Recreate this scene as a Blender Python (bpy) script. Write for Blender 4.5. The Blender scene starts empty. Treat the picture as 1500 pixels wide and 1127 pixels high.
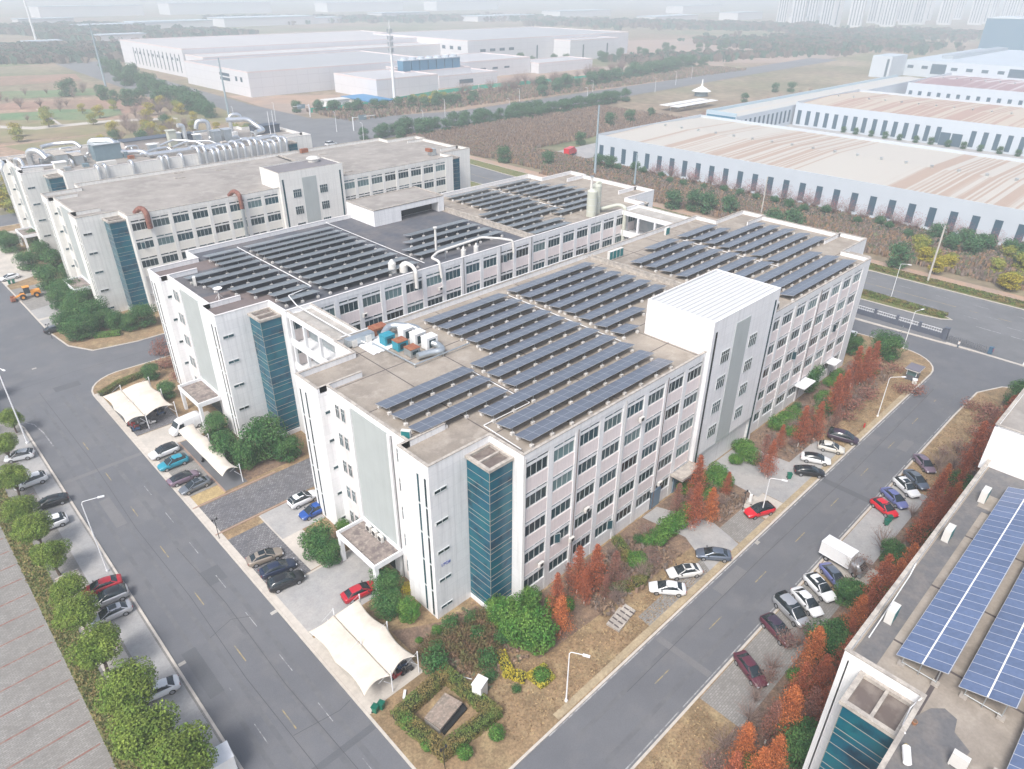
import bpy, bmesh, math, random
from mathutils import Vector, Matrix, noise
rnd = random.Random(7)
S = bpy.context.scene
COL = S.collection
# ---------------------------------------------------------------- camera
cam = bpy.data.cameras.new("camera"); cam.lens = 24.37; cam.sensor_width = 36
cam.clip_start = 1; cam.clip_end = 20000
camo = bpy.data.objects.new("camera", cam); COL.objects.link(camo)
Rm = Matrix(((0.7201591666541859, -0.6937824972268707, 0.006051547372000514),
             (-0.3410167183180463, -0.3615506908118603, -0.867749212503853),
             (0.6042171567504011, 0.6228538709160549, -0.49696547462912105)))
rot = Matrix((Rm[0], -Rm[1], -Rm[2])).transposed()
camo.matrix_world = Matrix.Translation((-43.6, -43.03, 67.0)) @ rot.to_4x4()
S.camera = camo
# ---------------------------------------------------------------- sky and sun
W = bpy.data.worlds.new("World"); S.world = W; W.use_nodes = True
nt = W.node_tree; nt.nodes.clear()
sky = nt.nodes.new('ShaderNodeTexSky'); sky.sky_type = 'NISHITA'; sky.sun_disc = False
SUN_EL, SUN_AZ = math.radians(52), math.radians(199)      # azimuth counted from +X towards +Y
sky.sun_elevation = SUN_EL; sky.sun_rotation = math.pi/2 - SUN_AZ
sky.air_density = 1.0; sky.dust_density = 4.0; sky.ozone_density = 1.0
hs = nt.nodes.new('ShaderNodeHueSaturation'); hs.inputs['Saturation'].default_value = 0.8
bg = nt.nodes.new('ShaderNodeBackground'); bg.inputs[1].default_value = 0.14
out = nt.nodes.new('ShaderNodeOutputWorld')
nt.links.new(sky.outputs[0], hs.inputs['Color']); nt.links.new(hs.outputs[0], bg.inputs[0]); nt.links.new(bg.outputs[0], out.inputs[0])
sun = bpy.data.lights.new("sun", 'SUN'); sun.energy = 1.9; sun.angle = math.radians(18); sun.color = (1, .975, .94)
suno = bpy.data.objects.new("sun", sun); COL.objects.link(suno)
sd = Vector((math.cos(SUN_EL)*math.cos(SUN_AZ), math.cos(SUN_EL)*math.sin(SUN_AZ), math.sin(SUN_EL)))
suno.rotation_euler = sd.to_track_quat('Z', 'Y').to_euler()
S.view_settings.view_transform = 'Standard'; S.view_settings.look = 'None'
S.view_settings.exposure = 0.66; S.view_settings.gamma = 1
S.render.engine = 'CYCLES'
S.cycles.max_bounces = 5; S.cycles.diffuse_bounces = 3; S.cycles.glossy_bounces = 2
S.cycles.transmission_bounces = 2; S.cycles.volume_bounces = 1; S.cycles.transparent_max_bounces = 6
# ---------------------------------------------------------------- materials
MATS = {}
def mat(name, c, rough=.8, metal=0., var=.0, scale=1., spec=.5, c2=None, c3=None, s2=None, bump=0., streak=0., rand=0., island=0., coord='Object', mot=None):
    """principled material: base colour + two scales of noise, optional vertical streaks, per-object / per-leaf variation"""
    if name in MATS: return MATS[name]
    m = bpy.data.materials.new(name); m.use_nodes = True; MATS[name] = m
    t = m.node_tree; n = t.nodes; L = t.links; b = n['Principled BSDF']
    b.inputs['Roughness'].default_value = rough; b.inputs['Metallic'].default_value = metal
    b.inputs['Specular IOR Level'].default_value = spec
    col = None
    def rgb(c):
        x = n.new('ShaderNodeRGB'); x.outputs[0].default_value = (*c, 1); return x.outputs[0]
    def mix(fac, a, bb, mode='MIX'):
        x = n.new('ShaderNodeMix'); x.data_type = 'RGBA'; x.blend_type = mode
        if isinstance(fac, float): x.inputs[0].default_value = fac
        else: L.new(fac, x.inputs[0])
        L.new(a, x.inputs[6]); L.new(bb, x.inputs[7]); return x.outputs[2]
    def mapr(v, a, bb, c0, c1):
        x = n.new('ShaderNodeMapRange'); L.new(v, x.inputs[0])
        for i, q in enumerate((a, bb, c0, c1)): x.inputs[i+1].default_value = q
        return x.outputs[0]
    tc = n.new('ShaderNodeTexCoord').outputs[coord] if coord != 'World' else n.new('ShaderNodeNewGeometry').outputs['Position']
    col = rgb(c)
    def nz(sc, det=4, vec=None, ro=.6):
        x = n.new('ShaderNodeTexNoise'); x.inputs['Scale'].default_value = sc; x.inputs['Detail'].default_value = det
        x.inputs['Roughness'].default_value = ro
        L.new(vec if vec is not None else tc, x.inputs['Vector']); return x.outputs[0]
    if c2: col = mix(mapr(nz(scale, 5), .42, .6, 0, 1), col, rgb(c2))
    if c3: col = mix(mapr(nz(s2 or scale*3.1, 5), .5, .68, 0, 1), col, rgb(c3))
    if var:
        v = mapr(nz(scale*4.7 if c2 else scale, 5), .25, .75, 1-var, 1+var)
        g = n.new('ShaderNodeCombineColor'); [L.new(v, g.inputs[i]) for i in range(3)]
        col = mix(1., col, g.outputs[0], 'MULTIPLY')
    if mot:                                                     # fine speckle (scale, amount)
        v = mapr(nz(mot[0], 2), .3, .7, 1-mot[1], 1+mot[1])
        g = n.new('ShaderNodeCombineColor'); [L.new(v, g.inputs[i]) for i in range(3)]
        col = mix(1., col, g.outputs[0], 'MULTIPLY')
    if streak:
        mp = n.new('ShaderNodeMapping'); mp.inputs['Scale'].default_value = (1.6, 1.6, .07); L.new(tc, mp.inputs[0])
        v = mapr(nz(1.3, 6, mp.outputs[0], .7), .48, .8, 1, 1-streak)
        g = n.new('ShaderNodeCombineColor'); [L.new(v, g.inputs[i]) for i in range(3)]
        col = mix(1., col, g.outputs[0], 'MULTIPLY')
    if rand or island:
        src = n.new('ShaderNodeObjectInfo').outputs['Random'] if rand else n.new('ShaderNodeNewGeometry').outputs['Random Per Island']
        k = rand or island
        v = mapr(src, 0, 1, 1-k, 1+k)
        g = n.new('ShaderNodeCombineColor'); [L.new(v, g.inputs[i]) for i in range(3)]
        col = mix(1., col, g.outputs[0], 'MULTIPLY')
    L.new(col, b.inputs['Base Color'])
    if bump:
        bp = n.new('ShaderNodeBump'); bp.inputs['Strength'].default_value = bump; bp.inputs['Distance'].default_value = .1
        L.new(nz(scale*6, 4), bp.inputs['Height']); L.new(bp.outputs[0], b.inputs['Normal'])
    return m
def brickmat(name, c, mortar, w, h, msize=.02, rough=.7, streak=.0, var=.05, rotz=0., off=0., coord='Object', vert=False, dirt=None, rough2=None, metal=0., spec=.5):
    """tiles / pavers / modules: a brick texture laid on the surface in metres"""
    m = mat(name, c, rough, metal, spec=spec, coord=coord, var=var, scale=.25, streak=streak, mot=(3., var), c2=dirt)
    t = m.node_tree; n = t.nodes; L = t.links; b = n['Principled BSDF']
    if name+'_done' in MATS: return m
    MATS[name+'_done'] = m
    lk = b.inputs['Base Color'].links[0]; src = lk.from_socket
    tc = n.new('ShaderNodeTexCoord').outputs[coord] if coord != 'World' else n.new('ShaderNodeNewGeometry').outputs['Position']
    if vert:                                                    # map (x+y, z)
        s = n.new('ShaderNodeSeparateXYZ'); L.new(tc, s.inputs[0]); a = n.new('ShaderNodeMath'); a.operation = 'ADD'
        L.new(s.outputs[0], a.inputs[0]); L.new(s.outputs[1], a.inputs[1]); cb = n.new('ShaderNodeCombineXYZ')
        L.new(a.outputs[0], cb.inputs[0]); L.new(s.outputs[2], cb.inputs[1]); tc = cb.outputs[0]
    mp = n.new('ShaderNodeMapping'); mp.inputs['Rotation'].default_value = (0, 0, rotz); L.new(tc, mp.inputs[0])
    br = n.new('ShaderNodeTexBrick'); br.offset = off; br.inputs['Scale'].default_value = 1
    br.inputs['Brick Width'].default_value = w; br.inputs['Row Height'].default_value = h; br.inputs['Mortar Size'].default_value = msize
    br.inputs['Color1'].default_value = (1, 1, 1, 1); br.inputs['Color2'].default_value = (1-var*2, 1-var*2, 1-var*2, 1)
    br.inputs['Mortar'].default_value = (0, 0, 0, 1); L.new(mp.outputs[0], br.inputs['Vector'])
    x = n.new('ShaderNodeMix'); x.data_type = 'RGBA'; x.blend_type = 'MULTIPLY'; x.inputs[0].default_value = 1
    L.new(src, x.inputs[6]); L.new(br.outputs['Color'], x.inputs[7])
    y = n.new('ShaderNodeMix'); y.data_type = 'RGBA'; L.new(br.outputs['Fac'], y.inputs[0]); L.new(x.outputs[2], y.inputs[6])
    y.inputs[7].default_value = (*mortar, 1); L.new(y.outputs[2], b.inputs['Base Color'])
    return m
# ---------------------------------------------------------------- mesh builder
class MB:
    def __init__(s): s.v = []; s.f = []; s.m = []; s.smooth = []
    def add(s, vs, fs, m=0, smooth=False):
        o = len(s.v); s.v += [tuple(v) for v in vs]
        for f in fs: s.f.append([i+o for i in f]); s.m.append(m); s.smooth.append(smooth)
        return s
    def box(s, x0, x1, y0, y1, z0, z1, m=0):
        if x0 > x1: x0, x1 = x1, x0
        if y0 > y1: y0, y1 = y1, y0
        vs = [(x0,y0,z0),(x1,y0,z0),(x1,y1,z0),(x0,y1,z0),(x0,y0,z1),(x1,y0,z1),(x1,y1,z1),(x0,y1,z1)]
        return s.add(vs, [(0,3,2,1),(4,5,6,7),(0,1,5,4),(1,2,6,5),(2,3,7,6),(3,0,4,7)], m)
    def obox(s, c, sx, sy, sz, rz=0, m=0):                       # oriented box, c = bottom centre
        ca, sa = math.cos(rz), math.sin(rz); vs = []
        for z in (0, sz):
            for a, b in ((-1,-1),(1,-1),(1,1),(-1,1)):
                x, y = a*sx/2, b*sy/2; vs.append((c[0]+x*ca-y*sa, c[1]+x*sa+y*ca, c[2]+z))
        return s.add(vs, [(0,3,2,1),(4,5,6,7),(0,1,5,4),(1,2,6,5),(2,3,7,6),(3,0,4,7)], m)
    def prism(s, poly, z0, z1, m=0, bottom=True):
        n = len(poly); A = sum(poly[i][0]*poly[(i+1)%n][1]-poly[(i+1)%n][0]*poly[i][1] for i in range(n))
        if A < 0: poly = poly[::-1]
        vs = [(p[0],p[1],z0) for p in poly]+[(p[0],p[1],z1) for p in poly]
        fs = [tuple(range(n, 2*n))]+([tuple(range(n-1,-1,-1))] if bottom else [])+[(i,(i+1)%n,(i+1)%n+n,i+n) for i in range(n)]
        return s.add(vs, fs, m)
    def sheet(s, poly, z, m=0):
        n = len(poly); A = sum(poly[i][0]*poly[(i+1)%n][1]-poly[(i+1)%n][0]*poly[i][1] for i in range(n))
        if A < 0: poly = poly[::-1]
        return s.add([(p[0],p[1],z) for p in poly], [tuple(range(n))], m)
    def cyl(s, p0, p1, r0, r1=None, n=8, m=0, caps=True):
        r1 = r0 if r1 is None else r1; p0 = Vector(p0); p1 = Vector(p1); d = (p1-p0)
        if d.length < 1e-6: return s
        q = d.to_track_quat('Z', 'Y'); vs = []
        for p, r in ((p0,r0),(p1,r1)):
            for i in range(n):
                a = 2*math.pi*i/n; vs.append(p+q @ Vector((r*math.cos(a), r*math.sin(a), 0)))
        s.add(vs, [(i,(i+1)%n,(i+1)%n+n,i+n) for i in range(n)], m, True)
        if caps: s.add(vs, [tuple(range(n-1,-1,-1)), tuple(range(n,2*n))], m)
        return s
    def tube(s, pts, r, n=8, m=0, caps=True):
        """bent pipe through pts with rounded corners"""
        P = [Vector(p) for p in pts]; Q = [P[0]]
        for i in range(1, len(P)-1):
            a, b, c = P[i-1], P[i], P[i+1]; k = min(r*2.2, (a-b).length*.45, (c-b).length*.45)
            u = (a-b).normalized(); w = (c-b).normalized()
            for t in (0,.25,.5,.75,1): Q.append(((b+u*k)*(1-t)**2+b*2*t*(1-t)+(b+w*k)*t*t))
        Q.append(P[-1]); vs = []; up = None
        for i, p in enumerate(Q):
            d = (Q[min(i+1,len(Q)-1)]-Q[max(i-1,0)]).normalized()
            if up is None: up = d.orthogonal().normalized()
            up = (up-d*up.dot(d)).normalized(); sd_ = d.cross(up)
            for j in range(n):
                a = 2*math.pi*j/n; vs.append(p+(up*math.cos(a)+sd_*math.sin(a))*r)
        fs = [(i*n+j, i*n+(j+1)%n, (i+1)*n+(j+1)%n, (i+1)*n+j) for i in range(len(Q)-1) for j in range(n)]
        s.add(vs, fs, m, True)
        if caps: s.add(vs[:n], [tuple(range(n-1,-1,-1))], m); s.add(vs[-n:], [tuple(range(n))], m)
        return s
    def grid(s, rows, m=0, smooth=True, close=False):
        nr = len(rows); nc = len(rows[0]); vs = [p for r in rows for p in r]; fs = []
        for i in range(nr-1):
            for j in range(nc if close else nc-1):
                k = (j+1) % nc; fs.append((i*nc+j, i*nc+k, (i+1)*nc+k, (i+1)*nc+j))
        return s.add(vs, fs, m, smooth)
    def mesh(s, name, mats):
        me = bpy.data.meshes.new(name); me.from_pydata(s.v, [], s.f)
        for m in (mats if isinstance(mats, (list, tuple)) else [mats]): me.materials.append(m)
        me.polygons.foreach_set('material_index', s.m); me.polygons.foreach_set('use_smooth', s.smooth); me.update()
        return me
    def build(s, name, mats, parent=None, loc=(0,0,0)):
        return obj(name, s.mesh(name, mats), parent, loc)
def obj(name, data, parent=None, loc=(0,0,0), rz=0):
    o = bpy.data.objects.new(name, data); COL.objects.link(o); o.location = loc
    if rz: o.rotation_euler = (0, 0, rz)
    if parent is not None: o.parent = parent
    return o
def tag(o, label=None, cat=None, group=None, kind=None):
    if label: o['label'] = label
    if cat: o['category'] = cat
    if group: o['group'] = group
    if kind: o['kind'] = kind
    return o
def thing(name, label, cat, loc=(0,0,0), rz=0, group=None):
    return tag(obj(name, None, None, loc, rz), label, cat, group)
def KIDS(o): return list(o.children)
def copy_tree(o, parent=None):
    c = o.copy(); COL.objects.link(c)
    if parent is not None: c.parent = parent
    for ch in KIDS(o): copy_tree(ch, c)
    return c
def place(proto, used, loc, rz=0, label=None, group=None, scale=None):
    """first use moves the prototype itself, later ones copy it with its parts"""
    o = proto if proto.name not in used else copy_tree(proto)
    used.add(proto.name)
    o.location = loc; o.rotation_euler = (0, 0, rz)
    if scale: o.scale = (scale,)*3 if not isinstance(scale, tuple) else scale
    if label: o['label'] = label
    if group: o['group'] = group
    elif 'group' in o.keys() and label: del o['group']
    return o
USED = set()
ORD = 'first second third fourth fifth sixth seventh eighth ninth tenth eleventh twelfth thirteenth fourteenth fifteenth sixteenth seventeenth eighteenth nineteenth twentieth twenty-first twenty-second'.split()
def structure(name, mb, m):
    return tag(mb.build(name, m), kind='structure')
# shared materials
white = brickmat('white wall tile', (.82,.82,.825), (.62,.63,.65), 1.9, 1.45, .014, .55, streak=.24, var=.02, vert=True)
cream = brickmat('cream wall tile', (.80,.79,.755), (.64,.63,.60), 1.9, 1.45, .012, .6, streak=.24, var=.02, vert=True)
pink = mat('pale pink tile', (.79,.71,.695), .6, var=.06, scale=.6, streak=.22)
creamp = mat('cream panel tile', (.76,.74,.68), .6, var=.05, scale=.6, streak=.1)
trim = mat('white painted trim', (.78,.79,.81), .6, var=.04, scale=.7, streak=.1)
grey = mat('pale grey cladding', (.42,.455,.45), .6, var=.05, scale=.4, streak=.12)
coping = mat('weathered concrete coping', (.47,.43,.38), .9, c2=(.33,.30,.27), scale=1.2, var=.15)
copingw = mat('white coping', (.70,.68,.67), .8, var=.08, scale=1)
concrete = mat('concrete', (.43,.41,.38), .9, c2=(.35,.33,.30), scale=.35, var=.12, mot=(6.,.08))
roofA = mat('beige screed roof', (.325,.285,.24), .95, c2=(.255,.222,.188), c3=(.36,.32,.275), scale=.16, var=.1, mot=(5.,.07))
roofC = mat('grey brown screed roof', (.31,.285,.26), .95, c2=(.25,.23,.21), c3=(.35,.325,.30), scale=.1, var=.12, mot=(5.,.06))
roofD = mat('dark bitumen roof', (.085,.092,.11), .85, c2=(.13,.125,.13), scale=.2, var=.15)
joint = mat('bitumen joint', (.09,.075,.075), .8)
darkhole = mat('dark opening', (.012,.014,.016), .6)
frame = mat('window frame aluminium', (.55,.58,.58), .5)
glass = mat('window glass', (.012,.045,.058), .14, spec=.5, rand=.75)
glass2 = mat('window glass curtained', (.095,.155,.16), .2, spec=.5, rand=.45)
teal = mat('teal curtain wall glass', (.002,.085,.14), .2, spec=.4, c2=(.002,.115,.15), c3=(.001,.025,.055), scale=.22, s2=.3)
mull = mat('champagne mullion', (.27,.27,.24), .5)
galv = mat('galvanised steel', (.52,.56,.58), .4, .75, var=.1, scale=1)
silver = mat('silver duct cladding', (.72,.74,.76), .33, .8, var=.08, scale=2)
whitep = mat('white painted metal', (.78,.78,.77), .45, var=.05, scale=1)
acwhite = mat('off white plastic casing', (.64,.625,.59), .5, var=.06, scale=2)
black = mat('black plastic', (.02,.02,.022), .5)
rust = mat('rusty sheet', (.24,.075,.04), .8, c2=(.32,.14,.07), scale=1.4, var=.2)
bluebox = mat('faded blue enamel', (.02,.27,.36), .5, c2=(.03,.22,.30), scale=1.5, var=.1)
orange = mat('orange paint', (.75,.30,.03), .5)
greenbin = mat('green plastic', (.0,.17,.10), .45)
asphalt = mat('asphalt', (.135,.14,.152), .9, c2=(.122,.127,.14), c3=(.152,.153,.16), scale=.06, s2=.16, var=.07, mot=(9.,.08))
asphalt2 = mat('old asphalt', (.165,.168,.175), .9, c2=(.14,.144,.15), scale=.08, var=.10, mot=(8.,.08))
kerb = mat('kerb stone', (.50,.46,.41), .9, var=.14, scale=1.5)
linew = mat('worn white road paint', (.36,.36,.36), .8, c2=(.17,.17,.18), scale=1.1, var=.2)
liney = mat('worn yellow road paint', (.33,.26,.13), .8, c2=(.17,.165,.15), scale=1.1, var=.2)
grassdry = mat('dry winter grass', (.27,.185,.105), 1., c2=(.21,.15,.085), c3=(.33,.25,.14), scale=.16, s2=.35, var=.25, mot=(4.,.28))
grassgreen = mat('green grass strip', (.13,.15,.05), 1., c2=(.20,.17,.07), c3=(.08,.11,.035), scale=.5, var=.25, mot=(5.,.3))
soil = mat('brown leaf litter', (.17,.115,.085), 1., c2=(.22,.15,.10), c3=(.12,.09,.07), scale=.4, var=.25, mot=(5.,.3))
paver = brickmat('grey paver', (.29,.28,.265), (.19,.18,.165), .5, .25, .03, .95, var=.10, dirt=(.25,.24,.225), off=.5)
paverd = brickmat('dark cobble paver', (.19,.19,.205), (.10,.10,.11), .45, .3, .05, .95, var=.22, dirt=(.25,.245,.25), off=.5)
paverl = mat('pale concrete slab', (.50,.46,.41), .95, c2=(.43,.40,.36), scale=.25, var=.08, mot=(5.,.07))
slabg = mat('grey concrete slab', (.31,.31,.31), .95, c2=(.36,.35,.34), scale=.2, var=.1, mot=(5.,.08))
tile_red = mat('red brick strip', (.24,.10,.08), .9, c2=(.26,.17,.14), scale=2, var=.2)

# ================================================================ GROUND
def far_ground():
    m = mat('winter fields', (.24,.18,.125), 1., c2=(.15,.165,.085), c3=(.27,.215,.15), scale=.004, s2=.011, var=.2, mot=(.15,.25))
    b = MB(); b.sheet([(-1500,-1500),(7000,-1500),(7000,7000),(-1500,7000)], -.25)
    structure('ground', b, m)
far_ground()
def road(name, polys, z, m): 
    b = MB()
    for p in polys: b.sheet(p, z)
    return structure(name, b, m)
def arc(cx, cy, r, a0, a1, n=8):
    return [(cx+r*math.cos(math.radians(a0+(a1-a0)*i/n)), cy+r*math.sin(math.radians(a0+(a1-a0)*i/n))) for i in range(n+1)]
# whole plot base in asphalt; lawns, lots and pavings are kerbed islands standing 0.12 m higher
road('site_asphalt', [[(-60,-75),(119.5,-75),(118.5,12),(112,130),(96,240),(-60,240)]], -.02, asphalt)
road('main_road', [[(119.6,-160),(153,-160),(153,20),(157,170),(163,250),(163,262),(122,262),(110,240),(112.2,130),(118.6,12)]], -.016, asphalt2)
road('crossing_road', [[(100,262.2),(600,300),(800,312),(800,345),(500,322),(250,312),(205,326),(170,345),(168,420),(190,800),(150,800),(128,420),(122,345),(100,320)]], -.10, asphalt2)
K = .12
def island(name, poly, m, kerbm=kerb, w=.28, z=K):
    """raised ground patch with a kerb stone rim"""
    n = len(poly); A = sum(poly[i][0]*poly[(i+1)%n][1]-poly[(i+1)%n][0]*poly[i][1] for i in range(n))
    if A < 0: poly = poly[::-1]
    inn = []
    for i in range(n):
        a, b_, c = Vector(poly[i-1]), Vector(poly[i]), Vector(poly[(i+1)%n])
        d1 = (b_-a).normalized(); d2 = (c-b_).normalized(); n1 = Vector((-d1.y,d1.x)); n2 = Vector((-d2.y,d2.x))
        k = n1+n2; k = k.normalized()*(w/max(.4, k.normalized().dot(n1))); inn.append((b_.x+k.x, b_.y+k.y))
    b = MB(); b.sheet(inn, z-.02); structure(name, b, m)
    kb = MB()
    for i in range(n):
        j = (i+1) % n; p, q, r, s_ = poly[i], poly[j], inn[j], inn[i]
        kb.add([(p[0],p[1],-.05),(q[0],q[1],-.05),(q[0],q[1],z),(p[0],p[1],z)], [(0,1,2,3)])
        kb.add([(p[0],p[1],z),(q[0],q[1],z),(r[0],r[1],z),(s_[0],s_[1],z)], [(0,1,2,3)])
        kb.add([(s_[0],s_[1],z),(r[0],r[1],z),(r[0],r[1],-.05),(s_[0],s_[1],-.05)], [(0,1,2,3)])
    structure(name+'_kerb', kb, kerbm)
    return inn
def patch(name, poly, m, z):
    b = MB(); b.sheet(poly, z); return structure(name, b, m)
# front block: A and B stand on it
blk = [(-22.3,-9)] + arc(-16.5,-8.6,5.6,-170,-95,6) + [(98,-14)] + arc(102,-5.8,8.2,-90,0,7) + [(111,0)] + [(108.5,20),(107,92)] + [(104,98.5),(-9,98.6)] + arc(-15.5,92,6.8,95,180,6)
island('front_block_lawn', blk, grassdry)
island('rear_block_lawn', [(-8,110),(104,110),(110,118),(106,225),(-14,225),(-21.5,190),(-20.8,128),(-19.7,117.8),(-16.5,111.8)], grassdry)
island('right_block_lawn', [(-40,-22.2),(88,-22.2)] + [(100.6,-22.5),(106.6,-25.2),(109.6,-29),(111,-40),(111,-80),(-40,-80)], grassdry)
island('left_lot_paving', [(-34.3,-70),(-34.3,88)] + [(-35,92),(-37,94),(-70,94),(-70,-70)], paver)
Z1 = K-.012
# left lot: grass strip and red bay lines
patch('tree_strip_grass', [(-43.3,-70),(-40.9,-70),(-40.9,93.5),(-43.3,93.5)], grassgreen, Z1)
b = MB()
for k in range(-20, 20): b.box(-69.5, -43.6, 23.6+k*3.48-.09, 23.6+k*3.48+.09, Z1-.01, Z1+.004)
for k in range(-12, 17): b.box(-40.6, -37.9, k*5.5+.6, k*5.5+.74, Z1-.01, Z1+.004)
structure('bay_lines_red_brick', b, tile_red)
patch('lot_worn_band', [(-37.6,-30),(-34.8,-30),(-34.8,86),(-37.6,86)], slabg, Z1)
patch('lot_pale_bays', [(-40.6,20),(-37.9,20),(-37.9,45),(-40.6,45)], paverl, Z1-.003)
# strip beside the left road in front of A and B
patch('lot_pale_slab', [(-15.8,23.5),(-15.8,38.3),(-12.6,38.3),(-12.6,23.5)], paverl, Z1)
patch('cobble_bays', [(-21.7,37.5),(-17.3,36.8),(-17.6,31.1),(-15.9,23.4),(-22.1,21.8)][0:0]+[(-22.0,23.4),(-22.0,36.6),(-15.8,36.6),(-15.8,23.4)], paverd, Z1+.004)
patch('cobble_drive', [(-22.0,39.0),(-22.0,46.2),(-1,46.2),(-1,39.0)], paverd, Z1)
patch('grey_slab_drive', [(-22.0,13.8),(-22.0,23.0),(-9,23.0),(-9,13.8)], slabg, Z1)
patch('slab_by_tower', [(-15.6,31.5),(-15.6,38.4),(-8.9,38.4),(-8.9,31.5)], slabg, Z1+.004)
patch('pale_kerb_walk', [(-22.0,23.0),(-22.0,23.35),(-8.9,23.35),(-8.9,23.0)], paverl, Z1+.008)
patch('shade_floor', [(-22.0,.8),(-22.0,13.4),(-14.6,13.4),(-14.6,.8)], paverl, Z1)
patch('red_block_lot', [(-22.0,49.6),(-22.0,65.2),(-16.8,65.2),(-16.8,49.6)], paver, Z1)
patch('pale_bay', [(-22.0,65.2),(-22.0,71.8),(-9,71.8),(-9,65.2)], paverl, Z1)
patch('dark_bay', [(-22.0,72.0),(-22.0,85.6),(-13.8,85.6),(-13.8,72.0)], paverd, Z1)
patch('dark_bay_narrow', [(-16.8,47.2),(-16.8,65.0),(-13.2,65.0),(-13.2,47.2)], asphalt, Z1+.004)
patch('yellow_grass', [(-22.0,46.8),(-22.0,49.4),(-16.9,49.4),(-16.9,46.8)], mat('pale dry grass', (.40,.30,.15), 1, var=.2, scale=.8, mot=(5.,.2)), Z1+.004)
b = MB(); b.box(-16.95,-16.7,47,65.2,Z1-.02,Z1+.08); b.box(-22,-8.9,38.55,38.8,Z1-.02,Z1+.06); b.box(-22,-8.9,46.35,46.6,Z1-.02,Z1+.06); structure('paving_edge', b, mat('red edging stone', (.34,.24,.19), .9, var=.1, scale=1))
b = MB(); b.box(-22.0,-21.2,.5,92,Z1-.03,Z1+.012); structure('kerb_walk', b, kerb)
# C front
patch('c_lot_slabs', [(-20.6,128),(-20.9,150),(-14,150),(-13,128)], slabg, Z1)
patch('c_lot_strip', [(-20.8,136.2),(-20.8,137.4),(-14,137.4),(-14,136.2)], paverl, Z1+.004)
patch('c_lot_strip_south', [(-20.4,130.2),(-20.4,131.6),(-14,132),(-14,130.2)], paverl, Z1+.004)
patch('c_lot_pale', [(-20.6,144),(-20.9,162),(-12,162),(-12,146)], paver, Z1+.004)
patch('c_lot_north', [(-21,166),(-20.6,222),(-12,222),(-12,170)], paverl, Z1+.004)
# beds beside the buildings
patch('front_bed_soil', [(-4,-.6),(-4,-7),(36,-9.5),(60,-9),(96,-9),(96,-.2),(0,-.2)], soil, Z1+.003)
patch('corner_bed_soil', [(-14,-1),(-9,-1),(-4,-5),(-4,4),(-8.9,5),(-14,8)], soil, Z1+.006)
patch('b_bed_soil', [(-14,47.4),(-3,47.4),(-3,60),(-8.9,64.5),(-13,64.5)], soil, Z1)
# right road, A side bays
patch('a_bays_west', [(9.2,-11.1),(16.7,-11),(29.2,-10.9),(29.7,-13.3),(17.3,-13.2),(9,-13.3)], paver, Z1+.012)
patch('a_bay_path', [(22,-13.6),(29.5,-13.6),(31,-8.2),(28,-.3),(24.5,-.3),(25.5,-7)], slabg, Z1+.018)
patch('a_bays_red', [(30,-13.8),(37,-13.8),(37,-9.3),(30,-9.3)], paver, Z1+.012)
patch('a_bay_pale', [(37.3,-13.8),(42.4,-13.8),(42.4,-9),(37.3,-9)], paverl, Z1+.012)
patch('a_bays_east', [(42.5,-13.8),(62,-13.8),(62,-8.6),(42.5,-8.6)], slabg, Z1+.012)
patch('penthouse_drive', [(41,-9.6),(53,-9.6),(52,-.2),(41.5,-.2)], slabg, Z1+.016)
patch('road_edge_walk', [(-8,-13.75),(94,-13.75),(94,-12.9),(-8,-12.9)], mat('sandy verge', (.36,.29,.19), 1, var=.2, scale=.5, mot=(4.,.15)), Z1+.024)
# right road, E side
patch('e_bays_west', [(5,-22.6),(30.2,-22.6),(30.2,-27.5),(5,-27.5)], paver, Z1)
patch('e_drive', [(32.5,-22.6),(38.5,-22.6),(38.5,-34.5),(32.5,-34.5)], paverl, Z1+.004)
patch('e_bays_east', [(39,-22.6),(60,-22.6),(60,-27.4),(39,-27.4)], slabg, Z1)
patch('e_bed_soil', [(-30,-27),(105,-27),(105,-34.9),(-30,-34.9)], soil, Z1-.004)
# round lawn end with the fence road
island('gate_verge', [(116.2,40),(117.4,12),(118.6,-6),(119.6,-17),(120.1,-17),(119.2,-4),(118.4,12),(117.0,40)], paverl, z=.1)
island('hedge_island', [(129,60),(131,12),(131.5,-1),(132.5,-6),(134,-8),(135.2,-6),(136,2),(137,14),(137.5,60)], grassgreen)
island('hedge_island_rear', [(128.5,64),(137.6,64),(139,170),(136,178),(128,172)], grassgreen)
# verge beyond the main road
island('far_verge', [(153.2,-160),(153.2,20),(157.2,170),(163,250),(168,250),(165,170),(158.5,20),(158.2,-160)], grassgreen)
patch('far_footpath', [(158.4,-160),(158.7,20),(165.2,170),(168.2,250),(172,250),(170,170),(163,20),(162.5,-160)], mat('reddish footpath', (.40,.27,.19), 1, c2=(.33,.25,.2), scale=.3, var=.15), .03)
patch('warehouse_apron', [(198,-200),(205.4,-200),(205.4,165),(198,165)], slabg, -.05)
patch('warehouse_yard', [(288,-300),(700,-300),(700,175),(288,172)], slabg, -.07)
patch('warehouse_north_yard', [(200,166),(560,182),(560,200),(205,186)], slabg, -.06)
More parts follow.
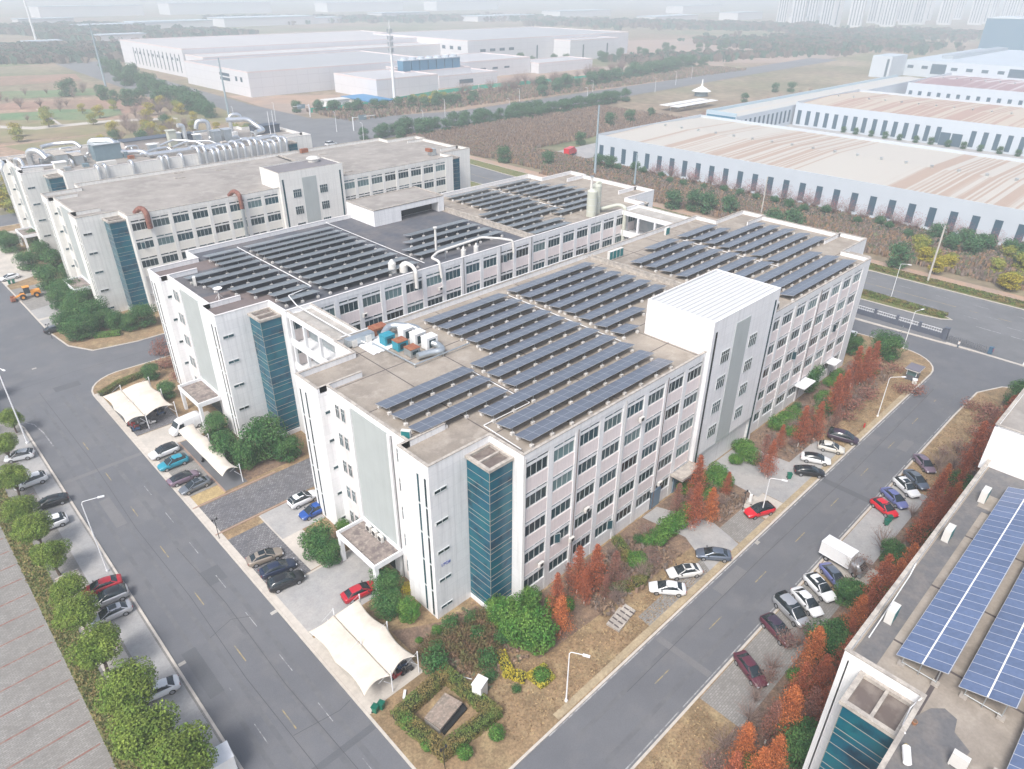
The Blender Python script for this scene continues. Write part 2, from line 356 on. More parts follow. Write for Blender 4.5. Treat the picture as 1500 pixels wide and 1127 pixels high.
# farmland in front of the haze
fm = [mat('green crop', (.10,.19,.08), 1, c2=(.16,.19,.09), scale=.02, var=.2, mot=(.5,.2)), mat('brown stubble', (.30,.18,.13), 1, c2=(.25,.17,.12), scale=.03, var=.2, mot=(.5,.2)),
      mat('dry reed field', (.34,.23,.16), 1, c2=(.28,.21,.15), scale=.03, var=.2, mot=(.4,.25)), mat('olive field', (.20,.19,.09), 1, c2=(.26,.20,.12), scale=.03, var=.2)]
fields = [([(20,300),(124,300),(140,520),(60,540),(-10,420)],2),([(30,330),(110,335),(118,380),(20,372)],3),([(0,430),(118,440),(122,490),(0,480)],1),([(31,432.6),(24.7,401),(50.6,432.6),(55.6,419.2),(61.6,478.7),(41.6,485.8)],0),([(65,486.6),(57.1,420.8),(93.7,432.7),(99.3,456.2)],0),([(50.6,530.2),(73.1,526.9),(119.6,499),(109.1,455.1),(63.7,487.7),(45.3,504)],1),([(64.3,599),(95.2,582.3),(129.7,573.5),(113.7,536.4),(54.8,551.6)],0),
          ([(86.2,708),(138.6,691.1),(127.8,633.4),(71.5,634.9)],1),([(119.8,875.9),(140.3,858.9),(139.2,803.1),(104.2,797.9)],0),([(252.8,1139.8),(389.6,1191.3),(264.2,842.8),(206.5,913.8)],2),([(36,457.9),(78.5,420),(119.6,396.3),(95.6,337.2),(65.6,377),(20.6,380.8)],3),([(134.1,302.5),(109.7,411.7),(130.6,467.9),(150.5,450.4)],3)]
for i, (p, k) in enumerate(fields): patch(['crop_field','stubble_field','reed_field','olive_field'][k], p, fm[k], -.2+i*.015)
patch('field_track', [(32,437.4),(44.4,420.6),(81.4,417.4),(113.7,401.5),(111.4,395.5),(79.1,410.1),(42.8,410.9),(30,427.8)], paverl, -.04)
patch('field_track', [(61.3,489.9),(62.5,488.8),(57.6,417.5),(55.9,418.9)], paverl, -.045)
patch('far_plain', [(851.8,669.1),(1380.4,481.7),(1115,352.5),(738.1,320.9),(584,449.6)], mat('pinkish fallow land', (.34,.25,.20), 1, c2=(.30,.24,.2), scale=.01, var=.1), -.15)
patch('factory_yard', [(174.9,473.5),(261.4,407.4),(486.1,458.9),(670.2,377.6),(526.5,290.5),(398.5,375.5),(275.5,362.3),(194.3,353.9),(165.8,368.7)], mat('bare yard', (.36,.25,.18), 1, c2=(.30,.24,.2), scale=.02, var=.15), -.13)
patch('roadside_bank', [(190.6,333),(265.2,349.5),(358.7,337.5),(526.5,331.4),(499.9,313.4),(355.2,320.6),(262.6,311.7),(184,295.6),(162.8,303.2)], fm[2], -.12)
patch('pond', [(199.8,996),(269,997.1),(244.3,907.6),(195.1,923.2)], mat('pale water', (.45,.5,.52), .1), -.03)
# road markings
b = MB()
def dash(bm, x0, y0, x1, y1, w, L, gap, z, m=0):
    d = Vector((x1-x0, y1-y0)); n = d.length; d.normalize(); q = Vector((-d.y, d.x))*w/2; t = 0
    while t < n:
        e = min(t+L, n); a = Vector((x0,y0))+d*t; c = Vector((x0,y0))+d*e
        bm.add([(a.x-q.x,a.y-q.y,z),(c.x-q.x,c.y-q.y,z),(c.x+q.x,c.y+q.y,z),(a.x+q.x,a.y+q.y,z)], [(0,1,2,3)], m); t = e+gap
ZR = -.014
dash(b, -10,-14.25, 100.5,-14.25, .15, 999, 1, ZR)
dash(b, -10,-21.9, 88,-21.9, .13, 12, .8, ZR)
dash(b, -31.3,-12, -31.3,14, .09, 3.0, 5.5, ZR); dash(b, -25.2,-6, -25.2,60, .09, 3.0, 5.6, ZR)
for (x0,y0,x1,y1,L_,g_) in ((141.8,-24,142.4,-8,3,5),(147,-120,148.3,120,3,6),(138.5,-120,139,10,3,6)): dash(b,x0,y0,x1,y1,.16,L_,g_,-.012)
dash(b,152.4,-150,152.4,20,.15,999,1,-.012); dash(b,152.4,20,156,168,.15,999,1,-.012); dash(b,133.6,-60,134.2,-12,.3,5,2,-.012)
structure('white_road_marking', b, linew)
b = MB()
dash(b, 3,-18.1, 92,-18.1, .12, 2.8, 8.2, ZR); dash(b, -28.4,-30, -28.4,85, .13, 3.0, 8.5, ZR)
dash(b,143.2,-6,143.6,80,.3,999,1,-.012); dash(b,142.8,-60,143.1,-9,.25,3,4,-.012); dash(b,143.6,90,150,250,.3,999,1,-.012)
structure('yellow_road_marking', b, liney)
b = MB()
pts = [(-34,90.3),(-32.9,88.3),(-32.4,84.3),(-32.3,78.6)]
for i in range(3): dash(b, *pts[i], *pts[i+1], .18, 99, 1, ZR+.002)
structure('worn_edge_line', b, linew)
ap_ = [mat('darker asphalt repair', (.105,.11,.12), .9, var=.08, scale=.4, mot=(8.,.08)), mat('paler asphalt repair', (.16,.16,.165), .9, var=.08, scale=.4, mot=(8.,.08))]
for i,(x0,x1,y0,y1) in enumerate([(-26.6,-24.2,30,33.2),(-31.5,-30,50,58),(-33.4,-31.8,14,22),(20,26,-16.4,-14.8),(52,53.2,-21.6,-14.4),(70,74,-20.6,-19),(-27,-22.6,98,100.2),(-33.9,-22.4,66,66.9),(-33.9,-22.4,-1.2,-.4),(8,8.9,-21.7,-14.6)]): patch('asphalt_repair', [(x0,y0),(x1,y0),(x1,y1),(x0,y1)], ap_[i%2], -.0165)
wm_ = mat('tyre-darkened lane', (.118,.122,.132), .85, c2=(.14,.143,.15), scale=.3, var=.1)
for (x0,x1,y0,y1) in ((-26.9,-26.3,-40,96),(-24.9,-24.3,-40,96),(-32.4,-31.9,-40,96),(-30.4,-29.9,-40,96),(-8,100,-16.6,-16.1),(-8,100,-20.3,-19.8)): patch('wheel_track', [(x0,y0),(x1,y0),(x1,y1),(x0,y1)], wm_, -.0185)
# gutters, manholes, cracks
b = MB()
for (x,y) in ((-22.7,20.4),(-33.8,20.7),(-35.8,42.6),(-27.5,111.5),(18.3,-12.5),(29.7,-13.3),(32,-14.5)):
    b.box(x-.4,x+.4,y-.25,y+.25,-.05,-.01)
structure('drain_grates', b, concrete)
crk = MB()
for (pp) in ([(-29.3,-20),(-29.0,0),(-29.4,14),(-29.1,30),(-29.5,48),(-29.0,70),(-29.3,100)],[(-26,-8),(-26.6,10),(-26.3,26),(-26.9,40)],[(0,-16.6),(30,-16.4),(60,-16.8),(96,-16.4)],[(-34,104),(-22,104.6),(0,104.2),(60,104.4)],[(-29,4),(-24,3.2),(-22.5,3.5)],[(-30,22),(-27,23),(-25,21.8)]):
    for i in range(len(pp)-1): dash(crk, *pp[i], *pp[i+1], .07, 99, 1, -.0135)
structure('tarred_cracks', crk, mat('tar', (.07,.07,.075), .8))

# ================================================================ BUILDINGS
H = 22.25; P = 23.15; FL = 4.3
def window_meshes():
    fr = MB(); gl = MB(); gl2 = MB()
    # local: origin at left bottom of main light; width 3.4, main 1.65 high, transom .35 high above a white band
    w, h = 3.65, 1.7
    for x0, x1, z0, z1 in ((0,w,0,.07),(0,w,h-.07,h),(0,.07,0,h),(w-.07,w,0,h)): fr.box(x0,x1,0,.09,z0,z1)
    for k in (1,2,3): fr.box(k*w/4-.035,k*w/4+.035,.01,.09,.07,h-.07)
    for s in (0, 1):
        a, c = s*(w/2+.12), s*(w/2+.12)+w/2-.12
        for x0,x1,z0,z1 in ((a,c,h+.30,h+.34),(a,c,h+.62,h+.66),(a,a+.05,h+.34,h+.62),(c-.05,c,h+.34,h+.62)): fr.box(x0,x1,0,.09,z0,z1)
        gl.box(a+.05,c-.05,.05,.07,h+.34,h+.62)
    gl.box(.07,w-.07,.05,.07,.07,h-.07)
    return fr.mesh('window', frame), gl.mesh('pane', glass), gl.mesh('pane', glass2)
WF, WG, WG2 = window_meshes()
_s = MB(); _s.box(0,.8,-.02,.02,0,.06); _s.box(0,.8,-.02,.02,1.5,1.56); _s.box(0,.05,-.02,.02,.06,1.5); _s.box(.75,.8,-.02,.02,.06,1.5); _s.box(.05,.75,-.006,.006,.06,1.5,1); SASH = _s.mesh('open_sash', [frame, glass])
def add_window(par, x, z, y, rz=0, sx=1., dark=True, f=WF, g=None):
    o = obj('window', f, par, (x, y, z), rz); o.scale = (sx, 1, 1)
    p = obj('pane', g or (WG if dark else WG2), o)
    if rnd.random() < .05:
        q = obj('open_sash', SASH, o, ((.93 if rnd.random() < .5 else 2.75), -.02, .06), -rnd.uniform(.4,.9)); q.location.z = .06
    return o
def simple_window(w, h, n=2, m=2):
    fr = MB(); gl = MB()
    for x0,x1,z0,z1 in ((0,w,0,.06),(0,w,h-.06,h),(0,.06,.06,h-.06),(w-.06,w,.06,h-.06)): fr.box(x0,x1,0,.09,z0,z1)
    for k in range(1,n): fr.box(k*w/n-.03,k*w/n+.03,.01,.09,.06,h-.06)
    for k in range(1,m): fr.box(.06,w-.06,.015,.085,h*(k/m+.18)-.03,h*(k/m+.18)+.03)
    gl.box(.06,w-.06,.05,.07,.06,h-.06)
    return fr.mesh('window', frame), gl.mesh('pane', glass)
CW, CG = simple_window(.85, 2.0, 2, 2)          # casement of the end wall
BW, BG = simple_window(2.3, 2.1, 4, 2)          # stair hall window
SW, SG = simple_window(1.8, .55, 2, 1)          # slot window of the towers
def outline(L, ends=(1,1), x1tow=11.5, x1mid=10.5, D=38.5):
    """plan: main block, recessed notches, two towers and the entrance bay at each end"""
    a, b, c, d = 5.5, 11., 28., 33.5
    pts = [(0,0),(L,0)]
    if ends[1]: pts += [(L,a),(L+x1tow,a),(L+x1tow,b),(L+x1mid,b),(L+x1mid,c),(L+x1tow,c),(L+x1tow,d),(L,d)]
    pts += [(L,D),(0,D)]
    if ends[0]: pts += [(0,d),(-8.8,d),(-8.8,c),(-7.5,c),(-7.5,b),(-8.8,b),(-8.8,a),(0,a)]
    return pts
def inset(poly, w):
    n = len(poly); r = []
    for i in range(n):
        a, b_, c = Vector(poly[i-1]), Vector(poly[i]), Vector(poly[(i+1)%n]); d1 = (b_-a).normalized(); d2 = (c-b_).normalized()
        n1 = Vector((-d1.y,d1.x)); n2 = Vector((-d2.y,d2.x)); r.append((b_.x+(n1.x+n2.x)*w, b_.y+(n1.y+n2.y)*w))
    return r
def parapet(mb, poly, w, z0, z1, m=0, mc=1, over=.05, ct=.1):
    i1 = inset(poly, w); o2 = inset(poly, -over); i2 = inset(poly, w+over); n = len(poly)
    for i in range(n):
        j = (i+1) % n
        mb.add([(*i1[j],z0),(*i1[i],z0),(*i1[i],z1-ct),(*i1[j],z1-ct)], [(0,1,2,3)], m)
        mb.add([(*o2[i],z1-ct),(*o2[j],z1-ct),(*o2[j],z1),(*o2[i],z1)], [(0,1,2,3)], mc)
        mb.add([(*o2[i],z1),(*o2[j],z1),(*i2[j],z1),(*i2[i],z1)], [(0,1,2,3)], mc)
        mb.add([(*i2[i],z1),(*i2[j],z1),(*i2[j],z1-ct),(*i2[i],z1-ct)], [(0,1,2,3)], mc)
        mb.add([(*i2[i],z1-ct),(*i2[j],z1-ct),(*o2[j],z1-ct),(*o2[i],z1-ct)], [(0,1,2,3)], mc)
SPM = {}
def facade(par, L, bays, wl, panelm, rows=range(5), skip=(), y=0., dirn=1, seed=1, panels=True):
    """pilasters, spandrel bands and recessed windows on the long side facing -Y (dirn=1) or +Y (dirn=-1)"""
    r = random.Random(seed); d = dirn; xe = []
    ya = y; yb = y+.40*d; yc = y+.10*d
    for (x0, x1) in bays:
        n = round((x1-x0)/4.5); pw = (x1-x0)/n
        for k in range(n):
            a = x0+k*pw; wx0, wx1 = a+.45, a+.45+3.65*(pw/4.5); xe.append((wx0, wx1))
            prev = x0+.0 if k == 0 else a-pw+.45+3.65*(pw/4.5)
            wl.box(prev, wx0, ya if k % 2 == 0 else y+.05*d, yb, 0, H)
            if k == n-1: wl.box(wx1, x1, ya, yb, 0, H)
            top = H
            for q in reversed(list(range(5))):
                t = q*FL+4.57                                      # transom top
                if (q, round(a,1)) in skip: pass
                wl.box(wx0, wx1, y+.06*d, yb, t, top)              # band above the window
                if q:
                    key = (panelm.name, round(wx1-wx0,2), d)
                    if key not in SPM: s_ = MB(); s_.box(0, wx1-wx0, 0, .298*d, 0, 1.90); SPM[key] = s_.mesh('spandrel_panel', panelm)
                    if q in rows: obj('spandrel_panel', SPM[key], par, (wx0, yc, t-2.38-1.90))
                else: wl.box(wx0, wx1, yc, yb, 0, t-2.38)
                wl.box(wx0, wx1, y+.12*d, y+.36*d, t-.66, t-.37)
                if q in rows:
                    o = add_window(par, wx0 if d > 0 else wx1, t-2.37, y+.2*d, 0 if d > 0 else math.pi, (wx1-wx0)/3.65, r.random() > .22)
                top = t-2.38-1.90 if q else 0
def office(name, label, loc, L, wallm, panelm, roofm, copm, ends=(1,1), bays=((0,36),(54,90)), rows=range(5), pent=None, front=True, fac=(1,), mirror=False, seed=1, roofpatch=None, D=38.5, midx=45.):
    t = thing(name, label, 'building', loc)
    sy = -1 if mirror else 1
    base = outline(L, ends, D=D)
    F = lambda pts: [(x, (D-y) if mirror else y) for x, y in (pts[::-1] if mirror else pts)]
    core = [(x, y) for x, y in base]
    # body: shrink the long sides so that the facade relief stands in front
    w = MB(); poly = F([(x, (.4 if y == 0 else y)) for x, y in base]); w.prism(poly, 0, H, 0)
    par = MB(); parapet(w, F(base), .24, H-.0, P, 0, 1)
    full = F(base); n = len(full)
    for i in range(n):                                            # outer face of the parapet
        p, q = full[i], full[(i+1) % n]; w.add([(*p,H),(*q,H),(*q,P-.1),(*p,P-.1)], [(0,1,2,3)], 0)
    rf = MB(); rf.sheet(inset(full, .25), H+.02); roof = rf.build('roof', roofm, t)
    # fins: the inner tower parapets run on over the roof
    Y = (lambda y: D-y) if mirror else (lambda y: y)
    for e, x0, x1 in ((0,-8.5,-2.2),(1,L+4,L+11)):
        if not ends[e]: continue
        for y0 in (11.-.24, 28.):
            fn = MB(); fn.box(x0, x1, Y(y0), Y(y0+.24), H+.02, P-.1, 0); fn.box(x0-.03, x1+.03, Y(y0-.05), Y(y0+.29), P-.1, P-.003, 1); fn.build('roof_fin', [wallm, copm], t)
    # long facades
    if 1 in fac: facade(t, L, bays, w, panelm, rows, y=0. if not mirror else D, dirn=1 if not mirror else -1, seed=seed)
    mid = w; y0_, y1_ = (0., .4) if not mirror else (D-.4, D)
    xs = [b for b in bays]
    mid.box(xs[0][1], xs[1][0] if len(xs) > 1 else L, y0_+.003, y1_, 0, H)
    if len(xs) > 2: mid.box(xs[1][1], xs[2][0], y0_+.003, y1_, 0, H)
    mid.box(xs[-1][1], L, y0_+.003, y1_, 0, H)
    body = w.build('wall', [wallm, copm], t)
    # glass towers in the notches, slot windows, slits, grey panel, casements
    for e in (0, 1):
        if not ends[e]: continue
        for side in ((0,) if e == 0 else (0,)):
            g = MB(); m_ = MB(); c_ = MB()
            if e == 0: gx0, gx1 = -3.5, -.02
            else: gx0, gx1 = L+.02, L+4
            gy0, gy1 = (1.7, 5.48); GH = 22.1
            Yb = lambda a, b_: (Y(a), Y(b_))
            a, b_ = Yb(gy0, gy1); g.box(gx0, gx1, a, b_, .9, GH-.35)
            for q in range(5):
                for dz in (1.0, 1.65, 2.9, 4.15):
                    z = q*FL+dz+.2
                    if z > GH-.5: continue
                    a, b_ = Yb(gy0-.03, gy1); m_.box(gx0-.03, gx1 if e == 0 else gx1+.03, a, b_, z, z+.055)
            for xx, yy in ((gx0-.02, gy0-.02),): m_.box(xx, xx+.05, Y(yy), Y(yy+.05), .9, GH-.35)
            a, b_ = Yb(gy0-.25, gy1)
            c_.box(gx0-.25, gx1, Y(gy0-.25), Y(gy0+.15), GH-.35, GH); c_.box(gx0-.25, gx1, Y(gy1-.3), Y(gy1), GH-.35, GH)
            c_.box(gx0-.25, gx0+.15, Y(gy0+.15), Y(gy1-.3), GH-.35, GH); c_.box(gx1-.3, gx1, Y(gy0+.15), Y(gy1-.3), GH-.35, GH)
            c_.box(gx0+.15, gx1-.3, Y((gy0+gy1)/2-.15), Y((gy0+gy1)/2+.1), GH-.3, GH-.05)
            bp_ = MB(); bp_.box(gx0-.05, gx1, Y(gy0-.1), Y(gy1), 0, .9); bp_.build('bay_plinth', trim, t); c_.box(gx0+.1, gx1-.1, Y(gy0+.1), Y(gy1-.1), GH-.345, GH-.33, 1)
            gt = g.build('glass_bay', teal, t); m_.build('mullion', mull, gt); c_.build('glass_bay_cap', [coping, mat('dark brown shaft floor', (.13,.105,.095), .9, c2=(.2,.17,.15), scale=.8)], gt)  # cap floor coloured dark brown with paler brown mottling
        if e == 0 and front:
            yw = Y(5.5)
            for q in range(5):
                z = 18.95-q*4.4
                o = obj('slot_window', SW, t, (-8.25 if not mirror else -6.45, yw-.085*sy, z), 0 if not mirror else math.pi); obj('pane', SG, o)
                if not mirror:
                    o = obj('slot_window', SW, t, (-8.25, Y(28.)-.085, z)); obj('pane', SG, o)
            for ys in (6.2, 7.5, 31.4, 32.8):
                sl = MB(); yy = Y(ys); sl.box(-8.83, -8.7, yy-.16, yy+.16, .4, 21.1)
                so = sl.build('slit_window', glass, t); bb = MB()
                for q in range(5): bb.box(-8.85, -8.72, yy-.165, yy+.165, .2+q*4.2, .45+q*4.2)
                bb.build('slit_band', frame, so)
            gp = MB(); gp.box(-7.55, -7.3, Y(14.7), Y(22.5), 4.3, 22.2); gp.build('grey_panel', grey, t)
            pl = MB(); pl.box(-7.75,-7.3,Y(14.2),Y(14.69),0,H); pl.build('end_pilaster', wallm, t); pl = MB(); pl.box(-7.75,-7.3,Y(22.51),Y(23.1),0,H); pl.build('end_pilaster', wallm, t)
            pk = MB(); pk.box(-7.53,-7.3,Y(11.9),Y(13.4),1,21.3); pk.build('pink_panel', panelm, t); pk = MB(); pk.box(-7.53,-7.3,Y(23.7),Y(26.6),1,21.3); pk.build('pink_panel', panelm, t)
            for q in range(5):
                for ys in (12.2, 24.1, 25.4):
                    o = obj('casement_window', CW, t, (-7.65, Y(ys+.85), 19.2-q*FL), -math.pi/2) if not mirror else obj('casement_window', CW, t, (-7.65, Y(ys), 19.2-q*FL), -math.pi/2)
                    obj('pane', CG, o)
            cb = MB(); A_, B_ = Y(13.8), Y(22.6)
            cb.box(-11.9,-7.5,A_,B_,4.2,4.45,0)
            for args in ((-11.9,-11.7,A_,B_),(-11.7,-7.5,A_,A_+.2*sy),(-11.7,-7.5,B_-.2*sy,B_),(-7.8,-7.58,A_+.2*sy,B_-.2*sy)): cb.box(*args,4.45,5.0,0)
            for yy in (A_+.35*sy, B_-.35*sy): cb.box(-11.8,-11.3,yy-.3,yy+.3,0,4.2,0)
            co = cb.build('entrance_canopy', trim, t); r_ = MB(); r_.box(-11.68,-7.82,A_+.22*sy,B_-.22*sy,4.45,4.52); r_.build('canopy_roof', mat('mossy canopy felt', (.25,.21,.19), 1, c2=(.15,.125,.12), c3=(.33,.29,.25), scale=.7, var=.2), co)
            ed = MB(); ed.box(-7.6,-7.45,Y(16),Y(20.5),.1,3.2); ed.build('entrance_door', glass, t)
    # stair hall that rises above the roof
    if pent:
        x0, x1, y0, y1, z1, pm = pent; pb = MB()
        pb.box(x0, x1, y0, y1, H-.5 if pent[2] > 3 else 5.0, z1, 0)
        if y0 < 1:                                                # the hall projects from the facade
            pb.box(x0, x0+.9, y0, .4, 0, 5.0, 0); pb.box(x1-.9, x1, y0, .4, 0, 5.0, 0); pb.box(x0+1.1,x1-1.1, .35,.40,0,5.0,1)
        po = pb.build('stair_hall', [wallm, darkhole], t)
        if y0 < 1:
            sl = MB()
            for xx in (x0+.65, x1-1.15):
                s_ = MB(); s_.box(xx, xx+.45, y0-.04, y0+.1, .6, z1-1.3); s_.build('slit_window', glass, t)
            gp = MB(); xm = (x0+x1)/2-1.; gp.box(xm-2, xm+2, y0-.06, y0+.1, 5.0, z1-1.6); gp.build('grey_panel', grey, t)
            for q in range(1 if not mirror else 1, 5):
                for xx in (x0+3.2, x1-7.4):
                    o = obj('hall_window', BW, t, (xx, y0-.07, q*FL+2.2+.6)); obj('pane', BG, o)
    return t
# ---- A: the building in front
A = office('office_block', 'white five-storey block in front, beige roof full of solar rows, teal glass corner', (0,0,0), 92.5, white, pink, roofA, coping,
           pent=(35.9,54.3,-.6,10.6,27.3,1), seed=3)
ph = MB(); parapet(ph, [(35.9,-.6),(54.3,-.6),(54.3,10.6),(35.9,10.6)], .2, 27.3, 27.75, 0, 0, .02, .05)
ph.box(35.9,54.3,-.6,-.55,27.3,27.7); ph.box(35.9,35.95,-.55,10.6,27.3,27.7)
ph.build('hall_parapet', white, A)
mr = MB()
for k in range(13):
    y = -.3+k*.82; mr.add([(36.3,y,27.45),(53.9,y,27.45),(53.9,y+.66,27.62),(36.3,y+.66,27.62),(53.9,y+.82,27.45),(36.3,y+.82,27.45)], [(0,1,2,3),(3,2,4,5)])
sm_ = MB(); [sm_.box(36.3,53.9,-.3+k*.82+.60,-.3+k*.82+.66,27.6,27.67) for k in range(13)]; sm_.build('roof_seams', mat('roof seam',(.42,.43,.44),.6), A)
mr.build('metal_roof', mat('new white metal roof', (.60,.605,.61), .5, .1, var=.04, scale=.8), A)
wp = MB()
for k in range(1,4): wp.box(36.3+k*4.4,36.35+k*4.4,-.3,10.3,27.63,27.66)
rj = MB()
for x in (1.2, 9.5, 18., 27., 35.5): rj.box(x-.07, x+.07, .3, 38, H+.02, H+.032)
for y in (6.2, 12.6, 20., 27.6, 34.): rj.box(-7.2 if 11 < y < 28 else .3, 54.5, y-.07, y+.07, H+.02, H+.036)
for x in (64., 73., 82., 90.): rj.box(x-.07, x+.07, .3, 38, H+.02, H+.032)
for y in (6.2, 12.6, 20., 27.6, 34.): rj.box(56., 101, y-.06, y+.06, H+.02, H+.036)
rj.build('roof_joint', joint, A)
gt = MB(); gt.box(54.9,55.7,10.7,37.8,H+.02,H+.05,1); gt.box(54.75,54.9,10.7,37.8,H+.02,H+.55,0); gt.box(55.7,55.95,10.7,37.8,H+.02,H+.62,0)
gt.build('expansion_gutter', [coping, darkhole], A)
# A ground floor doors and small entrance roofs
dr = MB()
for x in (26.6, 32.3): dr = MB(); dr.box(x, x+2.3, -.04, .2, .1, 3.3); dr.build('service_door', mat('blue grey steel door', (.16,.24,.32), .5), A)
cn = MB(); cn.box(31, 36., -2.2, 0, 4.1, 4.25, 0); cn.box(31,36,-2.2,-2.05,4.25,4.5,0); cn.box(31,31.15,-2.05,0,4.25,4.5,0); cn.box(35.85,36,-2.05,0,4.25,4.5,0)
cn.build('door_canopy', [coping], A)
cn = MB(); cn.box(70, 74.4, -2.0, 0, 4.1, 4.3, 0); cn.build('door_canopy', trim, A); cn = MB(); cn.box(83, 86, -1.8, 0, 4.1, 4.3, 0); cn.build('door_canopy', trim, A)
dp = MB()
for x in (.2, 18., 35.3, 55.2, 63.1): dp = MB(); dp.cyl((x,-.1,0),(x,-.1,22.6),.07,n=6); dp.build('downpipe', mat('white plastic pipe', (.5,.5,.5), .5), A)
for x in (9.0, 27.0, 72.): dp = MB(); dp.cyl((x,-.1,0),(x,-.1,22.4),.05,n=6); dp.build('downpipe', mat('rusty pipe', (.16,.12,.11), .7), A)
dp = MB()
dp.cyl((-7.6,14.0,0.3),(-7.6,14.0,22.3),.06,n=6); dp.build('downpipe', mat('dark drain pipe', (.16,.16,.17), .5), A)
# metal roof lights beside the bridge
mrf = MB()
for k in range(6):
    x = 2.4+k*.8; mrf.add([(x,32.2,H+.06),(x,37.9,H+.06),(x+.6,37.9,H+.2),(x+.6,32.2,H+.2),(x+.8,37.9,H+.06),(x+.8,32.2,H+.06)], [(0,3,2,1),(3,5,4,2)])
mrf.build('metal_sheet_cover', trim, A)
# building number on the corner tower
def text_part(body, size, m, par, loc, rot, name):
    cu = bpy.data.curves.new(name, 'FONT'); cu.body = body; cu.size = size; cu.extrude = .015
    to = bpy.data.objects.new('tmp', cu); COL.objects.link(to); dg = bpy.context.evaluated_depsgraph_get()
    me = bpy.data.meshes.new_from_object(to.evaluated_get(dg)); bpy.data.objects.remove(to)
    me.materials.clear(); me.materials.append(m); o = obj(name, me, par, loc); o.rotation_euler = rot; return o
text_part('17C#', .62, mat('blue lettering', (.06,.10,.42), .5), A, (-7.9,5.46,8.1), (math.pi/2,0,0), 'building_number')
# ---- B
B = office('office_block', 'white block behind the front one, dark-roofed near half and solar rows over its whole roof', (0,52.8,0), 92.5, white, pink, roofA, copingw,
           rows=range(1,5), seed=8, D=38.7, bays=((0,36.2),(36.6,54.4),(54.8,91)))
b = MB(); b.sheet(inset([(0,0),(55,0),(55,38.7),(0,38.7),(0,33.5),(-8.8,33.5),(-8.8,28.2),(-7.5,28.2),(-7.5,11),(-8.8,11),(-8.8,5.5),(0,5.5)],.27), H+.04)
b.build('dark_roof_half', roofD, B)
b = MB(); b.sheet([(-8.4,5.8),(2.5,5.8),(2.5,9),(-1,16),(-7,16),(-7,11),(-8.4,11)], H+.055); b.build('brown_roof_patch', mat('brown felt', (.16,.13,.125), .9, var=.15, scale=.3), B); b = MB(); b.sheet([(-8.4,28.4),(3,28.4),(3,33.2),(-8.4,33.2)], H+.055); b.build('brown_roof_patch', MATS['brown felt'], B)
b = MB(); b.box(55.0,55.9,.3,27,H+.03,H+.06,1); b.box(54.8,55.0,.3,27,H,H+.5,0); b.box(55.9,56.2,.3,38.4,H,H+.75,0); b.build('expansion_gutter', [coping, darkhole], B)
b = MB()
for y in (9., 18., 27.5): b.box(56.5,92,y-.06,y+.06,H+.02,H+.035)
for x in (66., 75.7, 85.): b.box(x-.06,x+.06,.3,38,H+.02,H+.03)
b.build('roof_joint', joint, B)
b = MB(); x0,x1,y0,y1 = 36.5,55.5,29.2,39.9
b.box(x0,x0+7,y0,y1,H+.04,25.6,0); b.box(x0+7,x1-1.6,y0+2.6,y1,H+.04,25.6,0); b.box(x1-1.6,x1,y0,y1,H+.04,25.6,0); b.box(x0+7,x1-1.6,y0,y0+2.6,24.5,25.6,0)
b.box(x0+7,x1-1.6,y0+2.55,y0+2.6,H+.1,24.5,1); bo = b.build('roof_room', [white, darkhole], B)
b = MB(); parapet(b, [(x0,y0),(x1,y0),(x1,y1),(x0,y1)], .2, 25.6, 25.85, 0, 0, .06, .12); b.box(x0+.2,x1-.2,y0+.2,y1-.2,25.6,25.68,1); b.build('room_roof', [coping, roofC], bo)
for xx in (34.6,): pass
for x in (36.4,46.,54.6): b = MB(); b.cyl((x,-.1,0),(x,-.1,23),.08,n=6); b.build('downpipe', mat('dark drain pipe', (0,0,0)), B)
# ---- C and D
Cb = office('office_block', 'cream-fronted block with a bare grey-brown roof and one dark-roofed stair hall, third from the camera', (0,123.5,0), 92.5, cream, creamp, roofC, coping,
            rows=range(2,5), pent=(36.2,54.4,-.6,9.5,26.3,1), seed=12)
b = MB(); parapet(b, [(36.2,-.6),(54.4,-.6),(54.4,9.5),(36.2,9.5)], .2, 26.3, 26.75, 0, 1, .02, .05); b.box(36.2,54.4,-.6,-.55,26.3,26.7); b.box(36.2,36.25,-.55,9.5,26.3,26.7); b.box(36.45,54.15,-.35,9.25,26.3,26.42,2)
b.build('hall_parapet', [cream, coping, mat('grey felt', (.19,.18,.19), .9, var=.12, scale=.3)], Cb)
b = MB(); b.box(54.9,55.6,9.6,38,H+.03,H+.06,1); b.box(55.6,55.9,9.6,38,H,H+.5,0)
for (x, y) in ((22,30),(34,32),(59,6),(24,36),(66,31)): b.box(x,x+2.6,y,y+.15,H+.02,H+.2,0); b.box(x,x+.15,y,y+1.4,H+.02,H+.2,0)
b.build('roof_curb', [coping, darkhole], Cb)
Db = office('office_block', 'farthest white block of the four with silver ducts crowding its roof', (1.5,177.3,0), 66., cream, creamp, roofC, copingw,
            bays=((0,.1),(65.8,66)), fac=(), seed=15, D=37)
